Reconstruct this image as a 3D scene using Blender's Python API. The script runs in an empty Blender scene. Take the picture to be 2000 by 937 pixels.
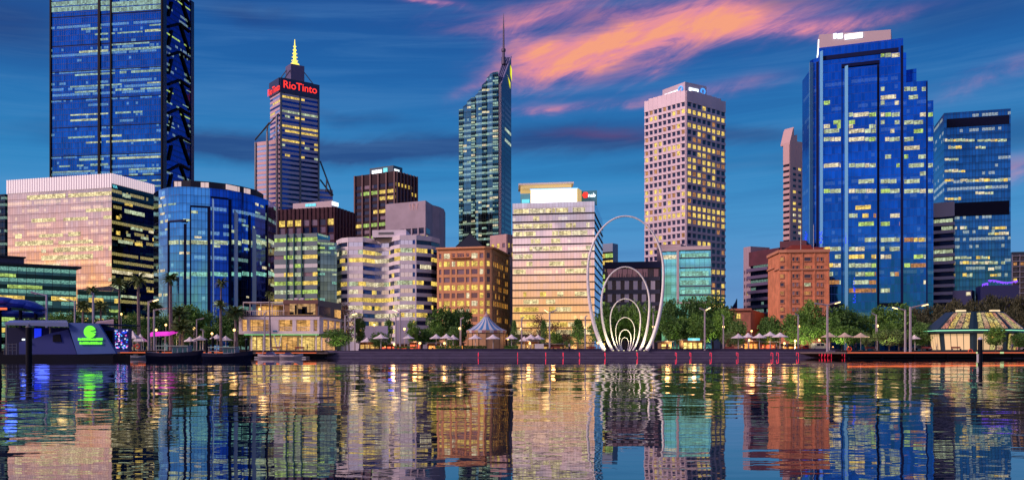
import bpy, math, random
from mathutils import Vector, Matrix
S = bpy.context.scene
COL = S.collection
F = 1732.0      # focal length in photograph pixels
HZ = 688.5      # horizon row of the photograph
CH = 1.05       # camera height over the water
GZ = 1.55       # promenade level over the water
R = math.radians

# ------------------------------------------------------------------ camera
cam = bpy.data.cameras.new('camera')
cam.sensor_width = 36.0
cam.lens = 36.0 * F / 2000.0
cam.shift_y = (HZ - 468.5) / 2000.0
cam.clip_start = 0.2
cam.clip_end = 12000
co = bpy.data.objects.new('camera', cam); COL.objects.link(co)
co.location = (0, 0, CH); co.rotation_euler = (R(90), 0, 0)
S.camera = co
S.view_settings.view_transform = 'Standard'
S.view_settings.look = 'None'
S.view_settings.exposure = 0.0
S.view_settings.gamma = 1.0
S.cycles.max_bounces = 7
S.cycles.glossy_bounces = 4
S.cycles.diffuse_bounces = 2
S.cycles.sample_clamp_indirect = 3.0
S.cycles.caustics_reflective = False
S.cycles.caustics_refractive = False

# ------------------------------------------------------------------ node helper
class V:
    """a float socket with operators"""
    def __init__(s, nt, sock): s.nt = nt; s.s = sock
    def m(s, op, o=None, p=None, clamp=False):
        n = s.nt.nodes.new('ShaderNodeMath'); n.operation = op; n.use_clamp = clamp
        for i, q in enumerate((s, o, p)):
            if q is None: continue
            if isinstance(q, V): s.nt.links.new(q.s, n.inputs[i])
            else: n.inputs[i].default_value = float(q)
        return V(s.nt, n.outputs[0])
    def __add__(s, o): return s.m('ADD', o)
    __radd__ = __add__
    def __mul__(s, o): return s.m('MULTIPLY', o)
    __rmul__ = __mul__
    def __sub__(s, o): return s.m('SUBTRACT', o)
    def __rsub__(s, o): return (s * -1.0) + o
    def __truediv__(s, o): return s.m('DIVIDE', o)
    def floor(s): return s.m('FLOOR')
    def frac(s): return s.m('FRACT')
    def lt(s, o): return s.m('LESS_THAN', o)
    def gt(s, o): return s.m('GREATER_THAN', o)
    def mx(s, o): return s.m('MAXIMUM', o)
    def mn(s, o): return s.m('MINIMUM', o)
    def exp(s): return s.m('EXPONENT')
    def sq(s): return s.m('MULTIPLY', s)
    def cl(s): return s.m('ADD', 0.0, clamp=True)
    def rng(s, a, b, c=0.0, d=1.0, smooth=True):
        n = s.nt.nodes.new('ShaderNodeMapRange')
        n.interpolation_type = 'SMOOTHSTEP' if smooth else 'LINEAR'
        s.nt.links.new(s.s, n.inputs['Value'])
        for k, q in (('From Min', a), ('From Max', b), ('To Min', c), ('To Max', d)): n.inputs[k].default_value = q
        return V(s.nt, n.outputs[0])

def lk(nt, a, b):
    nt.links.new(a.s if isinstance(a, V) else a, b)
def xyz(nt, x, y=0.0, z=0.0):
    n = nt.nodes.new('ShaderNodeCombineXYZ')
    for i, q in enumerate((x, y, z)):
        if isinstance(q, V): nt.links.new(q.s, n.inputs[i])
        else: n.inputs[i].default_value = q
    return n.outputs[0]
def noise(nt, vec, scale=1.0, detail=3.0, rough=0.5, dist=0.0):
    n = nt.nodes.new('ShaderNodeTexNoise')
    n.inputs['Scale'].default_value = scale; n.inputs['Detail'].default_value = detail
    n.inputs['Roughness'].default_value = rough; n.inputs['Distortion'].default_value = dist
    nt.links.new(vec, n.inputs['Vector'])
    return V(nt, n.outputs['Fac'])
def white(nt, vec, color=False):
    n = nt.nodes.new('ShaderNodeTexWhiteNoise'); n.noise_dimensions = '3D'
    nt.links.new(vec, n.inputs['Vector'])
    return n.outputs['Color'] if color else V(nt, n.outputs['Value'])
def mixc(nt, f, a, b):
    n = nt.nodes.new('ShaderNodeMix'); n.data_type = 'RGBA'
    if isinstance(f, V): nt.links.new(f.s, n.inputs[0])
    else: n.inputs[0].default_value = f
    for i, q in ((6, a), (7, b)):
        if isinstance(q, (tuple, list)): n.inputs[i].default_value = (*q[:3], 1)
        else: nt.links.new(q, n.inputs[i])
    return n.outputs[2]
def ramp(nt, f, stops):
    n = nt.nodes.new('ShaderNodeValToRGB'); e = n.color_ramp.elements
    while len(e) < len(stops): e.new(0.5)
    for q, (p, c) in zip(e, stops): q.position = p; q.color = (*c, 1)
    lk(nt, f, n.inputs[0]); return n.outputs[0]
def scl(nt, c, f):
    n = nt.nodes.new('ShaderNodeVectorMath'); n.operation = 'SCALE'
    nt.links.new(c, n.inputs[0])
    if isinstance(f, V): nt.links.new(f.s, n.inputs['Scale'])
    else: n.inputs['Scale'].default_value = f
    return n.outputs[0]
def addv(nt, a, b):
    n = nt.nodes.new('ShaderNodeVectorMath'); n.operation = 'ADD'
    nt.links.new(a, n.inputs[0]); nt.links.new(b, n.inputs[1]); return n.outputs[0]
def srgb(r, g, b):
    return tuple(((q / 255) / 12.92 if q / 255 < 0.04045 else ((q / 255 + 0.055) / 1.055) ** 2.4) for q in (r, g, b))

# ------------------------------------------------------------------ world: dusk sky, afterglow in the west and south-west
SUN = Vector((-1.0, -0.42, 0.66)).normalized()
w = bpy.data.worlds.new('World'); S.world = w; w.use_nodes = True
nt = w.node_tree; nt.nodes.clear()
out = nt.nodes.new('ShaderNodeOutputWorld'); bg = nt.nodes.new('ShaderNodeBackground')
nt.links.new(bg.outputs[0], out.inputs[0])
tc = nt.nodes.new('ShaderNodeTexCoord'); sp = nt.nodes.new('ShaderNodeSeparateXYZ')
nt.links.new(tc.outputs['Generated'], sp.inputs[0])
dx, dy, dz = [V(nt, sp.outputs[i]) for i in range(3)]
az = dx.m('ARCTAN2', dy)                        # 0 = north (the view), + = east
el = dz / ((dx.sq() + dy.sq()).m('SQRT').mx(0.001))
sky = nt.nodes.new('ShaderNodeTexSky'); sky.sky_type = 'NISHITA'; sky.sun_disc = False
sky.sun_elevation = math.asin(SUN.z); sky.sun_rotation = math.atan2(SUN.x, SUN.y)
# northern sky: clear blue that pales downwards
north = ramp(nt, el, [(0.0, srgb(120, 156, 202)), (0.07, srgb(92, 142, 196)), (0.14, srgb(74, 148, 204)), (0.20, srgb(50, 132, 192)),
                      (0.30, srgb(36, 104, 172)), (0.42, srgb(26, 72, 144)), (1.0, srgb(14, 40, 100))])
south = ramp(nt, el, [(0.0, (1.45, 0.82, 0.20)), (0.055, (1.26, 0.70, 0.32)), (0.11, (0.86, 0.58, 0.60)),
                      (0.17, (0.62, 0.60, 0.82)), (0.30, (0.36, 0.44, 0.78)), (0.6, (0.12, 0.2, 0.5)), (1.0, (0.04, 0.09, 0.28))])
glow = ((dx * -0.62 + dy * -0.78) / (dx.sq() + dy.sq()).m('SQRT').mx(0.001)).rng(-0.30, 0.55)
# clouds of the northern sky, placed by azimuth and elevation
wv = xyz(nt, az * 3.2, el * 9.0, 0.3)
n1 = noise(nt, wv, 1.3, 5, 0.55, 0.4)
n2 = noise(nt, xyz(nt, az * 2.6 + el * -2.0, el * 13.0 - az * 1.5, 4.0), 1.9, 7, 0.6, 0.8)
wn = noise(nt, xyz(nt, az * 5.0, el * 10.0, 9.0), 1.5, 4, 0.55)
n3 = noise(nt, xyz(nt, az * 1.5, el * 26.0 - az * 1.2, 14.0), 1.6, 6, 0.62, 0.5)
n4 = noise(nt, xyz(nt, az * 7.0 - el * 4.0, el * 16.0 - az * 5.0, 21.0), 1.4, 6, 0.65, 0.9)
A = az + (wn - 0.5) * 0.12
B = el + (n1 - 0.5) * 0.030 + (n4 - 0.5) * 0.018
def blob(px, py, rx, ry, slope=0.0, amp=1.0):
    a0 = math.atan((px - 1000) / F); e0 = (HZ - py) / F * math.cos(a0)
    q = A - a0
    d = ((q * (F / rx)).sq() + ((B - e0 - q * slope) * (F / (ry * 1.12))).sq())
    return (d * -1.0).exp() * amp
def total(l):
    t = blob(*l[0])
    for q in l[1:]: t = t + blob(*q)
    return t
pink = total([(1110, 112, 110, 34, 0.25, 1.0), (1270, 62, 150, 40, 0.32, 1.25), (1440, 42, 150, 27, 0.0, 1.05), (1590, 52, 140, 13, 0.05, 0.8),
              (1060, 22, 150, 26, 0.1, 0.65), (1020, 70, 60, 30, 0.0, 0.45), (825, 4, 45, 8, -0.2, 0.8), (1110, 213, 130, 9, 0.04, 0.6), (1370, 178, 110, 12, 0.15, 0.38),
              (1290, 130, 90, 16, 0.4, 0.35), (1960, 135, 120, 18, 0.2, 0.22), (930, 165, 60, 12, 0.5, 0.22), (1985, 330, 60, 22, 0.0, 0.3)])
dark = total([(430, 286, 260, 22, 0.0, 1.0), (780, 290, 280, 20, 0.0, 1.0), (1160, 268, 200, 24, 0.0, 1.0), (1480, 262, 170, 15, 0.0, 0.55),
              (510, 38, 90, 16, -0.1, 0.55), (-10, 40, 150, 60, 0.0, 0.8), (690, 226, 80, 12, -0.12, 0.45), (1990, 250, 110, 30, 0.0, 0.5),
              (1290, 330, 120, 16, 0.0, 0.35), (1480, 12, 120, 14, 0.0, 0.7), (1680, 300, 200, 18, 0.0, 0.5), (1900, 20, 160, 40, 0.0, 0.4)])
pinkm = (pink * (n2 * 2.4 + n4 * 1.3 - 1.05).mx(0.12)).rng(0.0, 1.2, smooth=False)
hue = (pink * 0.42 + (n4 - 0.5) * 2.6 + (n2 - 0.5) * 1.4 + 0.16).cl()
darkm = (dark * (n3 * 1.6 + 0.35)).rng(0.06, 1.0, smooth=False)
streak = (n3 - 0.47) * 1.0
northc = mixc(nt, (darkm * 0.95).cl() * 0.8, north, srgb(38, 58, 118))
northc = mixc(nt, (streak.mx(0.0) * 0.8).cl(), northc, srgb(104, 160, 214))
northc = mixc(nt, ((streak * -1.0).mx(0.0) * 1.2).cl(), northc, srgb(24, 66, 140))
pinkcol = ramp(nt, hue, [(0.0, srgb(120, 96, 160)), (0.30, srgb(180, 122, 172)), (0.55, srgb(226, 142, 165)), (0.80, srgb(240, 150, 148)), (1.0, srgb(250, 164, 128))])
northc = mixc(nt, (pinkm * 1.35).cl() * 0.96, northc, pinkcol)
mar = blob(1190, 262, 90, 8, 0.0, 0.6)
northc = mixc(nt, (mar * n1 * 1.3).cl(), northc, srgb(120, 70, 110))
southc = mixc(nt, (n1 - 0.35).cl() * 0.6, south, (0.95, 0.48, 0.45))
southc = scl(nt, southc, n3.rng(0.36, 0.62, 0.72, 1.18) * n2.rng(0.35, 0.65, 0.85, 1.1))
allc = mixc(nt, glow, northc, southc)
allc = addv(nt, allc, scl(nt, sky.outputs[0], 0.0008))
nt.links.new(allc, bg.inputs['Color']); bg.inputs['Strength'].default_value = 1.0
w.cycles.sampling_method = 'MANUAL'; w.cycles.sample_map_resolution = 512

# ------------------------------------------------------------------ the low afterglow as one soft sun lamp
sl = bpy.data.lights.new('sun', 'SUN'); sl.energy = 2.9; sl.angle = R(12); sl.color = (1.0, 0.68, 0.62)
so = bpy.data.objects.new('sun', sl); COL.objects.link(so)
so.rotation_euler = (-SUN).to_track_quat('-Z', 'Y').to_euler()

# ------------------------------------------------------------------ materials
MATS = {}
def mat(name, base, rough=0.7, metal=0.0, emit=None, es=0.0, var=0.0, vs=1.0, bump=0.0, bs=5.0):
    spec = 0.12 if max(base) < 0.09 and metal == 0 else 0.5
    if name in MATS: return MATS[name]
    m = bpy.data.materials.new(name); m.use_nodes = True; t = m.node_tree
    b = t.nodes['Principled BSDF']
    b.inputs['Base Color'].default_value = (*base, 1); b.inputs['Roughness'].default_value = rough
    b.inputs['Metallic'].default_value = metal; b.inputs['Specular IOR Level'].default_value = spec
    g = t.nodes.new('ShaderNodeTexCoord')
    if var:
        n = noise(t, g.outputs['Object'], vs, 4, 0.6)
        c = mixc(t, n.rng(0.3, 0.7), tuple(q * (1 - var) for q in base), tuple(min(1, q * (1 + var)) for q in base))
        lk(t, c, b.inputs['Base Color'])
    if bump:
        n = noise(t, g.outputs['Object'], bs, 4, 0.6)
        bp = t.nodes.new('ShaderNodeBump'); bp.inputs['Strength'].default_value = bump; bp.inputs['Distance'].default_value = 0.05
        lk(t, n, bp.inputs['Height']); t.links.new(bp.outputs[0], b.inputs['Normal'])
    if emit:
        b.inputs['Emission Color'].default_value = (*emit, 1); b.inputs['Emission Strength'].default_value = es
    m.cycles.emission_sampling = 'NONE'
    MATS[name] = m; return m

def uvof(t):
    u = t.nodes.new('ShaderNodeUVMap'); u.uv_map = 'UVMap'
    s = t.nodes.new('ShaderNodeSeparateXYZ'); t.links.new(u.outputs[0], s.inputs[0])
    return V(t, s.outputs[0]), V(t, s.outputs[1])

def glass(name, tint, bay=1.5, fh=3.9, line=0.14, mull=(0.02, 0.025, 0.04), span=0.28, spanf=0.55, lit=0.0, litcol=(0.75, 0.95, 0.75), les=0.5,
          wob=0.012, var=0.35, rough=0.06, seed=1.0, off=0.0, hline=None, metal=1.0):
    """curtain wall: panes, spandrels and mullions in metres of the facade's own UV"""
    m = bpy.data.materials.new(name); m.use_nodes = True; t = m.node_tree; b = t.nodes['Principled BSDF']
    u, v = uvof(t); v = v + off
    cu = (u / bay).floor(); cv = (v / fh).floor(); fu = (u / bay).frac(); fv = (v / fh).frac()
    ln = fu.lt(line / bay).mx(fv.lt((hline or line) / fh))
    sp_ = fv.gt(1 - span)
    r = white(t, xyz(t, cu, cv, seed))
    big = noise(t, xyz(t, u * 0.03, v * 0.05, seed), 1.0, 3, 0.6)
    c = mixc(t, (r * var + (big - 0.5) * 0.5).cl(), tint, tuple(q * 0.35 for q in tint))
    c = mixc(t, sp_, c, scl(t, c, spanf))
    c = mixc(t, ln, c, mull)
    lk(t, c, b.inputs['Base Color'])
    lk(t, (1 - ln) * metal, b.inputs['Metallic'])
    lk(t, ln * 0.4 + rough, b.inputs['Roughness'])
    g = t.nodes.new('ShaderNodeNewGeometry')
    wc = white(t, xyz(t, cu, cv, seed + 3), True)
    wv = t.nodes.new('ShaderNodeVectorMath'); wv.operation = 'SUBTRACT'; t.links.new(wc, wv.inputs[0]); wv.inputs[1].default_value = (0.5, 0.5, 0.5)
    nn = t.nodes.new('ShaderNodeVectorMath'); nn.operation = 'NORMALIZE'
    wn_ = t.nodes.new('ShaderNodeTexNoise'); wn_.inputs['Scale'].default_value = 0.12; wn_.inputs['Detail'].default_value = 2; t.links.new(xyz(t, u, v * 0.6, seed), wn_.inputs['Vector'])
    wv2 = t.nodes.new('ShaderNodeVectorMath'); wv2.operation = 'SUBTRACT'; t.links.new(wn_.outputs['Color'], wv2.inputs[0]); wv2.inputs[1].default_value = (0.5, 0.5, 0.5)
    t.links.new(addv(t, g.outputs['Normal'], addv(t, scl(t, wv.outputs[0], wob), scl(t, wv2.outputs[0], wob * 4.0))), nn.inputs[0]); t.links.new(nn.outputs[0], b.inputs['Normal'])
    if lit:
        row = white(t, xyz(t, cv, seed, 5.0))
        nz = noise(t, xyz(t, cu * 0.16, cv * 7.7, seed), 1.0, 2, 0.6)
        mk = (nz + row * 0.45 + white(t, xyz(t, cu, cv, seed + 9)) * 0.12).gt(1.05 - lit)
        inner = noise(t, xyz(t, u * 1.2, v * 3.0, seed), 1.0, 2, 0.7).rng(0.35, 0.65, 0.25, 1.3)
        top = fv.gt(0.30) * fv.lt(0.72)
        e = mk * (1 - ln) * (1 - sp_) * inner * top * les
        b.inputs['Emission Color'].default_value = (*litcol, 1); lk(t, e, b.inputs['Emission Strength'])
    m.cycles.emission_sampling = 'NONE'
    MATS[name] = m; return m

def litmat(name, col, es=1.0, pane=1.5, fh=None, vary=0.75, low=(0.25, 0.16, 0.05)):
    """a lit office behind glass: bright ceiling, darker furniture, some blinds"""
    m = bpy.data.materials.new(name); m.use_nodes = True; t = m.node_tree; b = t.nodes['Principled BSDF']
    b.inputs['Base Color'].default_value = (0.03, 0.03, 0.04, 1); b.inputs['Roughness'].default_value = 0.1
    u, v = uvof(t)
    r = white(t, xyz(t, (u / pane).floor(), (v * 0.4).floor(), 2.0))
    n = noise(t, xyz(t, u * 1.1, v * 2.6, 1.0), 1.0, 3, 0.7).rng(0.32, 0.68)
    ln = (u / pane).frac().lt(0.09)
    st = noise(t, xyz(t, u * 0.45, v * 5.0, 6.0), 1.0, 2, 0.6).rng(0.45, 0.66)
    k = (r * vary + n * 0.7 + st * 0.9 + (0.30 - vary * 0.35)).mx(0.06)
    c = mixc(t, (n * 0.8 + r * 0.3).cl(), tuple(q * 0.8 for q in col[:1]) + (col[1] * 0.72, col[2] * 0.5), col)
    lk(t, c, b.inputs['Emission Color']); lk(t, k * (1 - ln * 0.7) * (es * 0.8), b.inputs['Emission Strength'])
    m.cycles.emission_sampling = 'NONE'
    MATS[name] = m; return m

LIT = dict(h=litmat('cream_lit_window', (1.0, 0.86, 0.48), 1.05), k=litmat('aqua_lit_window', (0.50, 0.85, 0.78), 0.62), y=litmat('warm_lit_window', (1.0, 0.72, 0.15), 1.1), p=litmat('pale_lit_window', (0.80, 0.98, 0.66), 0.70),
           w=litmat('white_lit_window', (1.0, 0.90, 0.62), 0.9), o=litmat('amber_lit_window', (0.95, 0.42, 0.12), 0.55),
           g=litmat('green_lit_window', (0.62, 0.95, 0.22), 0.8), c=litmat('cyan_lit_window', (0.35, 0.95, 0.85), 0.7),
           d=mat('dark_window_glass', (0.02, 0.03, 0.09), 0.08, 0.0), n=mat('navy_window_glass', (0.02, 0.07, 0.30), 0.08, 1.0),
           s=mat('sky_window_glass', (0.62, 0.72, 0.95), 0.1, 1.0), b=mat('blind_window', (0.26, 0.19, 0.26), 0.25, 0.3),
           m=mat('mauve_window_glass', (0.17, 0.13, 0.21), 0.12, 0.9))

# ------------------------------------------------------------------ mesh builder
ORG = {}
class MB:
    def __init__(s): s.v = []; s.f = []; s.uv = []; s.mi = []
    def face(s, pts, mi=0, uv=None):
        i = len(s.v); s.v += [tuple(p) for p in pts]; s.f.append(tuple(range(i, i + len(pts)))); s.mi.append(mi)
        s.uv += (uv or [(0, 0)] * len(pts))
    def hexa(s, b, t, mi=0):
        """b, t: four bottom and four top points in the same order"""
        s.face(b[::-1], mi); s.face(t, mi)
        for i in range(4):
            j = (i + 1) % 4; s.face((b[i], b[j], t[j], t[i]), mi)
    def box(s, x0, x1, y0, y1, z0, z1, mi=0):
        s.hexa([(x0, y0, z0), (x1, y0, z0), (x1, y1, z0), (x0, y1, z0)], [(x0, y0, z1), (x1, y0, z1), (x1, y1, z1), (x0, y1, z1)], mi)
    def prism(s, pts, z0, z1, mi=0, top=None, mis=None):
        """footprint anticlockwise seen from above; side UVs run in metres"""
        n = len(pts); u = 0.0
        for i in range(n):
            a, c = pts[i], pts[(i + 1) % n]; L = math.dist(a, c)
            s.face([(a[0], a[1], z0), (c[0], c[1], z0), (c[0], c[1], z1), (a[0], a[1], z1)], mis[i] if mis else mi,
                   [(u, 0), (u + L, 0), (u + L, z1 - z0), (u, z1 - z0)]); u += L
        s.face([(p[0], p[1], z1) for p in pts], mi if top is None else top)
    def tube(s, pts, rad, seg=8, mi=0, closed=False):
        pts = [Vector(p) for p in pts]; n = len(pts); rings = []
        if not hasattr(rad, '__len__'): rad = [rad] * n
        for i, p in enumerate(pts):
            a = pts[(i - 1) % n] if (closed or i) else p; c = pts[(i + 1) % n] if (closed or i < n - 1) else p
            t = (c - a).normalized(); q = Vector((0, 1, 0)) if abs(t.y) < 0.9 else Vector((1, 0, 0))
            e1 = t.cross(q).normalized(); e2 = t.cross(e1)
            rings.append([p + (e1 * math.cos(2 * math.pi * k / seg) + e2 * math.sin(2 * math.pi * k / seg)) * rad[i] for k in range(seg)])
        b = len(s.v)
        for r_ in rings: s.v += [tuple(q) for q in r_]
        m = n if closed else n - 1
        for i in range(m):
            j = (i + 1) % n
            for k in range(seg):
                l = (k + 1) % seg
                s.f.append((b + i * seg + k, b + j * seg + k, b + j * seg + l, b + i * seg + l)); s.mi.append(mi); s.uv += [(0, 0)] * 4
        if not closed:
            s.f.append(tuple(b + k for k in range(seg))); s.mi.append(mi); s.uv += [(0, 0)] * seg
            s.f.append(tuple(b + (n - 1) * seg + k for k in range(seg - 1, -1, -1))); s.mi.append(mi); s.uv += [(0, 0)] * seg
    def lathe(s, cx, cy, prof, seg=16, mi=0, mfun=None):
        b = len(s.v)
        for (r_, z) in prof:
            s.v += [(cx + r_ * math.cos(2 * math.pi * k / seg), cy + r_ * math.sin(2 * math.pi * k / seg), z) for k in range(seg)]
        for i in range(len(prof) - 1):
            for k in range(seg):
                l = (k + 1) % seg
                s.f.append((b + i * seg + k, b + i * seg + l, b + (i + 1) * seg + l, b + (i + 1) * seg + k))
                s.mi.append(mfun(i, k) if mfun else mi); s.uv += [(0, 0)] * 4
    def mesh(s, name, mats, org=(0, 0, 0), smooth=False):
        me = bpy.data.meshes.new(name)
        o = Vector(org)
        me.from_pydata([Vector(v) - o for v in s.v], [], s.f)
        for m in (mats if isinstance(mats, (list, tuple)) else [mats]): me.materials.append(m)
        me.polygons.foreach_set('material_index', s.mi)
        if any(q != (0, 0) for q in s.uv):
            l = me.uv_layers.new(name='UVMap'); l.data.foreach_set('uv', [c for q in s.uv for c in q])
        if smooth: me.polygons.foreach_set('use_smooth', [True] * len(s.f))
        me.update(); return me
    def build(s, name, mats, parent=None, smooth=False, org=None):
        if not s.f: return None
        o_ = ORG.get(parent.name, (0, 0, 0)) if parent is not None else (org or (0, 0, 0))
        ob = bpy.data.objects.new(name, s.mesh(name, mats, o_, smooth)); COL.objects.link(ob)
        if parent is not None: ob.parent = parent
        else: ob.location = o_
        ORG[ob.name] = tuple(o_); return ob

def tag(o, label=None, cat=None, group=None, kind=None):
    if label: o['label'] = label
    if cat: o['category'] = cat
    if group: o['group'] = group
    if kind: o['kind'] = kind
    return o
def empty(name, loc, label, cat, group=None):
    o = bpy.data.objects.new(name, None); COL.objects.link(o); o.location = loc; o.empty_display_size = 1
    ORG[o.name] = tuple(loc); return tag(o, label, cat, group)
def copy_tree(o, parent=None):
    c = o.copy(); COL.objects.link(c)
    if parent is not None: c.parent = parent
    for ch in list(o.children): copy_tree(ch, c)
    return c

def X(px, D): return (px - 1000) / F * D
def Z(py, D): return CH + (HZ - py) / F * D
def P(px, D): return (X(px, D), D)

class Face:
    """a vertical facade plane from a to b, left to right as the quay sees it"""
    def __init__(s, a, b, z0, z1):
        s.a = Vector(a); s.b = Vector(b); s.z0 = z0; s.z1 = z1
        s.L = (s.b - s.a).length; s.u = (s.b - s.a) / s.L; s.n = Vector((s.u.y, -s.u.x)); s.h = z1 - z0; s.u0 = 0.0
    def p(s, u, v, off=0.0):
        q = s.a + s.u * u + s.n * off; return (q.x, q.y, s.z0 + v)
    def u_at(s, px):
        r = (px - 1000) / F
        return (r * s.a.y - s.a.x) / (s.u.x - r * s.u.y)
    def v_at(s, py, u): return Z(py, s.a.y + s.u.y * u) - s.z0
    def quad(s, mb, u0, u1, v0, v1, off=0.05, mi=0):
        mb.face([s.p(u0, v0, off), s.p(u1, v0, off), s.p(u1, v1, off), s.p(u0, v1, off)], mi,
                [(s.u0 + u0, v0), (s.u0 + u1, v0), (s.u0 + u1, v1), (s.u0 + u0, v1)])
    def slab(s, mb, u0, u1, v0, v1, o0, o1, mi=0):
        mb.hexa([s.p(u0, v0, o1), s.p(u1, v0, o1), s.p(u1, v0, o0), s.p(u0, v0, o0)],
                [s.p(u0, v1, o1), s.p(u1, v1, o1), s.p(u1, v1, o0), s.p(u0, v1, o0)], mi)
    def rect(s, x0, y0, x1, y1):
        u0, u1 = s.u_at(x0), s.u_at(x1); um = (u0 + u1) / 2
        return u0, u1, s.v_at(y1, um), s.v_at(y0, um)

class Bld:
    """box building: L and C are (px, depth) of the left and near corners; right corner px follows square to them (or the other way round)"""
    def __init__(s, name, label, cat, L, C, Rr, ytop, z0=GZ, ref='C'):
        C2 = Vector(P(*C))
        if L[1] is not None:
            L2 = Vector(P(*L)); u = (C2 - L2).normalized(); b = Vector((-u.y, u.x)); r = (Rr[0] - 1000) / F
            t = (r * C2.y - C2.x) / (b.x - r * b.y); t = t if 3 < t < 90 else 12.0; R2 = C2 + b * t
        else:
            R2 = Vector(P(*Rr)); u = (R2 - C2).normalized(); b = Vector((-u.y, u.x)); r = (L[0] - 1000) / F
            t = (r * C2.y - C2.x) / (b.x - r * b.y); L2 = C2 + b * t
        s.L, s.C, s.R = L2, C2, R2; s.B = L2 + R2 - C2
        s.z0 = z0; s.z1 = Z(ytop, C[1] if ref == 'C' else ref); s.h = s.z1 - z0
        s.root = empty(name, (C2.x, C2.y, z0), label, cat)
        s.lf = Face(L2, C2, z0, s.z1); s.rf = Face(C2, R2, z0, s.z1); s.rf.u0 = s.lf.L
        s.cells = []
    def body(s, mats, part='wall', top=1, mis=(0, 0, 0, 0), z1=None):
        mb = MB(); mb.prism([s.L, s.C, s.R, s.B], s.z0, z1 or s.z1, 0, top, mis)
        return mb.build(part, mats, s.root)
    def finish(s, cap=100): window_parts(s.root, s.cells, cap)

def window_parts(root, cells, cap=100):
    """cells: (face, u0, u1, v0, v1, off, key); the ones that show largest become parts of their own"""
    cells = sorted(cells, key=lambda c: -(c[2] - c[1]) * (c[4] - c[3]) * (1.0 if c[6] not in 'dbnm' else 0.97) * (1 if (c[0].z0 + c[4]) > 14 else 0.3) * abs(c[0].n.y))
    for c in cells[:cap]:
        mb = MB(); c[0].quad(mb, c[1], c[2], c[3], c[4], c[5]); mb.build('window', LIT[c[6]], root)
    rest = cells[cap:]
    if rest:
        keys = sorted(set(c[6] for c in rest)); mb = MB()
        for c in rest: c[0].quad(mb, c[1], c[2], c[3], c[4], c[5], keys.index(c[6]))
        o = mb.build('window', [LIT[k] for k in keys], root); o['kind'] = 'stuff'

def rows_of(h, fh, wh, top, bottom=2.0):
    r = []; v = h - top
    while v - wh > bottom: r.append((v - wh, v)); v -= fh
    return r

def pick(rng, p, keys, dark):
    return rng.choice(keys) if rng.random() < p else rng.choice(dark)

def grid(bd, face, mb, fh, wh, bay, ww, top, lit=0.3, keys='y', dark='d', band=0.3, pier=0.34, rowp=None, seed=1, seg=None, edge=0.0, mi=0, bottom=2.0, off=0.03, core=True):
    """horizontal bands and vertical piers stand proud of the core; the windows lie on it"""
    rng = random.Random(seed); rows = rows_of(face.h, fh, wh, top, bottom)
    W = face.L - 2 * edge; n = max(1, round(W / bay)); bw = W / n
    prev = face.h
    for (v0, v1) in rows:
        face.slab(mb, 0, face.L, v1, prev, 0, band, mi); prev = v0
    face.slab(mb, 0, face.L, 0, prev, 0, band, mi)
    if pier and ww < 1:
        for i in range(n + 1):
            c = edge + i * bw; hw = bw * (1 - ww) / 2
            u0, u1 = max(0, c - hw), min(face.L, c + hw)
            if i == 0: u0 = 0
            if i == n: u1 = face.L
            face.slab(mb, u0, u1, 0, face.h - 0.02, 0, pier, mi)
    elif edge:
        face.slab(mb, 0, edge, 0, face.h - .02, 0, band + .03, mi); face.slab(mb, face.L - edge, face.L, 0, face.h - .02, 0, band + .03, mi)
    sg = seg or 1
    for ri, (v0, v1) in enumerate(rows):
        p = rowp[ri] if rowp and ri < len(rowp) else min(1, lit * rng.choice((0.2, 0.6, 1.0, 1.7)))
        cur = None
        i = 0
        while i < n:
            k = min(sg, n - i)
            if cur is None or rng.random() < 0.45: cur = pick(rng, p, keys, dark)
            c0 = edge + i * bw; c1 = edge + (i + k) * bw; hw = bw * (1 - ww) / 2
            bd.cells.append((face, c0 + hw + 0.02, c1 - hw - 0.02, v0, v1, off, cur)); i += k

def runs(bd, face, fh, wh, top, bay, p=0.5, keys='p', seed=1, cov=0.4, off=0.05, spec=None, bottom=4, h0=None):
    """lit stretches of single floors seen through a curtain wall"""
    rng = random.Random(seed); rows = rows_of(face.h, fh, wh, top, bottom)
    n = int(face.L / bay)
    if n < 1: return
    for (v0, v1) in rows:
        if rng.random() > p: continue
        i = rng.randint(0, max(1, n // 3))
        while i < n:
            k = rng.randint(2, max(3, n // 2))
            if rng.random() < cov * 1.5:
                bd.cells.append((face, i * bay + 0.1, min(face.L, (i + k) * bay) - 0.1, v0, v0 + (v1 - v0) * rng.uniform(0.55, 1), off, rng.choice(keys)))
            i += k + rng.randint(1, 3)

FONT = None
def text_mesh(txt, size):
    c = bpy.data.curves.new('t', 'FONT'); c.body = txt; c.size = size; c.extrude = 0.05; c.align_x = 'CENTER'; c.align_y = 'CENTER'; c.offset = size * 0.012
    o = bpy.data.objects.new('t', c); me = bpy.data.meshes.new_from_object(o); bpy.data.objects.remove(o); return me
def text_on(face, txt, px, py, hpx, m, parent, off=0.2, stretch=1.0, name='lettering'):
    u = face.u_at(px); D = face.a.y + face.u.y * u; size = hpx / F * D * 1.35
    me = text_mesh(txt, size); me.materials.append(m)
    M = Matrix((( face.u.x * stretch, 0, face.n.x, 0), (face.u.y * stretch, 0, face.n.y, 0), (0, 1, 0, 0), (0, 0, 0, 1)))
    me.transform(M); p = face.p(u, face.v_at(py, u), off)
    o = bpy.data.objects.new(name, me); COL.objects.link(o)
    o.location = Vector(p) - Vector(ORG[parent.name]); o.parent = parent; ORG[o.name] = p; return o
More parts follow.
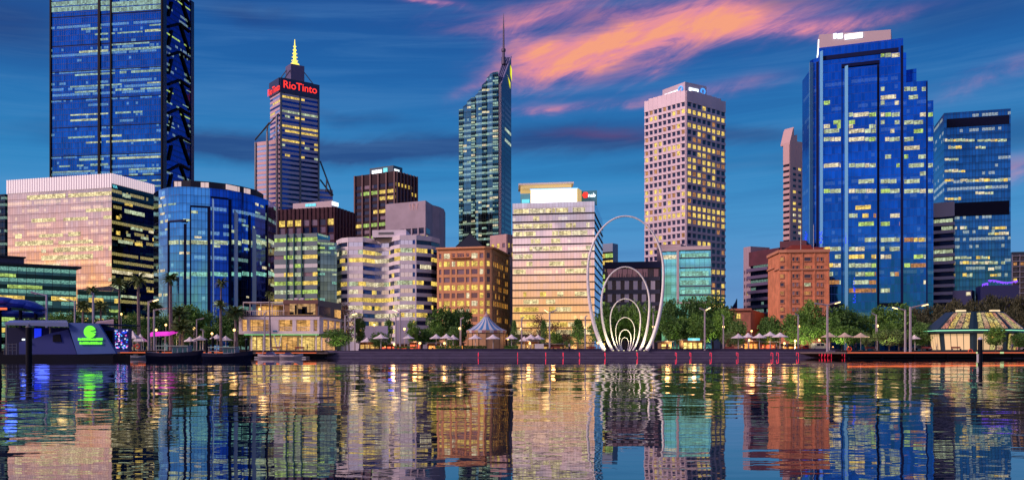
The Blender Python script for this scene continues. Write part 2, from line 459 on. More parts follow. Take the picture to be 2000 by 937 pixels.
# ------------------------------------------------------------------ ground and water
def sheet(name, x0, x1, y0, y1, z, m, kind='structure'):
    mb = MB(); mb.face([(x0, y0, z), (x1, y0, z), (x1, y1, z), (x0, y1, z)]); o = mb.build(name, m); tag(o, kind=kind); return o

def water_mat():
    m = bpy.data.materials.new('river_water'); m.use_nodes = True; t = m.node_tree; b = t.nodes['Principled BSDF']
    b.inputs['Base Color'].default_value = (0.004, 0.012, 0.035, 1); b.inputs['Roughness'].default_value = 0.006; b.inputs['IOR'].default_value = 1.68
    g = t.nodes.new('ShaderNodeTexCoord'); s = t.nodes.new('ShaderNodeSeparateXYZ'); t.links.new(g.outputs['Object'], s.inputs[0])
    x, y = V(t, s.outputs[0]), V(t, s.outputs[1])
    a = noise(t, xyz(t, x * 0.55, y * 1.15, 0.0), 1.0, 1.8, 0.5, 0.2)
    c = noise(t, xyz(t, x * 0.12, y * 0.22, 7.0), 1.0, 2, 0.5)
    f = noise(t, xyz(t, x * 2.6, y * 5.0, 3.0), 1.0, 2, 0.55)
    m2 = noise(t, xyz(t, x * 0.75, y * 0.30, 11.0), 1.0, 1.0, 0.5)
    m3 = noise(t, xyz(t, x * 0.40, y * 0.11, 17.0), 1.0, 1.0, 0.5)
    patch = noise(t, xyz(t, x * 0.03, y * 0.07, 2.0), 1.0, 2, 0.5).rng(0.38, 0.62, 0.45, 1.15)
    near = y.rng(8.0, 30.0, 0.75, 1.0)
    calm = y.rng(68.0, 98.0, 1.0, 0.22)
    h = (a * 0.046 * y.rng(12.0, 38.0, 1.0, 0.3) + f * 0.0055 * y.rng(10.0, 22.0, 1.0, 0.15) + m2 * 0.085 * y.rng(9.0, 26.0, 0.25, 1.0) + m3 * 0.15 * y.rng(22.0, 45.0, 0.1, 1.0)) * patch * calm * near + c * 0.07 * calm
    bp = t.nodes.new('ShaderNodeBump'); bp.inputs['Strength'].default_value = 1.0; bp.inputs['Distance'].default_value = 0.36
    lk(t, h, bp.inputs['Height']); t.links.new(bp.outputs[0], b.inputs['Normal'])
    m.cycles.emission_sampling = 'NONE'; return m
WATER = water_mat()
sheet('water', -2500, 2500, -2500, 215, 0.0, WATER)
paving = mat('paving', (0.30, 0.26, 0.27), 0.6, var=0.2, vs=0.3)
lawn = mat('park_ground', (0.05, 0.07, 0.03), 0.9, var=0.4, vs=0.2)
asphalt = mat('asphalt', (0.05, 0.05, 0.055), 0.8, var=0.3, vs=0.2)
sheet('ground', -4000, 4000, 209, 9000, GZ - 0.02, lawn)
sheet('promenade', -150, 150, 199, 226, GZ, paving)
sheet('road', -600, 600, 330, 348, GZ, asphalt)
mb = MB(); mb.box(-600, 600, 349, 356, GZ - 0.01, GZ + 0.13)
tag(mb.build('pavement', paving), kind='structure')

# ------------------------------------------------------------------ building materials
steel = mat('grey_steel', (0.16, 0.17, 0.2), 0.4, 0.6)
darkroof = mat('dark_roof', (0.04, 0.045, 0.07), 0.6)
black = mat('black_metal', (0.003, 0.005, 0.014), 0.55)
whitep = mat('white_paint', (0.72, 0.70, 0.72), 0.5, var=0.08, vs=2)
signw = mat('white_sign_light', (0.6, 0.6, 0.6), emit=(0.80, 0.95, 1.0), es=1.7)
signr = mat('red_sign_light', (0.3, 0.02, 0.02), emit=(1.0, 0.04, 0.03), es=1.3)
signy = mat('yellow_sign_light', (0.4, 0.4, 0.02), emit=(0.95, 0.95, 0.03), es=1.0)
signg = mat('green_sign_light', (0.1, 0.4, 0.02), emit=(0.16, 1.0, 0.04), es=1.1)
signc = mat('cream_sign_light', (0.5, 0.42, 0.4), emit=(0.95, 0.70, 0.66), es=0.6)
signb = mat('blue_sign_light', (0.1, 0.3, 0.6), emit=(0.05, 0.35, 0.95), es=1.2)
cyans = mat('cyan_sign_light', (0.1, 0.4, 0.5), emit=(0.15, 0.75, 0.85), es=0.9)
blueled = mat('blue_led', (0.01, 0.02, 0.3), emit=(0.01, 0.06, 1.0), es=1.1)

# ---- tall blue tower with cross-braced side (left edge)
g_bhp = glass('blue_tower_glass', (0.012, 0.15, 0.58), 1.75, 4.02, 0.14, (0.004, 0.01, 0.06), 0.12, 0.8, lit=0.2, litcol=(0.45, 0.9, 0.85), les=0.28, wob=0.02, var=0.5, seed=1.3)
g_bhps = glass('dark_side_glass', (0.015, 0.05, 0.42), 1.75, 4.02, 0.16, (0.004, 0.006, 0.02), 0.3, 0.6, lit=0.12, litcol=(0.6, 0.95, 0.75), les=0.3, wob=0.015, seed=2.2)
b = Bld('glass_tower', 'very tall blue glass tower with black cross-braced side, rising out of the picture', 'tower', (98, 634), (318, 620), (378, None), -40)
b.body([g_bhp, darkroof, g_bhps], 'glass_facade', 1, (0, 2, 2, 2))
mb = MB()
for py, in ((35,), (92,), (143,), (198,), (253,), (309,), (352,)):
    v = b.lf.v_at(py - 6, b.lf.L * .5)
    b.lf.slab(mb, 0, b.lf.L, v, v + 0.55, 0, 0.25)
mb.build('mechanical_band', black, b.root)
for x0, x1 in ((98, 100.5), (192, 196.5), (215.5, 218.5), (315, 318)):
    mb = MB(); u0, u1 = b.lf.u_at(x0), b.lf.u_at(x1); b.lf.slab(mb, u0, u1, 0, b.h, 0, 0.8)
    mb.build('vertical_fin', black, b.root)
n = 9; hh = (b.rf.v_at(0, 15) - b.rf.v_at(350, 15)) / 6.3
for k in range(8):
    v0 = b.rf.v_at(362, 15) + (k - 0.2) * hh
    u0, u1, L = b.rf.L * .16, b.rf.L * .86, b.rf.L
    um = (u0 + u1) / 2
    for (pa, pb) in (((u0, v0 + hh * .62), (um + 1, v0 + hh)), ((um + 1, v0 + hh), (u1, v0 + 0.12 * hh)), ((um + 1, v0 + hh), (u1, v0 + hh * 0.95)), ((u0, v0), (u0 + 4, v0 + hh * .55))):
        mb = MB(); mb.tube([b.rf.p(pa[0], pa[1], 0.7), b.rf.p(pb[0], pb[1], 0.7)], 1.0, 4); mb.build('brace', black, b.root)
navy = mat('navy_panel', (0.008, 0.015, 0.10), 0.4)
mb = MB(); b.rf.slab(mb, 0, b.rf.L * .1, 0, b.h, 0, 0.5); b.rf.slab(mb, b.rf.L * .9, b.rf.L, 0, b.h, 0, 0.5); mb.build('corner_panel', navy, b.root)
runs(b, b.lf, 4.02, 1.7, 6.3, 1.75, 0.55, 'kkkp', 5, 0.45); runs(b, b.rf, 4.02, 1.2, 7, 1.75, 0.4, 'kg', 8, 0.25)
for y in (6, 17):
    for x0, x1 in ((101, 192), (197, 215), (219, 314)): a_, c_, v0, v1 = b.lf.rect(x0, y - 4.5, x1, y + 4.5); b.cells.append((b.lf, a_, c_, v0, v1, .06, 'k'))
b.finish(90)

# ---- pink glass office block
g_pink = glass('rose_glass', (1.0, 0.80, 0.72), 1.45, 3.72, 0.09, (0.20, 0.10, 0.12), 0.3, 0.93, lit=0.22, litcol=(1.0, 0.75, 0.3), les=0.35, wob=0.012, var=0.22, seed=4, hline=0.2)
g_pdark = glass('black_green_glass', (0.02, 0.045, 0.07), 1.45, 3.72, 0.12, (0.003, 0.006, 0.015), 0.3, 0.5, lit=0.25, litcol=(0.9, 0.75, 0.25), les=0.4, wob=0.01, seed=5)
b = Bld('glass_office_block', 'rose pink glass office block with bright white crown and dark lit side', 'office building', (15, 437), (218, 420), (302, None), 341)
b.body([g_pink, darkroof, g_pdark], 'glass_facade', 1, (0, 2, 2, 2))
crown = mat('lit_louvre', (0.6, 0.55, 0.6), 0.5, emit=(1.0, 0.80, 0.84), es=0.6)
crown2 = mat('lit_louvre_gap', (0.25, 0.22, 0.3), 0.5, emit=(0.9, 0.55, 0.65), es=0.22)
mb = MB()
for f, o0 in ((b.lf, 0.3), (b.rf, 0.3)):
    hgt = 6.2 if f is b.lf else 4.2
    f.slab(mb, 0, f.L, f.h - hgt, f.h + 0.4, 0.05, 0.25, 1)
    k = 0.0
    while k < f.L - .3:
        f.slab(mb, k, k + 0.6, f.h - hgt, f.h + 0.5, 0.25, 0.75, 0); k += 1.45
mb.build('crown_screen', [crown, crown2], b.root)
runs(b, b.lf, 3.72, 2.3, 7.4, 1.45, 0.8, 'hhw', 11, 0.34)
for i in range(6): pass
runs(b, b.rf, 3.72, 1.9, 7.4, 1.45, 0.8, 'yywp', 12, 0.38)
b.finish(100)
text_on(b.rf, 'V/A', 223, 365, 6, cyans, b.root, 0.5)

# ---- low dark green glass building on the left
g_low = glass('teal_glass', (0.05, 0.16, 0.17), 3.0, 4.2, 0.16, (0.004, 0.008, 0.012), 0.36, 0.25, lit=0.45, litcol=(0.35, 0.8, 0.6), les=0.42, wob=0.01, seed=6)
b = Bld('low_glass_building', 'low dark teal glass building with thin sloping roof in front of the pink block', 'office building', (-60, 330), (-58, 328), (149, 385), 513.5)
b.C = b.C; b.body([g_low, darkroof], 'glass_facade')
runs(b, b.rf, 4.2, 2.0, 2.4, 3.0, 0.9, 'gcy', 4, 0.5, 0.06); b.finish(40)
mb = MB(); b.rf.slab(mb, -1, b.rf.L + 1.5, b.h, b.h + 0.8, -14, 2.0); mb.build('roof', darkroof, b.root)
b2 = Bld('rooftop_hall', 'dark hall with sloped roof rising behind the low teal building', 'building', (-80, 360), (-78, 358), (47, 365), 497)
b2.body([navy, darkroof], 'wall'); mb = MB(); b2.rf.slab(mb, -1, b2.rf.L * 1.02, b2.h, b2.h + 0.6, -10, 1.5); mb.build('roof', darkroof, b2.root)
g_dk = glass('dark_blue_glass', (0.02, 0.06, 0.13), 2.2, 3.8, 0.2, (0.004, 0.006, 0.015), 0.3, 0.5, lit=0.18, litcol=(0.5, 0.8, 0.6), les=0.35, seed=7)
b = Bld('dark_tower', 'narrow dark tower at the far left edge beside the pink block', 'tower', (-40, 520), (10, 515), (14, None), 379)
b.body([g_dk, darkroof], 'glass_facade')
b = Bld('podium_building', 'small glass pavilion with gabled roof below the pink office block', 'building', (150, 372), (152, 370), (236, 366), 566)
b.body([g_low, darkroof], 'glass_facade'); runs(b, b.rf, 4.0, 2.0, 3, 2, 0.9, 'yg', 5, .6); b.finish(12)
mb = MB(); f = b.rf; mb.face([f.p(-1, f.h, 1), f.p(f.L + 1, f.h, 1), f.p(f.L * .8, f.h + 2.6, -5)]); mb.face([f.p(-1, f.h, 1), f.p(f.L * .8, f.h + 2.6, -5), f.p(f.L * .2, f.h + .5, -9)]); mb.build('roof', darkroof, b.root)

# ---- polyline buildings
def poly(name, label, cat, pts, ytop, ref, back=26, z0=GZ):
    """pts: (px, depth) from left to right along the visible facade"""
    P2 = [Vector(P(*q)) for q in pts]; z1 = Z(ytop, ref)
    root = empty(name, (P2[0].x, P2[0].y, z0), label, cat)
    fs = []; u = 0
    for a, c in zip(P2, P2[1:]):
        f = Face(a, c, z0, z1); f.u0 = u; u += f.L; fs.append(f)
    ymax = max(p.y for p in P2) + back
    xr = P2[-1].x * ymax / P2[-1].y if P2[-1].x < 0 else P2[-1].x    # the side walls recede along the sight line, never past it
    xl = P2[0].x * ymax / P2[0].y if P2[0].x > 0 else P2[0].x
    bk = [Vector((xr, ymax)), Vector((xl, ymax))]
    class Q: pass
    q = Q(); q.root = root; q.faces = fs; q.z0 = z0; q.z1 = z1; q.h = z1 - z0; q.cells = []; q.P = P2; q.bk = bk
    return q
def poly_body(q, mats, part='wall', top=1, z1=None):
    mb = MB(); mb.prism([tuple(p) for p in q.P + q.bk], q.z0, z1 or q.z1, 0, top); return mb.build(part, mats, q.root)

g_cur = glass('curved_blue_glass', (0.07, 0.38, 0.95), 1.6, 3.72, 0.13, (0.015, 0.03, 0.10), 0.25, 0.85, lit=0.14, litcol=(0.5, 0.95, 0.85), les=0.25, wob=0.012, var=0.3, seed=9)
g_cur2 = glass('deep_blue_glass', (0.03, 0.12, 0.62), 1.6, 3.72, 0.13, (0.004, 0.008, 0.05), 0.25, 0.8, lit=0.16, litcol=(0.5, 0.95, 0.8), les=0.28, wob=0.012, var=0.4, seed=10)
q = poly('curved_glass_building', 'curved blue glass building with dark vertical slots and a light roof sign', 'office building',
         [(300, 417), (310, 409), (328, 402.5), (350, 400), (372, 401), (410, 404), (446, 409), (472, 415), (498, 424), (524, 436), (539, 452)], 364, 400)
mb = MB(); pts = [tuple(p) for p in q.P + q.bk]
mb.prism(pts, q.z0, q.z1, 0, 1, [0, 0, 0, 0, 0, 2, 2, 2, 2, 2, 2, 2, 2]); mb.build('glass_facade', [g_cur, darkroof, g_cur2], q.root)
def q_at(q, px):
    for f in q.faces:
        u = f.u_at(px)
        if -1e-6 <= u <= f.L + 1e-6: return f, u
    return q.faces[-1], q.faces[-1].L
skyreflect = mat('sky_reflection_fin', (0.20, 0.42, 0.75), 0.3, 0.0)  # sky reflection painted as a matte light blue on the fins
slotm = mat('navy_slot', (0.004, 0.008, 0.06), 0.4)
for (x, wpx, yt) in ((328.5, 2.2, 433), (359, 5, 437), (371, 2.5, 405), (405, 6, 406), (447, 5, 389), (486, 4, 420), (520, 5, 400)):
    f, u = q_at(q, x); ww = wpx / F * f.a.y; mb = MB()
    f.slab(mb, u, u + ww, 0, f.v_at(yt, u), 0.0, 0.5); mb.build('dark_slot', slotm, q.root)
for (x0, x1, yt) in ((328.5, 364, 433), (371, 411, 405), (412, 446, 388)):
    f, u = q_at(q, (x0 + x1) / 2); mb = MB(); a, c = f.u_at(x0), f.u_at(x1); v = f.v_at(yt, u)
    f.slab(mb, a, c, v - 0.1, v + 0.7, 0.02, 0.5); mb.build('dark_lintel', slotm, q.root)
for (x, wpx, yt) in ((414, 2.2, 392), (457, 5, 417), (492.5, 5.5, 450)):
    f, u = q_at(q, x); ww = wpx / F * f.a.y; mb = MB(); h_ = f.v_at(yt, u)
    mb.hexa([f.p(u, 0, 0), f.p(u + ww * .8, 0, 1.6), f.p(u + ww, 0, 1.4), f.p(u + ww, 0, 0)], [f.p(u, h_ + 2, 0), f.p(u + ww * .8, h_, 1.6), f.p(u + ww, h_, 1.4), f.p(u + ww, h_, 0)])
    mb.build('light_fin', skyreflect, q.root)
for i, f in enumerate(q.faces):
    runs(q, f, 3.72, 1.5, 3.0, 1.6, 0.2, 'ppkw', 20 + i, 0.55, 0.06)
for i, f in enumerate(q.faces[2:]):
    for py in (473, 535): 
        v = f.v_at(py, f.L / 2); q.cells.append((f, 0.3, f.L - 0.3, v - 1, v + 0.9, 0.07, 'p' if py < 500 else 'c'))
window_parts(q.root, q.cells, 90)
# roof drum and its sign
r2 = [Vector(P(*p)) for p in ((338, 404), (372, 404), (410, 407), (446, 412), (472, 418), (500, 427))]
mb = MB(); mb.prism([tuple(p) for p in r2] + [(r2[-1].x, 440), (r2[0].x, 440)], q.z1, q.z1 + 3.4, 0, 0); mb.build('rooftop_drum', darkroof, q.root)
zs = Face(r2[0], r2[2], q.z1, q.z1 + 4)
for f_, lst in ((Face(r2[0], r2[2], q.z1, q.z1 + 4), [(341, 347, signc), (348, 356, signc), (357, 363, signc), (364, 372, signc), (373, 381, signc), (382, 390, signc), (391, 400, signc), (401, 408, signc)]),
                (Face(r2[3], r2[5], q.z1, q.z1 + 4), [(440, 446, signc), (447, 454, signc), (455, 462, signc), (463, 470, signc), (471, 478, signc), (479, 487, signc)])):
    for a, c, m_ in lst:
        mb = MB(); u0, u1 = f_.u_at(a), f_.u_at(c); f_.slab(mb, u0, u1, 0.6, 2.9, 0.4, 0.7); mb.build('sign_letter', m_, q.root)

# ---- twin-height banded tower with red sign and lit spire
pinkband = mat('pink_lit_band', (0.70, 0.50, 0.62), 0.4, 0.2, var=0.1, vs=0.2)  # pink afterglow on the left face is put into the band colour
blueband = mat('blue_shade_band', (0.36, 0.38, 0.62), 0.4, 0.1)  # same bands turned from the pink light, shade put into the colour
b = Bld('spire_tower', 'banded grey tower with red rooftop sign and glowing yellow spire', 'tower', (528, None), (547, 730), (623, 751), 152)
b.body([mat('stripe_glass', (0.04, 0.07, 0.30), 0.1, 0.9), darkroof], 'wall')
mb = MB(); grid(b, b.rf, mb, 4.0, 1.9, 4.6, 1, 14, 0.10, 'yyp', 'n', 0.25, 0, seed=31, seg=1, rowp=[.25, 0, 0, .8, .5, 0, .7, .5, 0, .6, .4, 0, .35, .1] + [0.0] * 20 + [.4, .2])
mb.build('floor_bands', blueband, b.root)
mb = MB(); grid(b, b.lf, mb, 4.0, 1.9, 5, 1, 14, 0.03, 'y', 'ns', 0.25, 0, seed=32); mb.build('floor_bands', pinkband, b.root)
for x in (548, 585.5, 621.5):
    mb = MB(); u = b.rf.u_at(x); b.rf.slab(mb, u - .5, u + .9, 0, b.h - 12, 0, 0.9); mb.build('corner_mullion', steel, b.root)
signbk = mat('navy_sign_band', (0.02, 0.03, 0.12), 0.4)
mb = MB(); b.rf.slab(mb, 0, b.rf.L, b.h - 12, b.h, 0, 1.1); b.lf.slab(mb, 0, b.lf.L, b.h - 12, b.h, 0, 1.1); sg = mb.build('sign_band', signbk, b.root)
text_on(b.rf, 'RioTinto', 585, 172, 15, signr, sg, 1.4, 0.98)
text_on(b.lf, 'RioTinto', 537.5, 177, 14, signr, sg, 1.4, 0.9)
cx, cy = (b.L + b.R) / 2; zr = b.z1
u5 = b.rf.u; n5 = b.rf.n
def rpt(du, dn, z): q_ = Vector((cx, cy)) + u5 * du + n5 * dn; return (q_.x, q_.y, z)
mb = MB(); mb.hexa([rpt(-6, -5, zr), rpt(6, -5, zr), rpt(6, 6, zr), rpt(-6, 6, zr)][::1], [rpt(-6, -5, zr + 15), rpt(6, -5, zr + 15), rpt(6, 6, zr + 15), rpt(-6, 6, zr + 15)]); mb.build('rooftop_box', mat('violet_panel', (0.12, 0.10, 0.24), 0.5), b.root)
spire = mat('glowing_spire', (0.5, 0.45, 0.1), emit=(1.0, 0.85, 0.12), es=1.3)
mb = MB(); sx, sy, _ = rpt(0, 0, 0)
mb.lathe(sx, sy, [(4.5, zr + 15), (3.8, zr + 17), (1.6, zr + 19), (1.2, zr + 21), (0.9, zr + 28), (0.5, zr + 33), (0.25, zr + 38)], 8)
for k, z in enumerate((20, 23, 26, 29, 32)):
    rr = 2.6 - k * .35; mb.tube([(sx + rr * math.cos(a * .785), sy + rr * math.sin(a * .785), zr + z) for a in range(8)], 0.22, 4, closed=True)
mb.build('spire', spire, b.root)
for (p0, p1) in ((rpt(-13, 8, zr), rpt(0, 2, zr + 18)), (rpt(13, 8, zr + 1), rpt(1, 2, zr + 18)), (rpt(-13, -8, zr), rpt(-4, -2, zr + 15)), (rpt(13, 8, zr + 1), rpt(13, -8, zr + 1)), (rpt(-13, 8, zr + 1), rpt(13, 8, zr + 1))):
    mb = MB(); mb.tube([p0, p1], 0.4, 5); mb.build('roof_strut', steel, b.root)
# lower west wing
bw_ = Bld('low_wing', '', 'x', (499, 742), (545, 732), (552, None), 273)
bpy.data.objects.remove(bw_.root)
bw_.root = b.root; mb = MB(); mb.prism([bw_.L, bw_.C, bw_.R, bw_.B], GZ, bw_.z1, 0, 1); mb.build('west_wing', [mat('stripe_glass_pink_lit', (0.45, 0.30, 0.45), 0.15, 0.8), darkroof], b.root)  # pink afterglow painted into the wing's glass tint
mb = MB(); grid(b, bw_.lf, mb, 4.0, 1.7, 4, 1, 3, 0.02, 'y', 's', 0.2, 0, seed=33); mb.build('floor_bands', mat('rose_lit_band', (0.80, 0.50, 0.56), 0.5), b.root)  # west wing bands carry the pink afterglow in their colour
for x in (499.5, 522.5, 541):
    mb = MB(); u = bw_.lf.u_at(x); bw_.lf.slab(mb, u - .5, u + .7, 0, bw_.h + (0 if x < 500 else 8 if x < 530 else 20), 0.1, 1.1); mb.build('corner_mullion', steel, b.root)
for (x0, y0, x1, y1) in ((499, 273, 527, 240), (500, 271, 545, 225), (522, 262, 524, 246)):
    mb = MB(); mb.tube([bw_.lf.p(bw_.lf.u_at(x0), bw_.lf.v_at(y0, 5), .6), bw_.lf.p(bw_.lf.u_at(x1), bw_.lf.v_at(y1, 15), .6)], 0.6, 5); mb.build('roof_strut', steel, b.root)
e = Bld('e', '', 'x', (622, 760), (624, 756), (650, 775), 369); bpy.data.objects.remove(e.root)
mb = MB(); mb.prism([e.L, e.C, e.R, e.B], GZ, e.z1); mb.build('east_wing', b.root.children[0].data.materials[0], b.root)
mb = MB(); grid(b, e.rf, mb, 4.0, 1.9, 4.6, 1, 2, 0.3, 'yp', 'n', 0.25, 0, seed=35); mb.build('floor_bands', blueband, b.root)
for (x0, y0, x1, y1) in ((625, 316, 650, 382), (625, 352, 648, 382), (637, 375, 638, 350)):
    mb = MB(); mb.tube([e.rf.p(e.rf.u_at(x0), e.rf.v_at(y0, 5), .6), e.rf.p(e.rf.u_at(x1), e.rf.v_at(y1, 9), .6)], 0.7, 5); mb.build('roof_strut', steel, b.root)
b.finish(100)

# ---- dark brown block with fins and white rooftop box
maroon = mat('dark_maroon_panel', (0.07, 0.030, 0.045), 0.5, var=0.2, vs=0.4)
b = Bld('maroon_office_block', 'dark maroon office block with ribbed upper wall and a pale sign box on top', 'office building', (544, 505), (655, 495), (692, None), 404)
b.body([mat('brown_pane', (0.16, 0.09, 0.13), 0.2, 0.5), darkroof], 'wall')
mb = MB(); grid(b, b.lf, mb, 4.2, 3.4, 5.2, 0.8, 6.5, 0.5, 'yyw', 'bbd', 0.3, 0.9, seed=41, rowp=[.5, .2, .05, .7, .4, .3]); grid(b, b.rf, mb, 4.2, 3.2, 4.2, 0.55, 6.5, 0.08, 'y', 'd', 0.3, 0.9, seed=42)
k = 0
while k < b.lf.L: b.lf.slab(mb, k, k + .35, b.h - 6.4, b.h + .1, .3, .75); k += 2.6
mb.build('facade_fins', maroon, b.root); b.finish(100)
s_ = Bld('s', '', 'x', (572, 520), (648, 510), (660, None), 392); bpy.data.objects.remove(s_.root)
mb = MB(); mb.prism([s_.L, s_.C, s_.R, s_.B], b.z1, s_.z1); rb = mb.build('rooftop_box', mat('pale_pink_panel', (0.55, 0.45, 0.52), 0.5), b.root)
mb = MB()
for a_, c_ in ((597, 603), (604, 609), (610, 617)): s_.lf.slab(mb, s_.lf.u_at(a_), s_.lf.u_at(c_), s_.h - 2.4, s_.h - .8, .1, .3)
mb.build('lettering', cyans, rb)
mb = MB(); s_.rf.slab(mb, 0, s_.rf.L, s_.h - 2.5, s_.h - .3, .1, .4); mb.build('lit_panel', signw, rb)

# ---- grey-green banded building
b = Bld('banded_glass_building', 'grey green building of lit yellow floor bands left of the curved pale block', 'office building', (536, 406), (620, 400), (622, None), 455)
g_gr = glass('grey_green_glass', (0.16, 0.30, 0.34), 1.6, 3.95, 0.12, (0.03, 0.05, 0.06), 0.45, 0.8, lit=0.3, litcol=(0.7, 0.9, 0.3), les=0.4, seed=12)
b.body([g_gr, darkroof], 'glass_facade')
mb = MB(); grid(b, b.lf, mb, 3.95, 1.75, 2.4, 1, 1.8, 0.75, 'ggyp', 'sb', 0.35, 0, seed=43, seg=2, rowp=[.8, .8, .9, .15, .75, 1, .9, .6, .9, .8]); 
u = b.lf.u_at(572); mb.build('spandrel_band', mat('teal_grey_band', (0.15, 0.21, 0.26), 0.4, 0.25), b.root)
for x in (561, 575, 590):
    mb = MB(); b.lf.slab(mb, b.lf.u_at(x), b.lf.u_at(x) + .5, 0, b.h, 0.3, 1.2); mb.build('glass_fin', mat('teal_fin', (0.06, 0.16, 0.20), 0.2, 0.6), b.root)
e = Bld('e', '', 'x', (619, 404), (621, 402), (658, 428), 472); bpy.data.objects.remove(e.root)
mb = MB(); mb.prism([e.L, e.C, e.R, e.B], GZ, e.z1); mb.build('side_wing', g_gr, b.root)
runs(b, e.rf, 3.95, 1.3, 1.8, 1.6, 1.0, 'gpc', 44, 0.5, 0.08); b.finish(100)

# ---- curved pale building of pink bands
pinkst = mat('pink_precast', (0.78, 0.72, 0.82), 0.6, var=0.06, vs=0.3)
q = poly('curved_banded_building', 'wavy pale pink building with long curved ribbon windows, many lit yellow', 'office building',
         [(658, 418), (668, 409), (681, 406), (709, 405), (732, 412), (760, 409), (770, 402), (782, 398), (806, 398), (813, 398), (842, 403), (858, 412)], 459, 398)
poly_body(q, [mat('shade_core', (0.10, 0.08, 0.12), 0.6), pinkst])
mb = MB(); rng = random.Random(7)
rows = rows_of(q.h, 3.62, 1.95, 2.2, 2.5)
rp = [.08, .9, .85, .08, .05, .95, .25, .75, .65, .85, .5, .8, .5]
for fi, f in enumerate(q.faces):
    prev = f.h
    for (v0, v1) in rows: f.slab(mb, 0, f.L, v1, prev, -0.3, .35); prev = v0
    f.slab(mb, 0, f.L, 0, prev, -.3, .35)
    f.slab(mb, f.L - .5, f.L + .1, 0, f.h - .05, -.3, .4) if fi in (1, 8) else None
    n = max(1, round(f.L / 2.2)); bw = f.L / n
    refl = 's' if fi in (2, 4, 6, 7) else ('n' if fi in (3, 8) else 'd')
    for ri, (v0, v1) in enumerate(rows):
        cur = None
        for i in range(n):
            if cur is None or rng.random() < .35: cur = (rng.choice('yyyw' if refl != 's' else 'wwyp') if rng.random() < rp[min(ri, 12)] * (0.55 if refl == 'd' else 1) else refl)
            q.cells.append((f, i * bw + .05, (i + 1) * bw - .05, v0, v1, .03, cur))
mb.build('precast_bands', pinkst, q.root)
window_parts(q.root, q.cells, 100)
ph = Face(P(727, 404), P(793, 402), q.z1, q.z1 + 3.6)
mb = MB(); mb.prism([ph.a, ph.b, ph.b + Vector((0, 18)), ph.a + Vector((0, 18))], q.z1 - .3, q.z1 + 3.0); pb = mb.build('rooftop_box', pinkst, q.root)
mb = MB(); ph.slab(mb, 3, 10, 1.0, 2.0, 0, .15); mb.build('vent', steel, pb)

# ---- dark brown-black tower and pale concrete block behind
b = Bld('brown_tower', 'dark brown ribbed tower with stepped top and blurred white sign', 'tower', (693, 577), (773, 560), (814, None), 334)
b.body([mat('black_brown_glass', (0.03, 0.018, 0.025), 0.2, 0.3), darkroof], 'wall')
mb = MB(); brown = mat('brown_precast', (0.14, 0.075, 0.09), 0.6)
grid(b, b.lf, mb, 4.1, 2.3, 2.6, 1, 7, 0.5, 'yyg', 'bdd', 0.25, 0, seed=51, seg=2); grid(b, b.rf, mb, 4.1, 2.3, 2.6, 1, 7, 0.35, 'y', 'd', 0.25, 0, seed=52, seg=2)
mb.build('floor_bands', mat('dark_brown_band', (0.035, 0.018, 0.03), 0.5), b.root)
for f, m_ in ((b.lf, 5), (b.rf, 6)):
    for k in range(m_ + 1):
        mb = MB(); u = k * (f.L - 1) / m_; f.slab(mb, u, u + 1.0, 0, f.h, .2, 1.1); mb.build('column_rib', brown, b.root)
b.finish(94)
s_ = Bld('s', '', 'x', (722, 579), (768, 569), (786, None), 323); bpy.data.objects.remove(s_.root)
mb = MB(); mb.prism([s_.L, s_.C, s_.R, s_.B], b.z1 - .5, s_.z1); rb = mb.build('rooftop_box', mat('teal_roof_box', (0.03, 0.08, 0.14), 0.4), b.root)
mb = MB()
for a_, c_ in ((727, 731), (732, 737), (738, 742), (743, 746)): s_.lf.slab(mb, s_.lf.u_at(a_), s_.lf.u_at(c_), s_.h - 4.6, s_.h - 1.6, .1, .3)
s_.rf.slab(mb, 1, 6, s_.h - 5, s_.h - 2, .1, .3); mb.build('lettering', signw, rb)
mb = MB(); s_.lf.slab(mb, s_.lf.u_at(749), s_.lf.u_at(757), s_.h - 5.0, s_.h - 1.0, .1, .3); mb.build('emblem', cyans, rb)

conc = mat('pale_mauve_concrete', (0.38, 0.32, 0.40), 0.7, var=0.1, vs=0.15)
q = poly('concrete_office_block', 'pale mauve concrete block with blank rounded top, behind the curved pale building', 'office building', [(754, 492), (832, 480), (845, 494), (858, 500), (867, 508), (870, 522)], 392, 480)
poly_body(q, [conc, conc], 'wall')
f = q.faces[0]; mb = MB(); f.slab(mb, -.05, f.L, f.h - 14.5, f.h + .02, 0, .5)
for k in range(7):
    u = k * (f.L - .9) / 6; f.slab(mb, u, u + .9, 0, f.h - 14.3, 0, .7)
for i, (v0, v1) in enumerate(rows_of(f.h, 4.0, 3.1, 14.5, 3)):
    f.slab(mb, 0, f.L, v0 - .9, v0, 0, .3)
    for k in range(6):
        u = k * (f.L - .9) / 6 + .95; uu = u + (f.L - .9) / 6 - 1.0
        q.cells.append((f, u, uu, v0, v1, .04, 'y' if (i in (1, 2, 3) and rng.random() < .7) else 'd'))
g2 = q.faces[1]
for i, (v0, v1) in enumerate(rows_of(f.h, 4.0, 2.8, 14.5, 3)): q.cells.append((g2, .5, g2.L * .6, v0, v1, .04, 'y' if i in (1, 2, 4) else 'd'))
mb.build('facade_frame', conc, q.root); window_parts(q.root, q.cells)
mb = MB(); u = f.u_at(803); v = f.v_at(405, u)
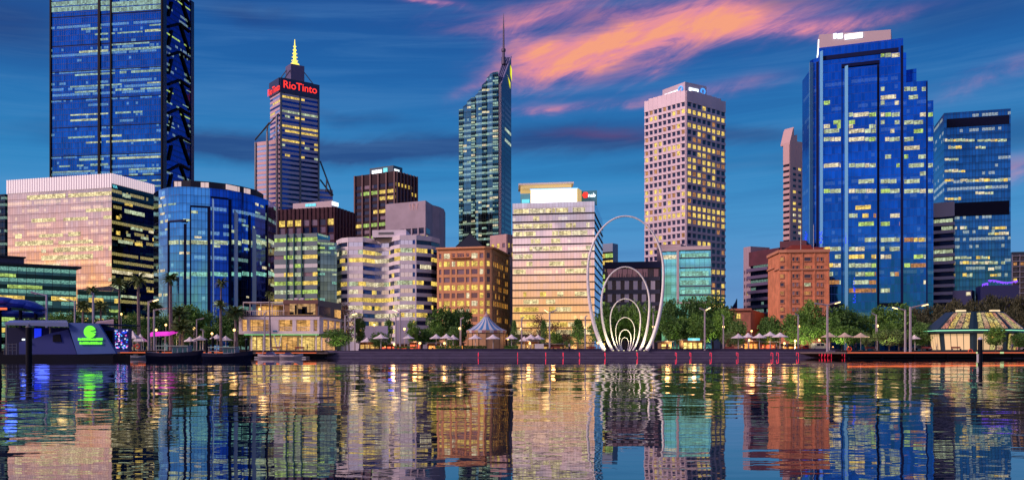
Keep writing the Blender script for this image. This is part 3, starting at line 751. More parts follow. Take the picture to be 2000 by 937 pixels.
for k in range(4): 
    mb.hexa([f.p(u + k * 1.3 - .3, v - 1.8, .55), f.p(u + k * 1.3 + .25, v - 1.8, .55), f.p(u + k * 1.3 + .25, v - 1.8, .5), f.p(u + k * 1.3 - .3, v - 1.8, .5)],
            [f.p(u + k * 1.3 - (.9 if k % 2 == 0 else -.3), v + 1.8, .7), f.p(u + k * 1.3 + (.0 if k % 2 == 0 else 1.1), v + 1.8, .7), f.p(u + k * 1.3, v + 1.8, .5), f.p(u + k * 1.3 - .5, v + 1.8, .5)])
mb.build('emblem', mat('faded_emblem', (0.5, 0.35, 0.38), 0.6), q.root)

# ---- orange sandstone-coloured block with pyramid roof
orange = mat('orange_render', (0.78, 0.37, 0.18), 0.75, var=0.08, vs=0.25)
q = poly('orange_office_block', 'orange rendered block with square punched windows and a dark glass pyramid on its roof', 'office building', [(854, 395), (947, 390), (960, 391), (994, 425)], 482.5, 390, 20)
poly_body(q, [mat('dark_core', (0.05, 0.03, 0.04), 0.6), mat('orange_roof', (0.35, 0.18, 0.12), 0.8)])
mb = MB(); rng = random.Random(3)
rp = [.2, .95, .08, .05, 1.0, .12, 1.0, 1.0, .8, .8, .5]
rows = rows_of(q.h, 3.5, 2.25, 2.5, 3.0)
fx = q.faces[0]
edges = [(858, 862.5), (867, 879), (882.5, 889.5), (893, 907), (910.5, 917), (921, 933), (937, 944.5)]
def punched(f, spans, rows, rp, keys, dark, o=.35):
    prev = f.h
    for (v0, v1) in rows: f.slab(mb, 0, f.L, v1, prev, -.2, o); prev = v0
    f.slab(mb, 0, f.L, 0, prev, -.2, o)
    e_ = [0] + [x for s__ in spans for x in s__] + [f.L]
    for i in range(0, len(e_), 2): f.slab(mb, e_[i], e_[i + 1], 0, f.h - .02, -.2, o + .05)
    for ri, (v0, v1) in enumerate(rows):
        for (a, c) in spans:
            q.cells.append((f, a + .04, c - .04, v0, v1, .03, rng.choice(keys) if rng.random() < rp[min(ri, len(rp) - 1)] else rng.choice(dark)))
punched(fx, [(fx.u_at(a), fx.u_at(c)) for a, c in edges], rows, rp, 'yyyw', 'mmb')
f = q.faces[1]; punched(f, [(f.L * .25, f.L * .75)], rows, rp, 'y', 'd')
f = q.faces[2]; sp_ = []
u = 2.2
while u + 2.0 < f.L - 2: sp_.append((u, u + 1.9)); u += 3.3
punched(f, sp_, rows, [.1, .85, .2, .3, .7, .6, .9, .3, .4, .2, .3], 'yy', 'd')
mb.build('rendered_frame', orange, q.root)
mb = MB()
for f in q.faces: f.slab(mb, -.3, f.L + .3, f.h - .5, f.h + .25, 0, 1.2)
mb.build('cornice', orange, q.root)
mb = MB(); fx.slab(mb, fx.u_at(881), fx.u_at(919), fx.h - 4.6, fx.h - 4.2, .3, 1.6); fx.slab(mb, fx.u_at(881), fx.u_at(919), fx.h - 3.3, fx.h - 3.1, 1.4, 1.55)
for k in range(9): fx.slab(mb, fx.u_at(881 + k * 4.6), fx.u_at(881 + k * 4.6) + .15, fx.h - 4.2, fx.h - 3.1, 1.4, 1.55)
mb.build('balcony', orange, q.root)
window_parts(q.root, q.cells)
pyr = [P(890, 399), P(944, 397), P(946, 410), P(894, 412)]; zt = q.z1; apx = (sum(p[0] for p in pyr) / 4, 404, Z(455, 404))
mb = MB(); mb.prism(pyr, zt, zt + 1.2)
for i in range(4): mb.face([(*pyr[i], zt + 1.2), (*pyr[(i + 1) % 4], zt + 1.2), apx])
mb.build('pyramid_roof', glass('pyramid_glass', (0.02, 0.06, 0.25), 2, 2, 0.2, seed=3), q.root)
mb = MB()
for i in range(4): mb.tube([(*pyr[i], zt + 1.2), apx], .15, 4)
mb.build('ridge', black, q.root)

# ---- small pink block in the gap
b = Bld('pink_apartment_block', 'narrow pale pink block squeezed between orange block and golden glass office', 'apartment block', (958, 462), (990, 455), (1004, None), 457)
b.body([mat('core2', (0.1, 0.07, 0.1)), darkroof]); mb = MB(); ppk = mat('pink_render', (0.55, 0.36, 0.36), 0.7, var=.08, vs=.3)
grid(b, b.lf, mb, 4.6, 2.3, 3.4, .5, 4.5, .15, 'y', 'bd', .3, .35, seed=61); grid(b, b.rf, mb, 4.6, 2.3, 3.4, .5, 4.5, .25, 'yw', 'bd', .3, .35, seed=62); mb.build('rendered_frame', ppk, b.root); b.finish(60)

# ---- golden glass office with the bright sign box
g_gold = glass('golden_glass', (0.95, 0.88, 0.86), 1.35, 3.32, 0.06, (0.30, 0.20, 0.14), 0.16, 0.95, lit=0.10, litcol=(1.0, 0.9, 0.4), les=0.3, wob=0.006, var=0.10, seed=14)
g_side = glass('pale_blue_glass', (0.25, 0.42, 0.72), 1.35, 3.32, 0.09, (0.05, 0.08, 0.15), 0.2, 0.8, lit=0.1, les=0.3, wob=0.012, var=0.25, seed=15)
b = Bld('golden_office_block', 'pale golden glass office with dark floor ledges and a glowing white sign box on top', 'office building', (1001, 391), (1161, 385), (1177, None), 393)
b.body([g_gold, darkroof, g_side], 'glass_facade', 1, (0, 2, 2, 2))
ledge = mat('dark_ledge', (0.03, 0.03, 0.05), 0.5)
for k in range(19):
    v = b.h - 5.2 - k * 3.32 - (1.4 if k == 0 else 0) * 0
    if v < 3: break
    mb = MB(); b.lf.slab(mb, 0, b.lf.L + .3, v, v + .42, 0, .7)
    if k % 1 == 0: b.rf.slab(mb, 0, b.rf.L, v, v + .2, 0, .35)
    mb.build('floor_ledge', ledge, b.root)
rng = random.Random(5)
for k, cov in enumerate([.7, .05, .6, .85, .4, .8, .45, .6, .4, .1, .1, .25, .15, .45, .2, .7, .8]):
    v = b.h - 5.2 - k * 3.32 + .7; i = 0.5
    while i < b.lf.L - 3:
        L_ = rng.choice((1.35, 2.7, 4.05, 5.4, 6.75))
        if rng.random() < cov: b.cells.append((b.lf, i, min(i + L_, b.lf.L - .3), v, v + 2.0, .06, rng.choice('hhhw' if k < 9 else 'hhy')))
        i += L_ + .3
b.finish(100)
zr = b.z1
sb = Face(P(1036, 392), P(1128, 389), zr, Z(367, 389)); D2 = Vector((0, 1))
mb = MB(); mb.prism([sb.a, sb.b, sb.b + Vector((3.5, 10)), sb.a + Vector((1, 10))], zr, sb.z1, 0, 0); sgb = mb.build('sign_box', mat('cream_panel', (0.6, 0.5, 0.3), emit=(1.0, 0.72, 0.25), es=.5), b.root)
mb = MB(); sb.slab(mb, .3, sb.L - .3, .4, sb.h - .4, .05, .35); mb.build('lit_panel', mat('glare_white', (0.8, 0.8, 0.8), emit=(1.0, .97, .82), es=1.8), sgb)
mb = MB(); sb.slab(mb, -.2, sb.L + .2, sb.h - .25, sb.h + .05, .0, .5); sb.slab(mb, -.2, sb.L + .2, .0, .3, .0, .5); mb.build('blue_edge', mat('blue_edge_light', (.1, .3, .6), emit=(.15, .5, 1.0), es=1.3), sgb)
rs = Face(P(1017, 398), P(1116, 394), Z(366, 396), Z(357.5, 396))
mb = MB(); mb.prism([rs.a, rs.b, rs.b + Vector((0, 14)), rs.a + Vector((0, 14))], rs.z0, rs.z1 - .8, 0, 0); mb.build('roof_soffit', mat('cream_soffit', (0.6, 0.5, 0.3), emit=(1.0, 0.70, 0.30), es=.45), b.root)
mb = MB(); mb.prism([rs.a - Vector((1, 1)), rs.b + Vector((1, -1)), rs.b + Vector((1, 15)), rs.a + Vector((-1, 15))], rs.z1 - .8, rs.z1, 0, 0); mb.build('roof_slab', whitep, b.root)
tealp = mat('teal_panel', (0.08, 0.30, 0.38), 0.3, .4)
for a_, c_, y_ in ((1017, 1035, 378), (1128.5, 1166, 372)):
    f = Face(P(a_, 396), P(c_, 393.5), zr, Z(y_, 394)); mb = MB(); mb.prism([f.a, f.b, f.b + Vector((0, 9)), f.a + Vector((0, 9))], zr, f.z1); tp = mb.build('rooftop_box', tealp, b.root)
mb = MB(); u = f.u_at(1143.5); v = f.v_at(381, u); mb.face([f.p(u + 1.5 * math.cos(k * 1.047), v + 1.5 * math.sin(k * 1.047), .2) for k in range(6)]); mb.build('emblem', signr, tp)
text_on(f, 'nab', 1156, 381.5, 8, signw, tp, .2)
mb = MB(); f0 = Face(P(1018, 393.5), P(1034, 393), zr, zr + 5); f0.slab(mb, .3, f0.L, .6, 2.2, 0, .3); mb.build('lit_panel', cyans, b.root)

# ---- slim dark block behind and dark grid-fronted building
b = Bld('dark_lit_block', 'slim dark block with rows of yellow windows behind the tall white ring', 'office building', (1174, 545), (1197, 540), (1207, None), 475)
b.body([g_dk, darkroof, mat('steel_blue_panel', (0.2, 0.26, 0.38), 0.4, .4)], 'wall', 1, (0, 2, 2, 2))
mb = MB(); b.lf.slab(mb, -.1, b.lf.L + .1, b.h - 5, b.h + .1, 0, .4); mb.build('parapet', mat('steel_blue_panel2', (0.2, 0.26, 0.38), 0.4, .4), b.root)
mb = MB(); grid(b, b.lf, mb, 4.2, 2.6, 3, 1, 6, .9, 'yg', 'd', .3, 0, seed=65); mb.build('floor_bands', black, b.root); b.finish(50)
b = Bld('grid_fronted_building', 'dark building faced with a grid of pale mauve panels, behind the rings', 'office building', (1182, 402), (1289, 398), (1291, None), 511)
b.body([mat('blue_black', (0.012, 0.018, 0.05), .25, .3), darkroof]); f = b.lf
mb = MB(); f.slab(mb, -.2, f.L + .2, f.v_at(524, 10), f.h + .1, 0, 1.2); mb.build('parapet', mat('navy_parapet', (0.018, 0.025, 0.075), .4), b.root)
panel = mat('mauve_panel', (0.80, 0.72, 0.80), .5); mull = mat('slate_band', (0.06, 0.07, 0.12), .5)
mb = MB()
for y0, y1 in ((541, 548), (566, 574), (590, 597), (613, 618)): f.slab(mb, 0, f.L, f.v_at(y1, 10), f.v_at(y0, 10), .1, .6)
mb.build('floor_bands', mull, b.root)
pc = 0
for y0, y1 in ((548.5, 565.5), (574.5, 589.5), (597.5, 612.5), (619, 634)):
    for x in (1187, 1203.5, 1220, 1237, 1253.5, 1271):
        mb = MB(); a, c, v0, v1 = f.rect(x, y0, x + 8.5, y1); f.slab(mb, a, c, v0, v1, .1, .55); mb.build('facade_panel', panel, b.root)
for x in (1186, 1196, 1206, 1216, 1226, 1236, 1246, 1256, 1266, 1277):
    mb = MB(); a, c, v0, v1 = f.rect(x, 525, x + 9, 541); f.quad(mb, a, c, v0, v1, .08); mb.build('window', LIT['m' if x != 1266 else 'd'], b.root)
rng = random.Random(2)
for k in range(22): mb = MB(); u = 1 + k * f.L / 23; h_ = rng.uniform(0, 2.2); f.slab(mb, u, u + .25, f.v_at(545, 10), f.v_at(541, 10) + h_, .6, .8); mb.build('picket', mull, b.root)

# ---- teal glass building with pale frame
g_teal = glass('bright_teal_glass', (0.16, 0.72, 1.0), 2.1, 4.3, 0.1, (0.03, 0.16, 0.2), 0.1, 0.9, lit=0.35, litcol=(0.2, 0.85, 0.85), les=0.2, wob=0.008, var=.2, seed=16, metal=.85)
b = Bld('teal_glass_building', 'bright teal glass building in a pale stone frame at the foot of the white tower', 'office building', (1292, 401), (1388, 396), (1390, None), 484)
b.body([g_teal, darkroof], 'glass_facade'); f = b.lf; pst = mat('pale_stone', (0.60, 0.50, 0.55), .6)
mb = MB(); a, c, v0, v1 = f.rect(1292, 484, 1324, 496); f.slab(mb, 0, c, f.h - 1.2, f.h, 0, 2.2)
a1, c1 = f.u_at(1322), f.u_at(1326.5); f.slab(mb, a1, c1, f.v_at(592, a1), f.h + .6, 0, 2.6); f.slab(mb, a1, f.L, f.h - .9, f.h + .7, 0, 2.7); f.slab(mb, a1, f.L, f.v_at(593, a1), f.v_at(590, a1), 0, 2.5)
mb.build('stone_frame', pst, b.root)
for y in (504, 523, 541, 559, 576):
    mb = MB(); f.slab(mb, c1 + .3, f.L + .6, f.v_at(y + 1.2, a1), f.v_at(y - .6, a1), 0, 1.6); mb.build('floor_ledge', mat('violet_ledge', (.10, .09, .18), .5), b.root)
for y0, y1, k in ((491, 502, 'p'), (525, 539, 'c'), (543, 556, 'c'), (562, 573, 'p')):
    a, c, v0, v1 = f.rect(1329, y0, 1384, y1); b.cells.append((f, a, c, v0, v0 + (v1 - v0) * .7, .08, 'c'))
a, c, v0, v1 = f.rect(1294, 498, 1321, 506); b.cells.append((f, a, c, v0, v1, .08, 'w')); b.finish()
bb = Bld('e', '', 'x', (1283, 420), (1330, 415), (1345, None), 476); bpy.data.objects.remove(bb.root)
mb = MB(); mb.prism([bb.L, bb.C, bb.R, bb.B], GZ, bb.z1); mb.build('rear_block', mat('mauve_concrete', (.38, .28, .34), .7), b.root)
mb = MB(); bb.lf.slab(mb, 0, bb.lf.L, bb.h - 2, bb.h - .6, 0, .6); mb.build('cornice', pst, b.root)

# ---- white sawtooth tower
alu = mat('pale_aluminium', (0.62, 0.52, 0.62), 0.45, 0.15, var=.06, vs=.1)
b = Bld('sawtooth_tower', 'tall pale mauve tower of sawtooth bays, many windows lit yellow', 'tower', (1260, 523), (1340, 500), (1415, None), 179)
b.body([mat('sawtooth_core', (0.10, 0.08, 0.12), .6), darkroof])
rowsL = [0, .55, .05, .3, 0, .15, .5, .5, .1, .25, .05, .02, .45, .5, .4, .55, .9, .1, .05, .45, .3, .05, .02]
rowsR = [.05, .95, .05, .8, .45, 0, .95, .6, .95, .7, .3, 1, 0, .85, .05, 1, .95, 1, 0, .02, .75, .05, .1, .02, .9, .1, .85, 1, .8]
for f, nb, rp, sd in ((b.lf, 9, rowsL, 1), (b.rf, 8, rowsR, 2)):
    bw = f.L / nb; rows = rows_of(f.h, 3.88, 2.45, 5.8, 3); rng = random.Random(sd)
    for i in range(nb):
        mb = MB(); u0 = i * bw; u1 = u0 + bw; zt = 1.4 if i not in (0, nb - 1) else .6
        dep = 1.2   # each bay is a wedge: one side stands out, the other returns to the core
        prof = [(u0, 0.0), (u0 + bw * .12, dep if sd == 1 else .5), (u0 + bw * .9, .5 if sd == 1 else dep), (u1, 0.0)]
        def sk(v0, v1, wa=0, wb=1):
            for (p0, p1) in zip(prof, prof[1:]):
                mb.face([f.p(p0[0], v0, p0[1]), f.p(p1[0], v0, p1[1]), f.p(p1[0], v1, p1[1]), f.p(p0[0], v1, p0[1])])
            mb.face([f.p(p[0], v1, p[1]) for p in prof]); mb.face([f.p(p[0], v0, p[1]) for p in prof][::-1])
        prev = f.h + zt
        for (v0, v1) in rows: sk(v1, prev); prev = v0
        sk(0, prev)
        for (w0, w1) in ((0, .20), (.84, 1.0)):
            pa = u0 + bw * (w0 if w0 else 0.0); pb_ = u0 + bw * w1
            f.slab(mb, pa, pb_, 0, f.h, 0.0, .46)
        mb.build('sawtooth_bay', alu, b.root)
        for ri, (v0, v1) in enumerate(rows):
            p_ = rp[min(ri, len(rp) - 1)]
            if i >= nb * .5 and sd == 1: p_ *= 1.1
            b.cells.append((f, u0 + bw * .20, u0 + bw * .84, v0, v1, .42, ('y' if rng.random() < .85 else 'o') if rng.random() < p_ else ('o' if rng.random() < .08 else 'd')))
b.finish(100)
s_ = Bld('s', '', 'x', (1294, 524), (1338, 508), (1380, None), 160); bpy.data.objects.remove(s_.root)
mb = MB(); mb.prism([s_.L, s_.C, s_.R, s_.B], b.z1, s_.z1); rb = mb.build('rooftop_box', alu, b.root)
mb = MB(); s_.lf.slab(mb, 2, s_.lf.L - 6, s_.h - 5.5, s_.h - 3.2, .1, .4); s_.rf.slab(mb, 3, s_.rf.L * .6, s_.h - 5, s_.h - 2.8, .1, .4); mb.build('lettering', signw, rb)
mb = MB(); 
for f_, x_ in ((s_.lf, 1330), (s_.rf, 1372)):
    u = f_.u_at(x_); mb.tube([f_.p(u + 1.6 * math.cos(a_ * .5), s_.h - 3.5 + 1.6 * math.sin(a_ * .5), .5) for a_ in range(12)], .35, 5, closed=True)
mb.build('emblem', signb, rb)

# ---- slim pink tower behind the big blue one
b = Bld('slim_pink_tower', 'slim pale pink tower with pointed top peeping out left of the stepped blue tower', 'tower', (1530, None), (1542, 640), (1590, 655), 282)
b.body([mat('core3', (.1, .08, .1)), darkroof]); mb = MB(); pk2 = mat('light_pink_precast', (.60, .40, .42), .6)
grid(b, b.rf, mb, 4.2, 1.9, 6.3, .62, 16, .45, 'yyw', 'd', .3, .4, seed=71, edge=2.2); grid(b, b.lf, mb, 4.2, 1.8, 3, 1, 14, .03, 'y', 'm', .3, 0, seed=72)
mb.build('precast_frame', pk2, b.root)
mb = MB(); f = b.rf
top = [(0, 0), (0, 1.5), (3.2, 11), (4.4, 13), (4.6, 6), (8, 8), (8, 3), (f.L, 4), (f.L, 0)]
mb.face([f.p(u, f.h + v, .3) for u, v in top[::-1]][::-1]); mb.face([f.p(u, f.h + v, -8) for u, v in top[::-1]])
for (a_, c_) in zip(top, top[1:]): mb.face([f.p(a_[0], f.h + a_[1], .3), f.p(a_[0], f.h + a_[1], -8), f.p(c_[0], f.h + c_[1], -8), f.p(c_[0], f.h + c_[1], .3)])
mb.build('pointed_crown', pk2, b.root); b.finish(60)

# ---- maroon stepped building, pale slab beside it, low brick house
b = Bld('pale_slab_block', 'narrow pale mauve block left of the maroon building', 'apartment block', (1453, 455), (1467, 450), (1476, None), 481)
b.body([mat('mauve_concrete', (.38, .28, .34)), darkroof]); mb = MB(); mc = mat('mauve_render', (.40, .30, .37), .7)
grid(b, b.lf, mb, 3.6, 1.7, 2.0, .6, 12, .3, 'yw', 'db', .25, .3, seed=74); mb.build('rendered_frame', mc, b.root); b.finish(40)
mar = mat('maroon_cladding', (.11, .030, .048), .5, var=.15, vs=.2)
b = Bld('maroon_stepped_building', 'maroon building with slanting balcony floors behind the brick hotel', 'office building', (1466, None), (1524, 430), (1600, 440), 484)
b.body([glass('maroon_glass', (.03, .06, .12), 2, 3.7, .15, lit=.2, litcol=(.5, .85, .7), les=.3, seed=18), mar], 'wall')
mb = MB(); b.lf.slab(mb, -.2, b.lf.L, b.h - 7, b.h + .1, 0, .9); b.rf.slab(mb, 0, b.rf.L, b.h - 7, b.h + .1, 0, .9); mb.build('parapet', mar, b.root)
for k in range(10):
    mb = MB(); v = b.h - 10 - k * 3.7; b.lf.slab(mb, 0, b.lf.L * .72, v, v + 1.5, 0, 2.6 - .1 * k); mb.build('balcony_floor', mat('violet_balcony', (.13, .10, .2), .5), b.root)
bb = Bld('e', '', 'x', (1523, 445), (1575, 440), (1580, None), 469); bpy.data.objects.remove(bb.root)
mb = MB(); mb.prism([bb.L, bb.C, bb.R, bb.B], b.z1 - .4, bb.z1); mb.build('rooftop_block', mar, b.root)
brick = mat('red_brick', (.33, .12, .08), .8, var=.2, vs=.6)
b = Bld('brick_house', 'low red brick house with lit yellow windows among the trees', 'house', (1417, 372), (1466, 368), (1500, 372), 603)
b.lf = Face(b.L, b.C, b.z0, b.z1)
b.body([brick, darkroof]); mb = MB(); b.lf.slab(mb, -.5, b.lf.L + .5, b.h - .6, b.h + .3, 0, .9); mb.build('cornice', brick, b.root); mb = MB(); b.lf.slab(mb, 0, b.lf.L, b.h * .47, b.h * .47 + .5, 0, .4); mb.build('cornice', brick, b.root)
for x, y in ((1420, 617), (1442, 617), (1424, 634), (1444, 636), (1422, 655), (1452, 655)):
    a, c, v0, v1 = b.lf.rect(x - 4.5, y - 5, x + 4.5, y + 5); mb = MB(); b.lf.quad(mb, a, c, v0, v1, .06); wo = mb.build('window', LIT['y'], b.root)
    mb = MB(); b.lf.slab(mb, (a + c) / 2 - .08, (a + c) / 2 + .08, v0, v1, .06, .16); b.lf.slab(mb, a, c, v0 - .15, v0, .06, .2); mb.build('window_frame', darkroof, wo)
mb = MB(); f = Face(P(1429, 520), P(1440, 520), GZ, 30); 
pts = [(0, 0), (0, Z(602, 520) - GZ), (1.3, Z(596, 520) - GZ), (2.6, Z(589, 520) - GZ), (3.3, Z(583, 520) - GZ), (3.3, 0)]
mb.face([f.p(u, v, 0) for u, v in pts][::-1]); mb.face([f.p(u, v, -2) for u, v in pts])
for a_, c_ in zip(pts, pts[1:] + pts[:1]): mb.face([f.p(a_[0], a_[1], 0), f.p(c_[0], c_[1], 0), f.p(c_[0], c_[1], -2), f.p(a_[0], a_[1], -2)])
o = mb.build('sail_spire', navy, org=(f.a.x, f.a.y, GZ)); tag(o, 'dark sail-shaped spire standing in the sky gap above the brick house', 'spire')

# ---- brick hotel
terra = mat('terracotta_brick', (.66, .25, .13), .85, var=.22, vs=.35, bump=.3, bs=1.5)
terra2 = mat('terracotta_trim', (.58, .26, .16), .8)
q = poly('brick_hotel', 'stout terracotta brick hotel with stone cornices and red roof terraces', 'hotel', [(1500, 392), (1513, 379), (1522, 371), (1536, 370), (1620, 368)], 490, 370, 22)
poly_body(q, [terra, mat('red_roof', (.25, .04, .03), .6)])
for k_ in range(3):
    mb = MB()
    for f in q.faces:
        v = (f.h - .1, f.v_at(526, 5), f.v_at(625, 5))[k_]; t_ = (.6, .3, .3)[k_]; f.slab(mb, -.12, f.L + .12, v - t_, v + t_, 0, (.6, .5, .5)[k_])
    mb.build('cornice', terra2, q.root)
def hwin(f, x, y, wpx, hpx, key, arch=False):
    a, c, v0, v1 = f.rect(x - wpx / 2, y - hpx / 2, x + wpx / 2, y + hpx / 2); mb = MB()
    f.quad(mb, a, c, v0, v1, .05); o = mb.build('window', LIT[key], q.root)
    mb = MB(); f.slab(mb, a - .15, c + .15, v0 - .3, v0, 0, .35); f.slab(mb, a - .15, c + .15, v1, v1 + .25, 0, .3); f.slab(mb, a - .15, a, v0, v1, 0, .2); f.slab(mb, c, c + .15, v0, v1, 0, .2)
    if arch:
        um = (a + c) / 2; r_ = (c - a) / 2
        mb.tube([f.p(um + r_ * math.cos(t_ * .3927), v1 + r_ * math.sin(t_ * .3927), .2) for t_ in range(9)], .16, 4)
    mb.build('window_frame', terra2, o)
f = q.faces[3]; rng = random.Random(8)
ys = [506, 522.5, 539, 555.5, 572, 588, 604, 618, 640]
for i, y in enumerate(ys):
    for x in (1549.5, 1557): hwin(f, x, y, 4.2, 7, rng.choice('dddb'))
    for x in (1597, 1604.5): hwin(f, x, y, 4.0, 7, rng.choice('dddb'))
    hwin(f, 1577, y, 12.5, 6.5, ['d', 'o', 'd', 'p', 'o', 'o', 'd', 'd', 'o'][i])
    g2 = q.faces[2]; hwin(g2, 1527.5, y, 7, 6.5, 'd' if i % 2 else 'o', i in (0, 3, 6))
f = q.faces[3]; mb = MB()
for x in (1541, 1565, 1589, 1616): u = f.u_at(x); f.slab(mb, u, u + .7, 0, f.h, 0, .25)
mb.build('pilaster', terra, q.root)
mb = MB(); f.slab(mb, f.u_at(1540), f.u_at(1612), f.h, f.h + 1.8, -12, -3); f.slab(mb, f.u_at(1550), f.u_at(1590), f.h + 1.8, f.h + 3, -11, -5); mb.build('roof_terrace', mat('red_roof', (.25, .04, .03)), q.root)
for x in (1565, 1590):
    mb = MB(); u = f.u_at(x); p_ = f.p(u, f.h, -1); mb.tube([p_, (p_[0], p_[1], p_[2] + 11)], .09, 5); mb.build('flagpole', whitep, q.root)

# ---- stepped deep blue tower
g_ex = glass('royal_blue_glass', (0.010, 0.13, 0.62), 1.5, 4.05, 0.07, (0.012, 0.06, 0.32), 0.0, 1, lit=0.10, litcol=(.5, .8, .6), les=.07, wob=0.012, var=.35, seed=21, hline=.16)
b = Bld('stepped_blue_tower', 'huge royal blue glass tower whose right side steps down, pale box on its roof', 'tower', (1568, 470), (1599, 440), (1600, None), 94)
root = b.root; bpy.data.objects.remove(root); 
q = poly('stepped_blue_tower', 'huge royal blue glass tower whose right side steps down, pale box on its roof', 'tower', [(1599, 440), (1764, 426)], 94, 440, 42)
f = q.faces[0]
poly_body(q, [g_ex, darkroof], 'glass_facade')
def vol(pts, ytop, ref, part='glass_facade', m_=g_ex, z0=GZ, back=None, mis=None, ms=None):
    P2 = [P(*p) for p in pts]; z1 = Z(ytop, ref); mb = MB(); mb.prism(P2, z0, z1, 0, 1, mis); mb.build(part, ms or [m_, darkroof], q.root); return [Face(P2[i], P2[i + 1], z0, z1) for i in range(len(P2) - 1)]
lightstripe = mat('light_blue_stripe_glass', (.16, .50, .85), .35, .2)
# left: narrow chamfered returns with sloped roof line
v1 = vol([(1567, 470), (1582, 452), (1599, 452), (1599, 480), (1567, 490)], 137, 452)
v2 = vol([(1582, 451.5), (1588, 449), (1599, 446), (1599, 470), (1584, 470)], 116, 449)
s1 = vol([(1764, 430), (1770, 430), (1770, 470), (1764, 470)], 103, 430)
s2 = vol([(1765, 441), (1790, 438), (1790, 470), (1764, 470)], 134, 438)
s3 = vol([(1764, 427), (1812, 423.5), (1812, 465), (1764, 465)], 158, 424)
s4 = vol([(1812, 431), (1823, 430), (1824, 465), (1812, 465)], 196, 430)
# projecting central bay in a dark portal
pb1 = vol([(1650, 434), (1713, 428.5), (1714, 431), (1650, 438)], 131, 431, 'projecting_bay')
mb = MB(); a, c = f.u_at(1643.5), f.u_at(1718); vt = f.v_at(121, 30); f.slab(mb, a, c, vt - .7, vt + .8, 0, 1.2); f.slab(mb, f.u_at(1713), f.u_at(1717.5), 0, vt, 0, .8); f.slab(mb, f.u_at(1644), f.u_at(1645.5), 0, vt, 0, .6); mb.build('dark_portal', slotm, q.root)
for x0, x1, ff, yt in ((1595, 1599.2, v2[1], 122), (1759, 1764.2, f, 90), (1809, 1811.5, s3[0], 160)):
    mb = MB(); a, c = ff.u_at(x0), ff.u_at(x1); ff.slab(mb, a, c, 0, min(ff.h, ff.v_at(yt, a)), 0, .3); mb.build('dark_slot', slotm, q.root)
for x0, x1, ff, yt, o_ in ((1601, 1607.5, f, 102, .8), (1649.5, 1656.5, f, 133, 2.8), (1582.5, 1588, v2[0], 125, .8)):
    mb = MB(); a, c = ff.u_at(x0), ff.u_at(x1); hh = min(ff.h - .1, ff.v_at(yt, a)); k = 0
    mb.hexa([ff.p(a, 0, .0), ff.p(a + .2, 0, o_), ff.p(c, 0, o_ + 1.2), ff.p(c, 0, 0)][::1], [ff.p(a, hh, 0), ff.p(a + .2, hh, o_), ff.p(c, hh, o_ + 1.2), ff.p(c, hh, 0)]); mb.build('light_stripe', lightstripe, q.root)
mb = MB(); f.slab(mb, 1, f.L - 2, f.h - 6.4, f.h - 4.4, 0, .5); mb.build('louvre_band', mat('louvre_navy', (.006, .012, .07), .5), q.root)
secs = [(f, 1609, 1642, 0.06), (pb1[0], 1658, 1711, .06), (f, 1720, 1757, .06), (s3[0], 1766, 1808, .06), (s4[0], 1813, 1822, .06)]
rng = random.Random(14)
ylist = {108: (0, 0, .8, 0, 0), 136: (0, .2, 0, 0, 0), 174: (.3, 0, .7, .5, 0), 190: (0, 0, .5, .2, 0), 201: (.3, 0, .2, 0, 0), 224: (0, .95, .9, .7, .4), 239: (.5, .2, .8, .4, .3), 247: (.8, .7, 0, .1, 0), 256: (.6, .8, .8, .8, .3),
         272: (.9, .9, .9, .9, .5), 289: (0, 0, .3, .4, 0), 306: (0, .2, .6, .7, .2), 323: (.8, .95, .7, .5, .3), 339: (0, 0, .1, .7, 0), 354: (0, .2, .2, .5, .2), 373: (.9, .95, .95, .6, .6), 405: (.1, .4, .1, 0, .3), 421: (.1, .5, .9, .4, 0), 437: (0, .9, .6, 0, 0), 452: (0, 0, .2, .1, 0),
         468: (0, .8, 1, .95, 0), 486: (.7, .6, .8, 0, 0), 501: (.7, .5, .6, .3, 0), 518: (.8, .7, .4, .5, .3), 535: (.5, .6, .5, .1, 0), 551: (.8, .5, 0, .4, 0), 567: (0, .9, .2, 0, 0), 582: (0, .0, .3, 0, 0)}
for y, cov in ylist.items():
    for (ff, x0, x1, off), cv in zip(secs, cov):
        if cv <= 0 or ff.v_at(y - 5, 0) > ff.h: continue
        x = x0
        while x < x1:
            L_ = rng.choice((8, 12, 18, 30)); xe = min(x + L_, x1)
            if rng.random() < cv:
                a, c, v0, v1_ = ff.rect(x, y - 4, xe, y + 4); q.cells.append((ff, a, c, v0, v1_, off, rng.choice('pppwg' if y < 400 or rng.random() < .75 else 'yo')))
            x = xe + .8
window_parts(q.root, q.cells, 100)
rfb = [P(1600, 446), P(1740, 434), P(1742, 446), P(1596, 462)]; zt = q.z1
mb = MB(); mb.hexa([(*p, zt) for p in rfb], [(*rfb[0], Z(68, 446)), (*rfb[1], Z(58, 434)), (*rfb[2], Z(58, 436)), (*rfb[3], Z(70, 452))]); rb = mb.build('rooftop_box', mat('pale_pink_panel', (.55, .45, .52)), q.root)
ff = Face(rfb[0], rfb[1], zt, zt + 6); mb = MB()
for x0, x1 in ((1628, 1634), (1636, 1646), (1650, 1685)): a, c, v0, v1_ = ff.rect(x0, 66, x1, 76); ff.slab(mb, a, c, v0, v1_, .1, .4)
mb.build('lettering', signw, rb)
ff = Face(rfb[3], rfb[0], zt, zt + 6); mb = MB(); mb.tube([ff.p(2, .5, .2), ff.p(ff.L - 1, 6.5, .2), ff.p(ff.L - 1, .8, .2)], .3, 4, closed=True); mb.build('emblem', signw, rb)
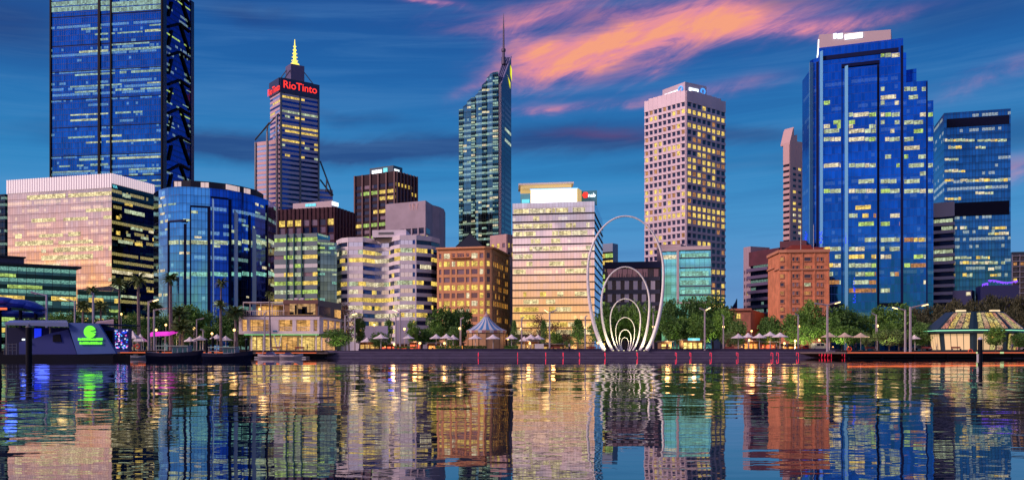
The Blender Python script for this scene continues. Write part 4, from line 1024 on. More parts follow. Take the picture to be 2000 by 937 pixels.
for (x, y0, y1, ff) in ((1584, 455, 476, v2[0]), (1603, 455, 478, f), (1653, 456, 478, f), (1668, 545, 592, f)):
    mb = MB(); a = ff.u_at(x - 2.5); c = ff.u_at(x + 2.5); v0, v1_ = ff.v_at(y1, a), ff.v_at(y0, a)
    for k in range(26):
        u = rng.uniform(a, c); v = rng.uniform(v0, v1_); ff.slab(mb, u, u + .35, v, v + .5, 3.0, 3.3)
    mb.build('fairy_lights', blueled, q.root)
mb = MB(); f.slab(mb, 0, f.L, f.v_at(600, 10), f.v_at(593, 10), 0, .6); mb.build('base_beam', black, q.root)

# ---- blue tower on the right with a balcony wing
g_rt = glass('slate_blue_glass', (.022, .17, .50), 1.55, 3.9, .13, (.008, .015, .06), .3, .75, lit=.16, litcol=(.85, .9, .5), les=.4, wob=.012, var=.4, seed=23)
b = Bld('blue_office_tower', 'square slate blue glass tower with two dark louvre bands, right of the stepped tower', 'tower', (1824, None), (1844, 480), (1974, 471), 221)
b.body([g_rt, darkroof], 'glass_facade')
for y0, y1, x0 in ((229, 246, 1849), (394, 421, 1863)):
    mb = MB(); a, c, v0, v1 = b.rf.rect(x0, y0, 1971, y1); b.rf.slab(mb, a, c, v0, v1, 0, .4); mb.build('louvre_band', mat('dark_louvre', (.003, .006, .035), .5), b.root)
rng = random.Random(4)
for y, x0, x1, cv in ((274, 1845, 1970, .9), (288, 1852, 1925, .7), (311, 1845, 1872, .8), (334, 1845, 1885, .8), (352, 1845, 1972, .95), (365, 1925, 1945, .6), (377, 1905, 1940, .9), (388, 1845, 1885, .7), (445, 1864, 1966, .7), (456, 1930, 1970, .6), (503, 1864, 1933, .9), (513, 1866, 1965, .8), (525, 1930, 1955, .8), (537, 1862, 1955, .5)):
    x = x0
    while x < x1:
        xe = min(x + rng.choice((5, 8, 12)), x1)
        if rng.random() < cv: a, c, v0, v1 = b.rf.rect(x, y - 2.6, xe, y + 2.6); b.cells.append((b.rf, a, c, v0, v1 + rng.uniform(-.3, .3), .06, rng.choice('yppw')))
        x = xe + .6
b.finish(100)
wc_ = mat('lavender_concrete', (.50, .50, .70), .6)
b = Bld('balcony_wing', 'white banded balcony block standing against the slate blue tower', 'apartment block', (1823, 472), (1863, 466), (1866, None), 394)
b.body([mat('dark_glass_core', (.015, .03, .07), .15, .6), wc_]); mb = MB(); f = b.lf
f.slab(mb, 0, f.L + .3, f.h - 7.5, f.h + .1, 0, .8); mb.build('parapet', wc_, b.root)
for k in range(12):
    v = f.h - 11.5 - k * 4.05
    if v < 2: break
    mb = MB(); f.slab(mb, -.2, f.L + .5, v - .8, v + .8, 0, 1.8); mb.build('balcony_band', wc_, b.root)
    if k in (0, 1, 4, 5): b.cells.append((f, .5 if k != 1 else 4, f.L - .5, v + 1.0, v + 2.8, .1, 'p'))
b.finish()
b = Bld('balcony_apartments', 'dark apartment block of stacked balconies at the far right edge', 'apartment block', (1974, None), (1976, 600), (2030, 596), 492)
b.body([mat('dark_glass_core', (.015, .03, .07)), mat('red_roof', (.25, .04, .03))])
mb = MB()
for k in range(17):
    v = b.h - 3 - k * 3.6; b.rf.slab(mb, 0, b.rf.L, v, v + .5, 0, 1.4)
for k in range(6): b.rf.slab(mb, k * 4.5, k * 4.5 + .4, 0, b.h - 2, 0, 1.3)
mb.build('balcony_frame', mat('grey_balcony', (.2, .2, .28), .6), b.root)
grid(b, b.rf, MB(), 3.6, 2, 4.5, .5, 3.5, .2, 'yo', 'd', seed=9, off=.1); b.finish(60)
# purple fairy lights on the hillside roof
b = Bld('hillside_hall', 'low dark hall on the hillside roofed with a string of violet lights', 'building', (1915, 420), (1990, 415), (1995, None), 556)
b.body([navy, navy]); mb = MB(); rng = random.Random(1)
for k in range(60):
    x = 1918 + k * 1.15; u = b.lf.u_at(x); b.lf.slab(mb, u, u + .3, b.h + 1.4 + 0.6 * math.sin(k * .11) + rng.uniform(-.5, .4) - (1.4 if k < 10 else 0), b.h + 2.0 + .6 * math.sin(k * .11) - (1.2 if k < 10 else 0), .1, .4)
mb.build('fairy_lights', mat('violet_led', (.1, .02, .4), emit=(.22, .06, 1.0), es=1.3), b.root)
b = Bld('plant_house', 'small dark boxy building with one lit doorway below the balcony wing', 'building', (1861, 430), (1898, 425), (1905, None), 566)
b.body([navy, navy]); b2_ = Face(P(1897, 425), P(1912, 424), GZ, 30); a, c, v0, v1 = b.lf.rect(1887, 570, 1896, 577); b.cells.append((b.lf, a, c, v0, v1, .1, 'w')); b.finish()

# ---- slanted-top tower with mast
g_bw = glass('green_blue_tower_glass', (.035, .16, .22), 1.5, 4.0, .15, (.006, .02, .03), .45, .25, lit=.4, litcol=(.7, .95, .6), les=.4, seed=31, wob=.01)
g_bws = glass('sky_strip_glass', (.09, .27, .38), 1.5, 4.0, .12, (.02, .06, .10), .2, .7, lit=.3, litcol=(.7, .95, .7), les=.35, seed=32, wob=.01)
root = empty('slanted_tower', (X(973, 640), 640, GZ), 'slender dark green tower with steep slanted top, pink pier, yellow emblem and tall mast', 'tower')
steps = [(896, 904, 214, 0), (904, 912, 204, 1), (912, 920, 193, 1), (920, 928, 190, 0), (928, 934, 183, 1), (934, 941, 174, 1), (941, 950, 159, 0), (950, 956, 148, 1), (956, 962, 143, 1), (962, 973, 133, 0)]
cells = []; rng = random.Random(6)
for i, (x0, x1, yt, k) in enumerate(steps):
    D0 = 652 - 1.3 * i + (0 if k == 0 else 0.9); zt = Z(yt, D0)
    if i == 9: zt = Z(141, D0)
    pts = [P(x0, D0), P(x1 + .2, D0 - 1.2), (X(x1 + .2, D0), D0 + 22), (X(x0, D0), D0 + 22)]
    zp = zt if i == 0 else (zt + Z(steps[i - 1][2], D0)) / 2
    mb = MB(); mb.prism(pts, GZ, min(zp, zt), 0, 1); zl = min(zp, zt)
    if zt > zl + .1: mb.hexa([(*pts[0], zl), (*pts[1], zl), (*pts[2], zl), (*pts[3], zl)], [(*pts[0], zl + .05), (*pts[1], zt), (*pts[2], zt), (*pts[3], zl + .05)], 2)
    mb.build('stepped_bay', [g_bw if k == 0 else g_bws, darkroof, mat('slate_glass_cap', (.03, .09, .16), .2, .6)], root)
    f = Face(pts[0], pts[1], GZ, zt)
    for (v0, v1) in rows_of(f.h, 4.0, 1.8, 5.5, 10):
        if v1 < min(f.h, zl - GZ) and rng.random() < (.55 if k == 0 else .22): cells.append((f, .2, f.L - .2, v0, v1 - .3, .05, rng.choice('kkpw')))
pp = mat('pink_pier', (.50, .38, .48), .5)
mb = MB(); mb.prism([P(967.5, 641), P(979, 638), P(980.5, 646), P(969, 648)], GZ, Z(165, 639)); mb.build('stone_pier', pp, root)
a0, a1, b0, b1 = (*P(967.5, 641), Z(165, 641)), (*P(979, 638), Z(165, 638)), (*P(998.6, 668), Z(112, 668)), (*P(985.5, 676), Z(113, 676))
mb = MB(); g0 = [(p[0], p[1], GZ) for p in (a0, a1, b0, b1)]
mb.hexa(g0, [a0, a1, b0, b1]); mb.build('side_wall', mat('blue_slab', (.03, .055, .16), .35, .3), root)
sf = Face(a1[:2], b0[:2], GZ, Z(165, 638))
for (v0, v1) in rows_of(sf.h, 4.0, 2.2, 8, 10):
    cells.append((sf, sf.L * .35, sf.L * .97, v0, v1, .06, 'p' if rng.random() < .15 else 'd'))
    cells.append((sf, sf.L * .05, sf.L * .28, v0, v1, .06, 'd'))
window_parts(root, cells, 100)
mb = MB(); nrm = Vector((0, -1, 1)).normalized() * .4
for k in range(4):
    p0 = Vector(a0).lerp(Vector(a1), .08 + k * .27) + nrm; p1 = Vector(b1).lerp(Vector(b0), .08 + k * .27) + nrm; mb.tube([p0, p1], .28, 4)
mb.tube([Vector(a1) + nrm, Vector(b0) + nrm], .5, 5); mb.tube([Vector(a0) + nrm, Vector(b1) + nrm], .5, 5)
mb.build('roof_rail', mat('lilac_metal', (.4, .38, .6), .4, .4), root)
for x0, y0, x1, y1 in ((989, 144, 996, 166), (996.3, 132, 999, 146)):
    mb = MB(); u0, u1 = sf.u_at(x0), sf.u_at(x1); vb, vt = sf.v_at(y1, u0), sf.v_at(y0, u0)
    mb.face([sf.p(u0, vt, .3), sf.p(u0 + 4, vt - 1, .3), sf.p(u1, vb, .3), sf.p(u1, vb + 5, .3)]) if x0 < 990 else mb.face([sf.p(u0, vb, .3), sf.p(u1, vb - 4, .3), sf.p(u1, vt, .3), sf.p(u0, vt + 2, .3)])
    mb.build('emblem', signy, root)
mx, my = P(983.5, 660)
mb = MB(); z0 = Z(126, 660)
mb.lathe(mx, my, [(1.6, z0), (1.6, Z(112, 660)), (1.0, Z(111, 660)), (1.0, Z(102, 660)), (1.6, Z(101, 660)), (1.6, Z(96, 660)), (.75, Z(95, 660)), (.6, Z(60, 660)), (.3, Z(40, 660)), (.12, Z(27, 660))], 8)
mb.build('mast', mat('mast_steel', (.10, .09, .16), .5, .4), root)

# ================================================================== quay edge
step_m = mat('violet_concrete', (.14, .12, .21), .55, var=.15, vs=.4)
edge_m = mat('dark_quay_edge', (.035, .03, .07), .5, var=.2, vs=1)
mb = MB()
xs = [X(612, 190), X(1662, 190)]
for i, (y0, y1, z) in enumerate(((196.5, 200, 1.56), (194.6, 196.5, 1.15), (192.8, 194.6, .75), (191.0, 192.8, .38), (189.5, 191, .10))):
    mb.box(xs[0] + (5 - i) * 1.2 - 5, xs[1] - (5 - i) * .6 + 2, y0, y1, -.6, z, 0)
for (y0, z) in ((196.5, 1.56), (194.6, 1.15), (192.8, .75), (191.0, .38)): mb.box(xs[0] + 3, xs[1] - 3, y0 - .05, y0, z - .16, z - .04, 1)
tag(mb.build('quay_steps', [step_m, edge_m]), 'broad stepped concrete quay edge running along the water', kind='structure')
mb = MB(); mb.box(X(700, 199), X(1640, 199), 199.0, 201.2, 1.5, 1.98); q1 = mb.build('planter_wall', edge_m); tag(q1, 'long low dark planter wall on top of the quay steps', 'planter wall')
mb = MB(); mb.box(-150, xs[0] + 6, 199, 210, -.6, 1.52); mb.box(xs[1], 150, 199, 210, -.6, 1.52); tag(mb.build('quay_wall', mat('dark_quay_wall', (.05, .045, .06), .7), None), kind='structure')
mb = MB(); mb.box(-150, -41, 196, 210.5, 1.5, 1.56); tag(mb.build('west_quay', paving), kind='structure')
led_o = mat('orange_led', (.4, .1, .02), emit=(1.0, .17, .05), es=1.0)
led_r = mat('red_led', (.3, .01, .02), emit=(1.0, .03, .08), es=1.1)
# jetties with LED strips
def jetty(label, xa, xb, D0, D1, z, ledx, name='jetty', posts=8):
    r = empty(name, ((xa + xb) / 2, D0, 0), label, 'jetty')
    mb = MB(); mb.box(xa, xb, D0, D1, z - .35, z); mb.build('deck', mat('timber_deck', (.16, .12, .11), .7, var=.2, vs=2), r)
    mb = MB(); mb.box(ledx[0], ledx[1], D0 - .09, D0 - .01, z - .20, z - .09); mb.build('light_strip', led_o, r)
    mb = MB(); mb.box(xa + .4, xb - .4, D0 + .9, D0 + 1.3, .12, z - .35); mb.build('back_beam', black, r)
    for k in range(posts):
        x = xa + 1 + (xb - xa - 2) * k / max(1, posts - 1); mb = MB(); mb.tube([(x, D0 + .8, -.8), (x, D0 + .8, z - .3)], .18, 6); mb.build('pile', black, r)
    for k, x in enumerate([xa + (xb - xa) * q for q in (.55, .65, .8)] if 'right' in label or 'east' in label else []):
        mb = MB(); mb.box(x - .35, x + .35, D0 - .16, D0 - .1, z - .3, z + .02); mb.build('lit_marker', mat('lime_marker', (.3, .4, .2), emit=(.6, .8, .35), es=.8), r)
    return r
jetty('long east jetty edged with an orange light strip, from the quay steps to the pavilion', X(1652, 168), X(2120, 168), 168, 200, 1.22, (X(1655, 168), X(2120, 168)))
jetty('short west jetty with an orange light strip below the white restaurant', X(392, 186), X(640, 186), 186, 199.5, 1.18, (X(500, 186), X(618, 186)))
jetty('low west jetty with an orange light strip behind the two dark boats', X(228, 176), X(440, 176), 176, 199.5, 1.25, (X(235, 176), X(440, 176)), posts=6)
# steps handrails lit red
RAIL = ['between the carousel and the golden office', 'below the two-armed lamp at the golden office, near the lounge frame', 'below the mirrored lounge frame', 'below the conical tree left of the rings', 'below the left foot of the tall ring', 'below the right foot of the tall ring, near the nested rings', 'left of the yellow kiosk', 'below the yellow kiosk', 'just right of the two-armed lamp right of the rings', 'below the leftmost umbrella before the brick house', 'below the tall umbrella at the hotel corner, first of a close pair', 'below the tall umbrella at the hotel corner, second of a close pair', 'below the lamp before the brick hotel', 'below the white van, first of four close rails', 'below the white van, second of four close rails', 'below the large two-armed lamp, third of four close rails', 'below the large two-armed lamp, last of four close rails', 'beside the life ring at the end of the steps', 'before the carousel, alone']
for i, x in enumerate((1011, 1066, 1100, 1132, 1182, 1245, 1321, 1349, 1389, 1441, 1509, 1520, 1559, 1604, 1610, 1616, 1623, 1649, 934)):
    D = 190.6; xx = X(x, D); r = empty('lit_handrail', (xx, D, 0), 'red lit handrail ' + RAIL[i], 'handrail', 'red lit handrails down the quay steps')
    mb = MB(); mb.tube([(xx, D - .2, -.1), (xx, D - .2, 1.0), (xx, D + 1.2, 1.1), (xx, D + 1.2, .4)], .05, 5); mb.build('rail', led_r, r)
    mb = MB(); mb.tube([(xx, D + 1.3, .4), (xx, D + 1.3, 1.0)], .04, 5); mb.build('post', steel, r)
# ================================================================== ring sculpture
ringm = mat('white_ring_paint', (.86, .84, .88), .35, var=.05, vs=1)
root = empty('ring_sculpture', (X(1219, 192), 192, GZ), 'sculpture of six nested tall white oval rings at the water edge', 'sculpture')
rings = [(1222, 74, 422, 532, 684, 1181, 1263, 196.4, .17, .48), (1221.5, 47, 521, 592, 684, 1197, 1250, 197.0, .14, .34), (1221.5, 29.5, 583, 623, 684, 1208, 1236, 197.6, .11, .20),
         (1221, 18.5, 619.5, 645, 684, 1212.5, 1230.5, 198.1, .08, .09), (1221, 11.5, 643.5, 660, 684, 1215, 1228, 198.5, .09, .13), (1220.5, 7, 658.5, 670, 684, 1217, 1225, 198.8, .06, .07)]
for cx_, hw, yt, ym, yb, xl, xr, D, r0, r1 in rings:
    pts = []; rad = []
    zt, zm = Z(yt, D), Z(ym, D); zb = GZ; s_ = D / F; a_ = hw * s_; cxx = X(cx_, D); n = 36
    fl = (cx_ - xl) / hw; bl = (zm - zb) / math.sqrt(max(.05, 1 - fl * fl)); fr = (xr - cx_) / hw; br = (zm - zb) / math.sqrt(max(.05, 1 - fr * fr))
    tl = math.asin(min(1, (zm - zb) / bl)); tr = math.asin(min(1, (zm - zb) / br))
    for k in range(9):
        t_ = -tl + tl * k / 9; pts.append((cxx - a_ * math.cos(t_), D, zm + bl * math.sin(t_)))
    for k in range(19):
        t_ = math.pi - math.pi * k / 18; pts.append((cxx + a_ * math.cos(t_), D, zm + (zt - zm) * math.sin(t_)))
    for k in range(1, 10):
        t_ = -tr * k / 9; pts.append((cxx + a_ * math.cos(t_), D, zm + br * math.sin(t_)))
    for p in pts: q_ = min(1, max(0, (p[2] - zb) / (zt - zb))); rad.append(r1 + (r0 - r1) * q_)
    # smooth by subdividing
    P3 = []; R3 = []
    for i in range(len(pts) - 1):
        p0, p1, p2, p3 = [Vector(pts[max(0, min(len(pts) - 1, i + j))]) for j in (-1, 0, 1, 2)]
        for h in (0, .5):
            P3.append(.5 * ((2 * p1) + (p2 - p0) * h + (2 * p0 - 5 * p1 + 4 * p2 - p3) * h * h + (3 * p1 - p0 - 3 * p2 + p3) * h ** 3)); R3.append(rad[i] * (1 - h) + rad[i + 1] * h)
    P3.append(Vector(pts[-1])); R3.append(rad[-1])
    mb = MB(); mb.tube(P3, R3, 10); mb.build('ring', ringm, root, smooth=True)
def lamp_light(loc, e, col=(1, .62, .25), size=.9, spot=None):
    e = e * .42
    l = bpy.data.lights.new('lamp_light', 'SPOT' if spot else 'POINT'); l.energy = e; l.color = col; l.shadow_soft_size = size
    if spot: l.spot_size = R(spot); l.spot_blend = .6
    o = bpy.data.objects.new('lamp_light', l); COL.objects.link(o); o.location = loc; return o
for x, wh in ((1183, 'left foot of the tallest ring'), (1200, 'left foot of the second ring'), (1211, 'left feet of the inner rings'), (1221, 'centre of the smallest ring'), (1232, 'right feet of the inner rings'), (1246, 'right foot of the second ring'), (1261, 'right foot of the tallest ring')):
    fx_ = empty('ground_uplight', (X(x, 193.6), 193.6 + 2.2, GZ), 'small round uplight in the paving at the ' + wh, 'light', 'uplights under the ring sculpture')
    mb = MB(); mb.lathe(X(x, 193.6), 195.8, [(0.0, GZ + .06), (.13, GZ + .06), (.16, GZ + .02), (.16, GZ - .02)][::-1], 8); mb.build('lens', mat('uplight_lens', (.5, .5, .4), emit=(1, .9, .5), es=2.0), fx_)
    lo = lamp_light((X(x, 193.6), 195.2, GZ + .25), 1500, (1, .86, .42), .4, 110); lo.rotation_euler = (R(180 - 22), 0, 0)

# ================================================================== lamps
lampst = mat('lamp_post_steel', (.42, .38, .44), .4, .35)
lampglow = mat('lamp_glow', (.8, .6, .3), emit=(1.0, .74, .26), es=4.0)
def street_lamp(label, x, yt, D, arms, r=.16, zb=GZ, e=95):
    """arms: (tip px, tip py, lit) lifting from the post head"""
    xx = X(x, D); zt = Z(yt, D); rt = empty('street_lamp', (xx, D, zb), label, 'street lamp', 'angular steel street lamps along the promenade')
    mb = MB(); mb.tube([(xx, D, zb), (xx, D, zt)], [r * 1.25, r], 6); mb.build('post', lampst, rt)
    for tx, ty, lit in arms:
        t_ = Vector((X(tx, D), D - .3, Z(ty, D))); b_ = Vector((xx, D, zt - r)); mb = MB(); mb.tube([b_, t_], [r * .8, r * .55], 5); am = mb.build('arm', lampst, rt)
        d_ = (t_ - b_).normalized(); h0 = t_ - d_ * 1.1; dn = Vector((0, 0, -1))
        mb = MB(); w_ = Vector((0, .22, 0))
        q0 = [h0 - w_ + dn * .12, t_ - w_ + dn * .12, t_ + w_ + dn * .12, h0 + w_ + dn * .12]
        mb.hexa([p + dn * .1 for p in q0], q0); mb.build('lamp_head', lampglow if lit else lampst, am)
        if lit:
            lamp_light(tuple(t_ - d_ * .5 + dn * .45), e)
    return rt
L_ = [('lamp with its arm turned left above the moored ferry roof', 91, 575, 150, [(62, 569.5, 0)], .2, 1.2),
      ('lamp with a lit arm before the podium under the pink block', 146, 587, 175, [(119, 581, 1)], .17, GZ),
      ('armless tall post behind the green sign building', 182, 572, 165, [(180, 571, 0)], .2, GZ),
      ('lamp with a lit short right arm beside the white tents', 290, 588, 180, [(310, 583.5, 1)], .19, GZ),
      ('lamp with a level right arm at the magenta shade', 301, 604, 182, [(328, 601, 0)], .19, GZ),
      ('small distant lamp with right arm among the dark trees', 384, 623, 230, [(399, 620.5, 0)], .16, GZ),
      ('short armless post beside the phoenix palm', 396.5, 643, 205, [(392, 642, 0)], .17, GZ),
      ('thin lamp in front of the white restaurant terrace', 517, 610, 196.8, [(521, 609, 0)], .16, GZ),
      ('lamp with lit right arm beside the restaurant end wall', 674, 615, 206, [(697, 611, 1)], .16, GZ),
      ('lamp with unlit right arm right of the restaurant', 693, 621, 212, [(708, 617, 0)], .14, GZ),
      ('armless post left of the two-armed lamp at the wavy pale building', 773, 616, 205, [(770, 612, 0)], .16, GZ),
      ('two-armed lamp with its left head glowing before the wavy pale building', 781.5, 607, 203, [(767, 603, 1), (801, 605.5, 0)], .17, GZ),
      ('lamp with short right arm left of the carousel', 900, 621, 215, [(906, 619, 0)], .15, GZ),
      ('lamp with small bent head between carousel and golden office', 1019, 621, 204, [(1024, 617.5, 0)], .14, GZ),
      ('two-armed lamp with its left head glowing before the golden office', 1073.5, 609, 200, [(1063, 603.5, 1), (1087, 604.5, 0)], .16, GZ),
      ('lamp with short level arm by the left side of the tall ring', 1143, 617, 206, [(1147, 616, 0)], .14, GZ),
      ('thin lamp between the right legs of the tall ring', 1276, 611, 206, [(1274, 610, 0)], .14, GZ),
      ('two-armed lamp with its right head glowing right of the rings', 1376.5, 604, 198, [(1365.5, 601, 0), (1387, 599.5, 1)], .17, GZ),
      ('lamp with small left arm beside the light green tree', 1413, 616, 204, [(1409, 614, 0)], .15, GZ),
      ('lamp with small left arm in front of the brick hotel', 1559, 614, 203, [(1552, 612, 0)], .16, GZ),
      ('large two-armed lamp with right head glowing, over the three tan umbrellas', 1616, 594, 189, [(1590, 591.5, 0), (1640, 588.5, 1)], .22, 1.2),
      ('lamp with left arm behind the olive shrubs', 1711.5, 614, 203, [(1702, 610.5, 0)], .17, GZ),
      ('lamp with lit left arm, left of a close pair by the pavilion', 1768, 604, 190, [(1742, 599, 1)], .2, 1.2),
      ('thick lamp with lit right arm, right of a close pair by the pavilion', 1778, 599, 171, [(1811, 593, 1)], .22, 1.22)]
for q_ in L_: street_lamp(*q_[:5], r=q_[5], zb=q_[6])
globe = mat('warm_globe', (.9, .6, .3), emit=(1.0, .62, .18), es=3.5)
def globe_lamp(label, x, y, D, e=60, col=(1, .55, .2), r=.3, m_=globe, pr=.07):
    xx = X(x, D); z = Z(y, D); rt = empty('globe_lamp', (xx, D, GZ), label, 'lamp', 'glowing globe lamps of the park')
    mb = MB(); mb.tube([(xx, D, GZ), (xx, D, z - r * .8)], pr, 5); mb.build('post', lampst, rt)
    mb = MB(); mb.lathe(xx, D, [(0.001, z - r), (r * .7, z - r * .7), (r, z), (r * .7, z + r * .7), (0.001, z + r)], 8); mb.build('globe', m_, rt, smooth=True)
    if e: lamp_light((xx, D - r - .35, z), e, col)
for i, (lab, x, y, D, e) in enumerate([('globe lamp right of the magenta shade', 324, 634, 225, 50), ('globe lamp by the lamp with the lit short arm', 305, 644, 210, 60), ('globe lamp over the tents beside the phoenix palm', 379, 641, 215, 70),
      ('globe lamp between two pale tents and the palms', 414, 651, 212, 90), ('bright globe on a thick post left of the restaurant', 457.5, 644, 198, 90), ('globe lamp before the white wall at the wavy building', 731, 634, 228, 90),
      ('bright globe lamp among trees at the wavy building', 790, 642, 222, 120), ('globe lamp in the leafy trees left of the carousel', 898, 641, 214, 60), ('orange globe beside the carousel wall', 992, 661, 212, 110), ('globe on the lamp at the golden office', 1018, 642, 209, 50),
      ('globe lamp left of the tall ring', 1143, 639, 208, 70), ('low orange globe at the left foot of the tall ring', 1168, 669, 212, 80), ('globe lamp at the right leg of the tall ring', 1276, 638, 210, 60), ('globe lamp beside the light green tree', 1413, 638, 206, 70),
      ('upper orange globe at the foot of the maroon building', 1468, 646, 260, 190), ('big orange globe under the first umbrellas right of the rings', 1463, 664, 215, 160), ('low globe before the brick hotel', 1553, 665, 216, 120), ('second low globe before the brick hotel', 1532, 670, 220, 100),
      ('globe on the lamp before the brick hotel', 1560, 637, 206, 70), ('globe behind the olive shrubs', 1714, 636, 206, 60), ('globe in the trees at the yellow kiosk', 1366, 668, 224, 120), ('globe lamp by the left kiosk of the rings', 1304, 667, 226, 110), ('globe among the umbrellas left of the carousel', 820, 670, 210, 90), ('globe behind the café tables', 770, 672, 216, 90), ('globe beside the hedge café', 868, 670, 212, 70), ('globe under the tent cluster at the golden office', 1035, 670, 210, 70), ('globe over the footpath at the olive shrubs', 1600, 664, 222, 60),
      ('globe high behind the palms near the pink block', 237, 613, 250, 60)]):
    globe_lamp(lab, x, y, D, e * 1.3)

# ================================================================== umbrellas
canv = mat('umbrella_canvas', (.80, .74, .78), .8); tanc = mat('tan_canvas', (.62, .50, .38), .8); polem = mat('white_pole', (.7, .66, .66), .4)
def umbrella_mesh(m_, name):
    mb = MB(); c = (0, 0, 1.0)
    ring_ = [(math.cos(k * math.pi / 4 + .39), math.sin(k * math.pi / 4 + .39)) for k in range(8)]
    for k in range(8):
        a, b_ = ring_[k], ring_[(k + 1) % 8]
        m1, m2 = (a[0] * .45, a[1] * .45, .44), (b_[0] * .45, b_[1] * .45, .44)
        mb.face([m1, m2, c]); mb.face([(*a, 0.04), (*b_, 0.04), m2, m1]); mb.face([(*a, -.08), (*b_, -.08), (*b_, .04), (*a, .04)])
    return mb.mesh(name, m_)
um = {0: umbrella_mesh(canv, 'canopy'), 1: umbrella_mesh(tanc, 'canopy')}
mb = MB(); mb.tube([(0, 0, 0), (0, 0, 1)], .035, 6); pole_me = mb.mesh('pole', polem)
mb = MB(); mb.box(-.35, .35, -.35, .35, 0, .12); base_me = mb.mesh('base', steel)
def umbrella(label, x, ya, hw, D, k=0, rise=9):
    xx = X(x, D); zt = Z(ya, D); hh = rise / F * D
    r = empty('cafe_umbrella', (xx, D, GZ), label, 'umbrella', 'pale café umbrellas along the promenade')
    o = bpy.data.objects.new('canopy', um[k]); COL.objects.link(o); o.parent = r; o.location = (0, 0, zt - hh - GZ); s_ = hw / F * D; o.scale = (s_, s_, hh)
    o = bpy.data.objects.new('pole', pole_me); COL.objects.link(o); o.parent = r; o.scale = (2.0, 2.0, zt - GZ - .1)
    o = bpy.data.objects.new('base', base_me); COL.objects.link(o); o.parent = r
    return r
U = [('umbrella nearest the restaurant end lamp', 717, 658, 13, 212, 0), ('broad umbrella before the white wall', 744, 651.5, 16, 205, 0), ('umbrella right of the two-armed lamp', 797, 651.5, 13, 204, 0),
     ('left of the umbrella cluster beside the leafy trees', 852, 651.5, 13.5, 208, 0), ('middle of the umbrella cluster beside the leafy trees', 872, 651, 13, 205, 0), ('right of the umbrella cluster beside the leafy trees', 885, 653, 12, 209, 0),
     ('umbrella before the left part of the carousel', 928.5, 652, 14.5, 202, 0), ('umbrella before the right part of the carousel', 963, 652, 15, 202, 0), ('umbrella just right of the carousel', 999, 652, 13, 203, 0),
     ('left umbrella of the cluster before the golden office', 1024, 656, 11, 208, 0), ('middle umbrella of the cluster before the golden office', 1037, 652, 14, 204, 0), ('right umbrella of the cluster before the golden office', 1051, 653, 14, 207, 0),
     ('leftmost umbrella between rings and brick hotel', 1442, 650.5, 14.5, 202, 0), ('small umbrella behind the leftmost one by the orange globe', 1461, 649, 11, 212, 0), ('umbrella above the red life ring board', 1483, 650, 14, 202, 0),
     ('tallest umbrella before the brick hotel corner', 1504, 646.5, 14, 208, 0), ('umbrella before the brick hotel base', 1523.5, 648.5, 16, 202, 0), ('tan umbrella at the large two-armed lamp', 1620, 648.5, 16, 197, 1),
     ('middle of three tan umbrellas', 1650, 648.5, 16, 198, 1), ('rightmost of three tan umbrellas by the olive shrubs', 1681, 649, 17, 199, 1), ('pale umbrella behind the close pair of lamps', 1787, 652, 12, 215, 0), ('umbrella cut off at the right edge beside the pavilion', 2002, 652, 14, 208, 0),
     ('pale tent umbrella left of the phoenix palm', 371, 657, 12, 210, 0), ('left pale tent umbrella right of the phoenix palm', 391, 654.5, 15, 205, 0), ('peaked umbrella between palms', 424, 652, 14, 206, 0), ('small tent umbrella right of the tall palm', 441, 655, 13, 211, 0)]
for q_ in U: umbrella(*q_)

# ================================================================== carousel
root = empty('carousel', (X(950, 213), 213, GZ), 'round carousel with blue and white striped tent roof and closed tan walls', 'carousel')
cxx, cyy = P(950, 213); s_ = 213 / F
tan = mat('tan_panel', (.46, .27, .14), .6, var=.08, vs=1)
mb = MB(); Rw = 37 * s_
mb.lathe(cxx, cyy, [(Rw, GZ), (Rw, Z(651, 213))], 16); mb.build('side_panel', tan, root)
mb = MB()
for k in range(16): a_ = k * math.pi / 8; mb.tube([(cxx + (Rw + .05) * math.cos(a_), cyy + (Rw + .05) * math.sin(a_), GZ), (cxx + (Rw + .05) * math.cos(a_), cyy + (Rw + .05) * math.sin(a_), Z(650, 213))], .09, 4)
mb.build('pole', mat('dark_tan', (.25, .15, .08)), root)
bl_, wh_ = mat('carousel_blue', (.08, .25, .55), .5), mat('carousel_white', (.62, .62, .68), .5)
mb = MB(); prof = [(39.5, 645), (30, 641), (20, 634), (12, 627), (7, 621), (4.5, 618)]
mb.lathe(cxx, cyy, [(r_ * s_, Z(y, 213)) for r_, y in prof], 32, mfun=lambda i, k: k % 2); mb.build('striped_roof', [bl_, wh_], root)
mb = MB(); mb.lathe(cxx, cyy, [(38.5 * s_, Z(650, 213)), (39.5 * s_, Z(645, 213))], 32, mfun=lambda i, k: k % 3); mb.build('valance', [mat('gilt', (.5, .35, .2), .4), wh_, mat('rose', (.4, .2, .2))], root)
mb = MB(); mb.lathe(cxx, cyy, [(5 * s_, Z(619, 213)), (5.5 * s_, Z(617, 213)), (3 * s_, Z(614, 213)), (1.2 * s_, Z(611, 213)), (1.6 * s_, Z(609.5, 213)), (.5 * s_, Z(608, 213)), (.1, Z(605.5, 213))], 12); mb.build('finial', mat('rose_finial', (.5, .33, .33), .4), root)

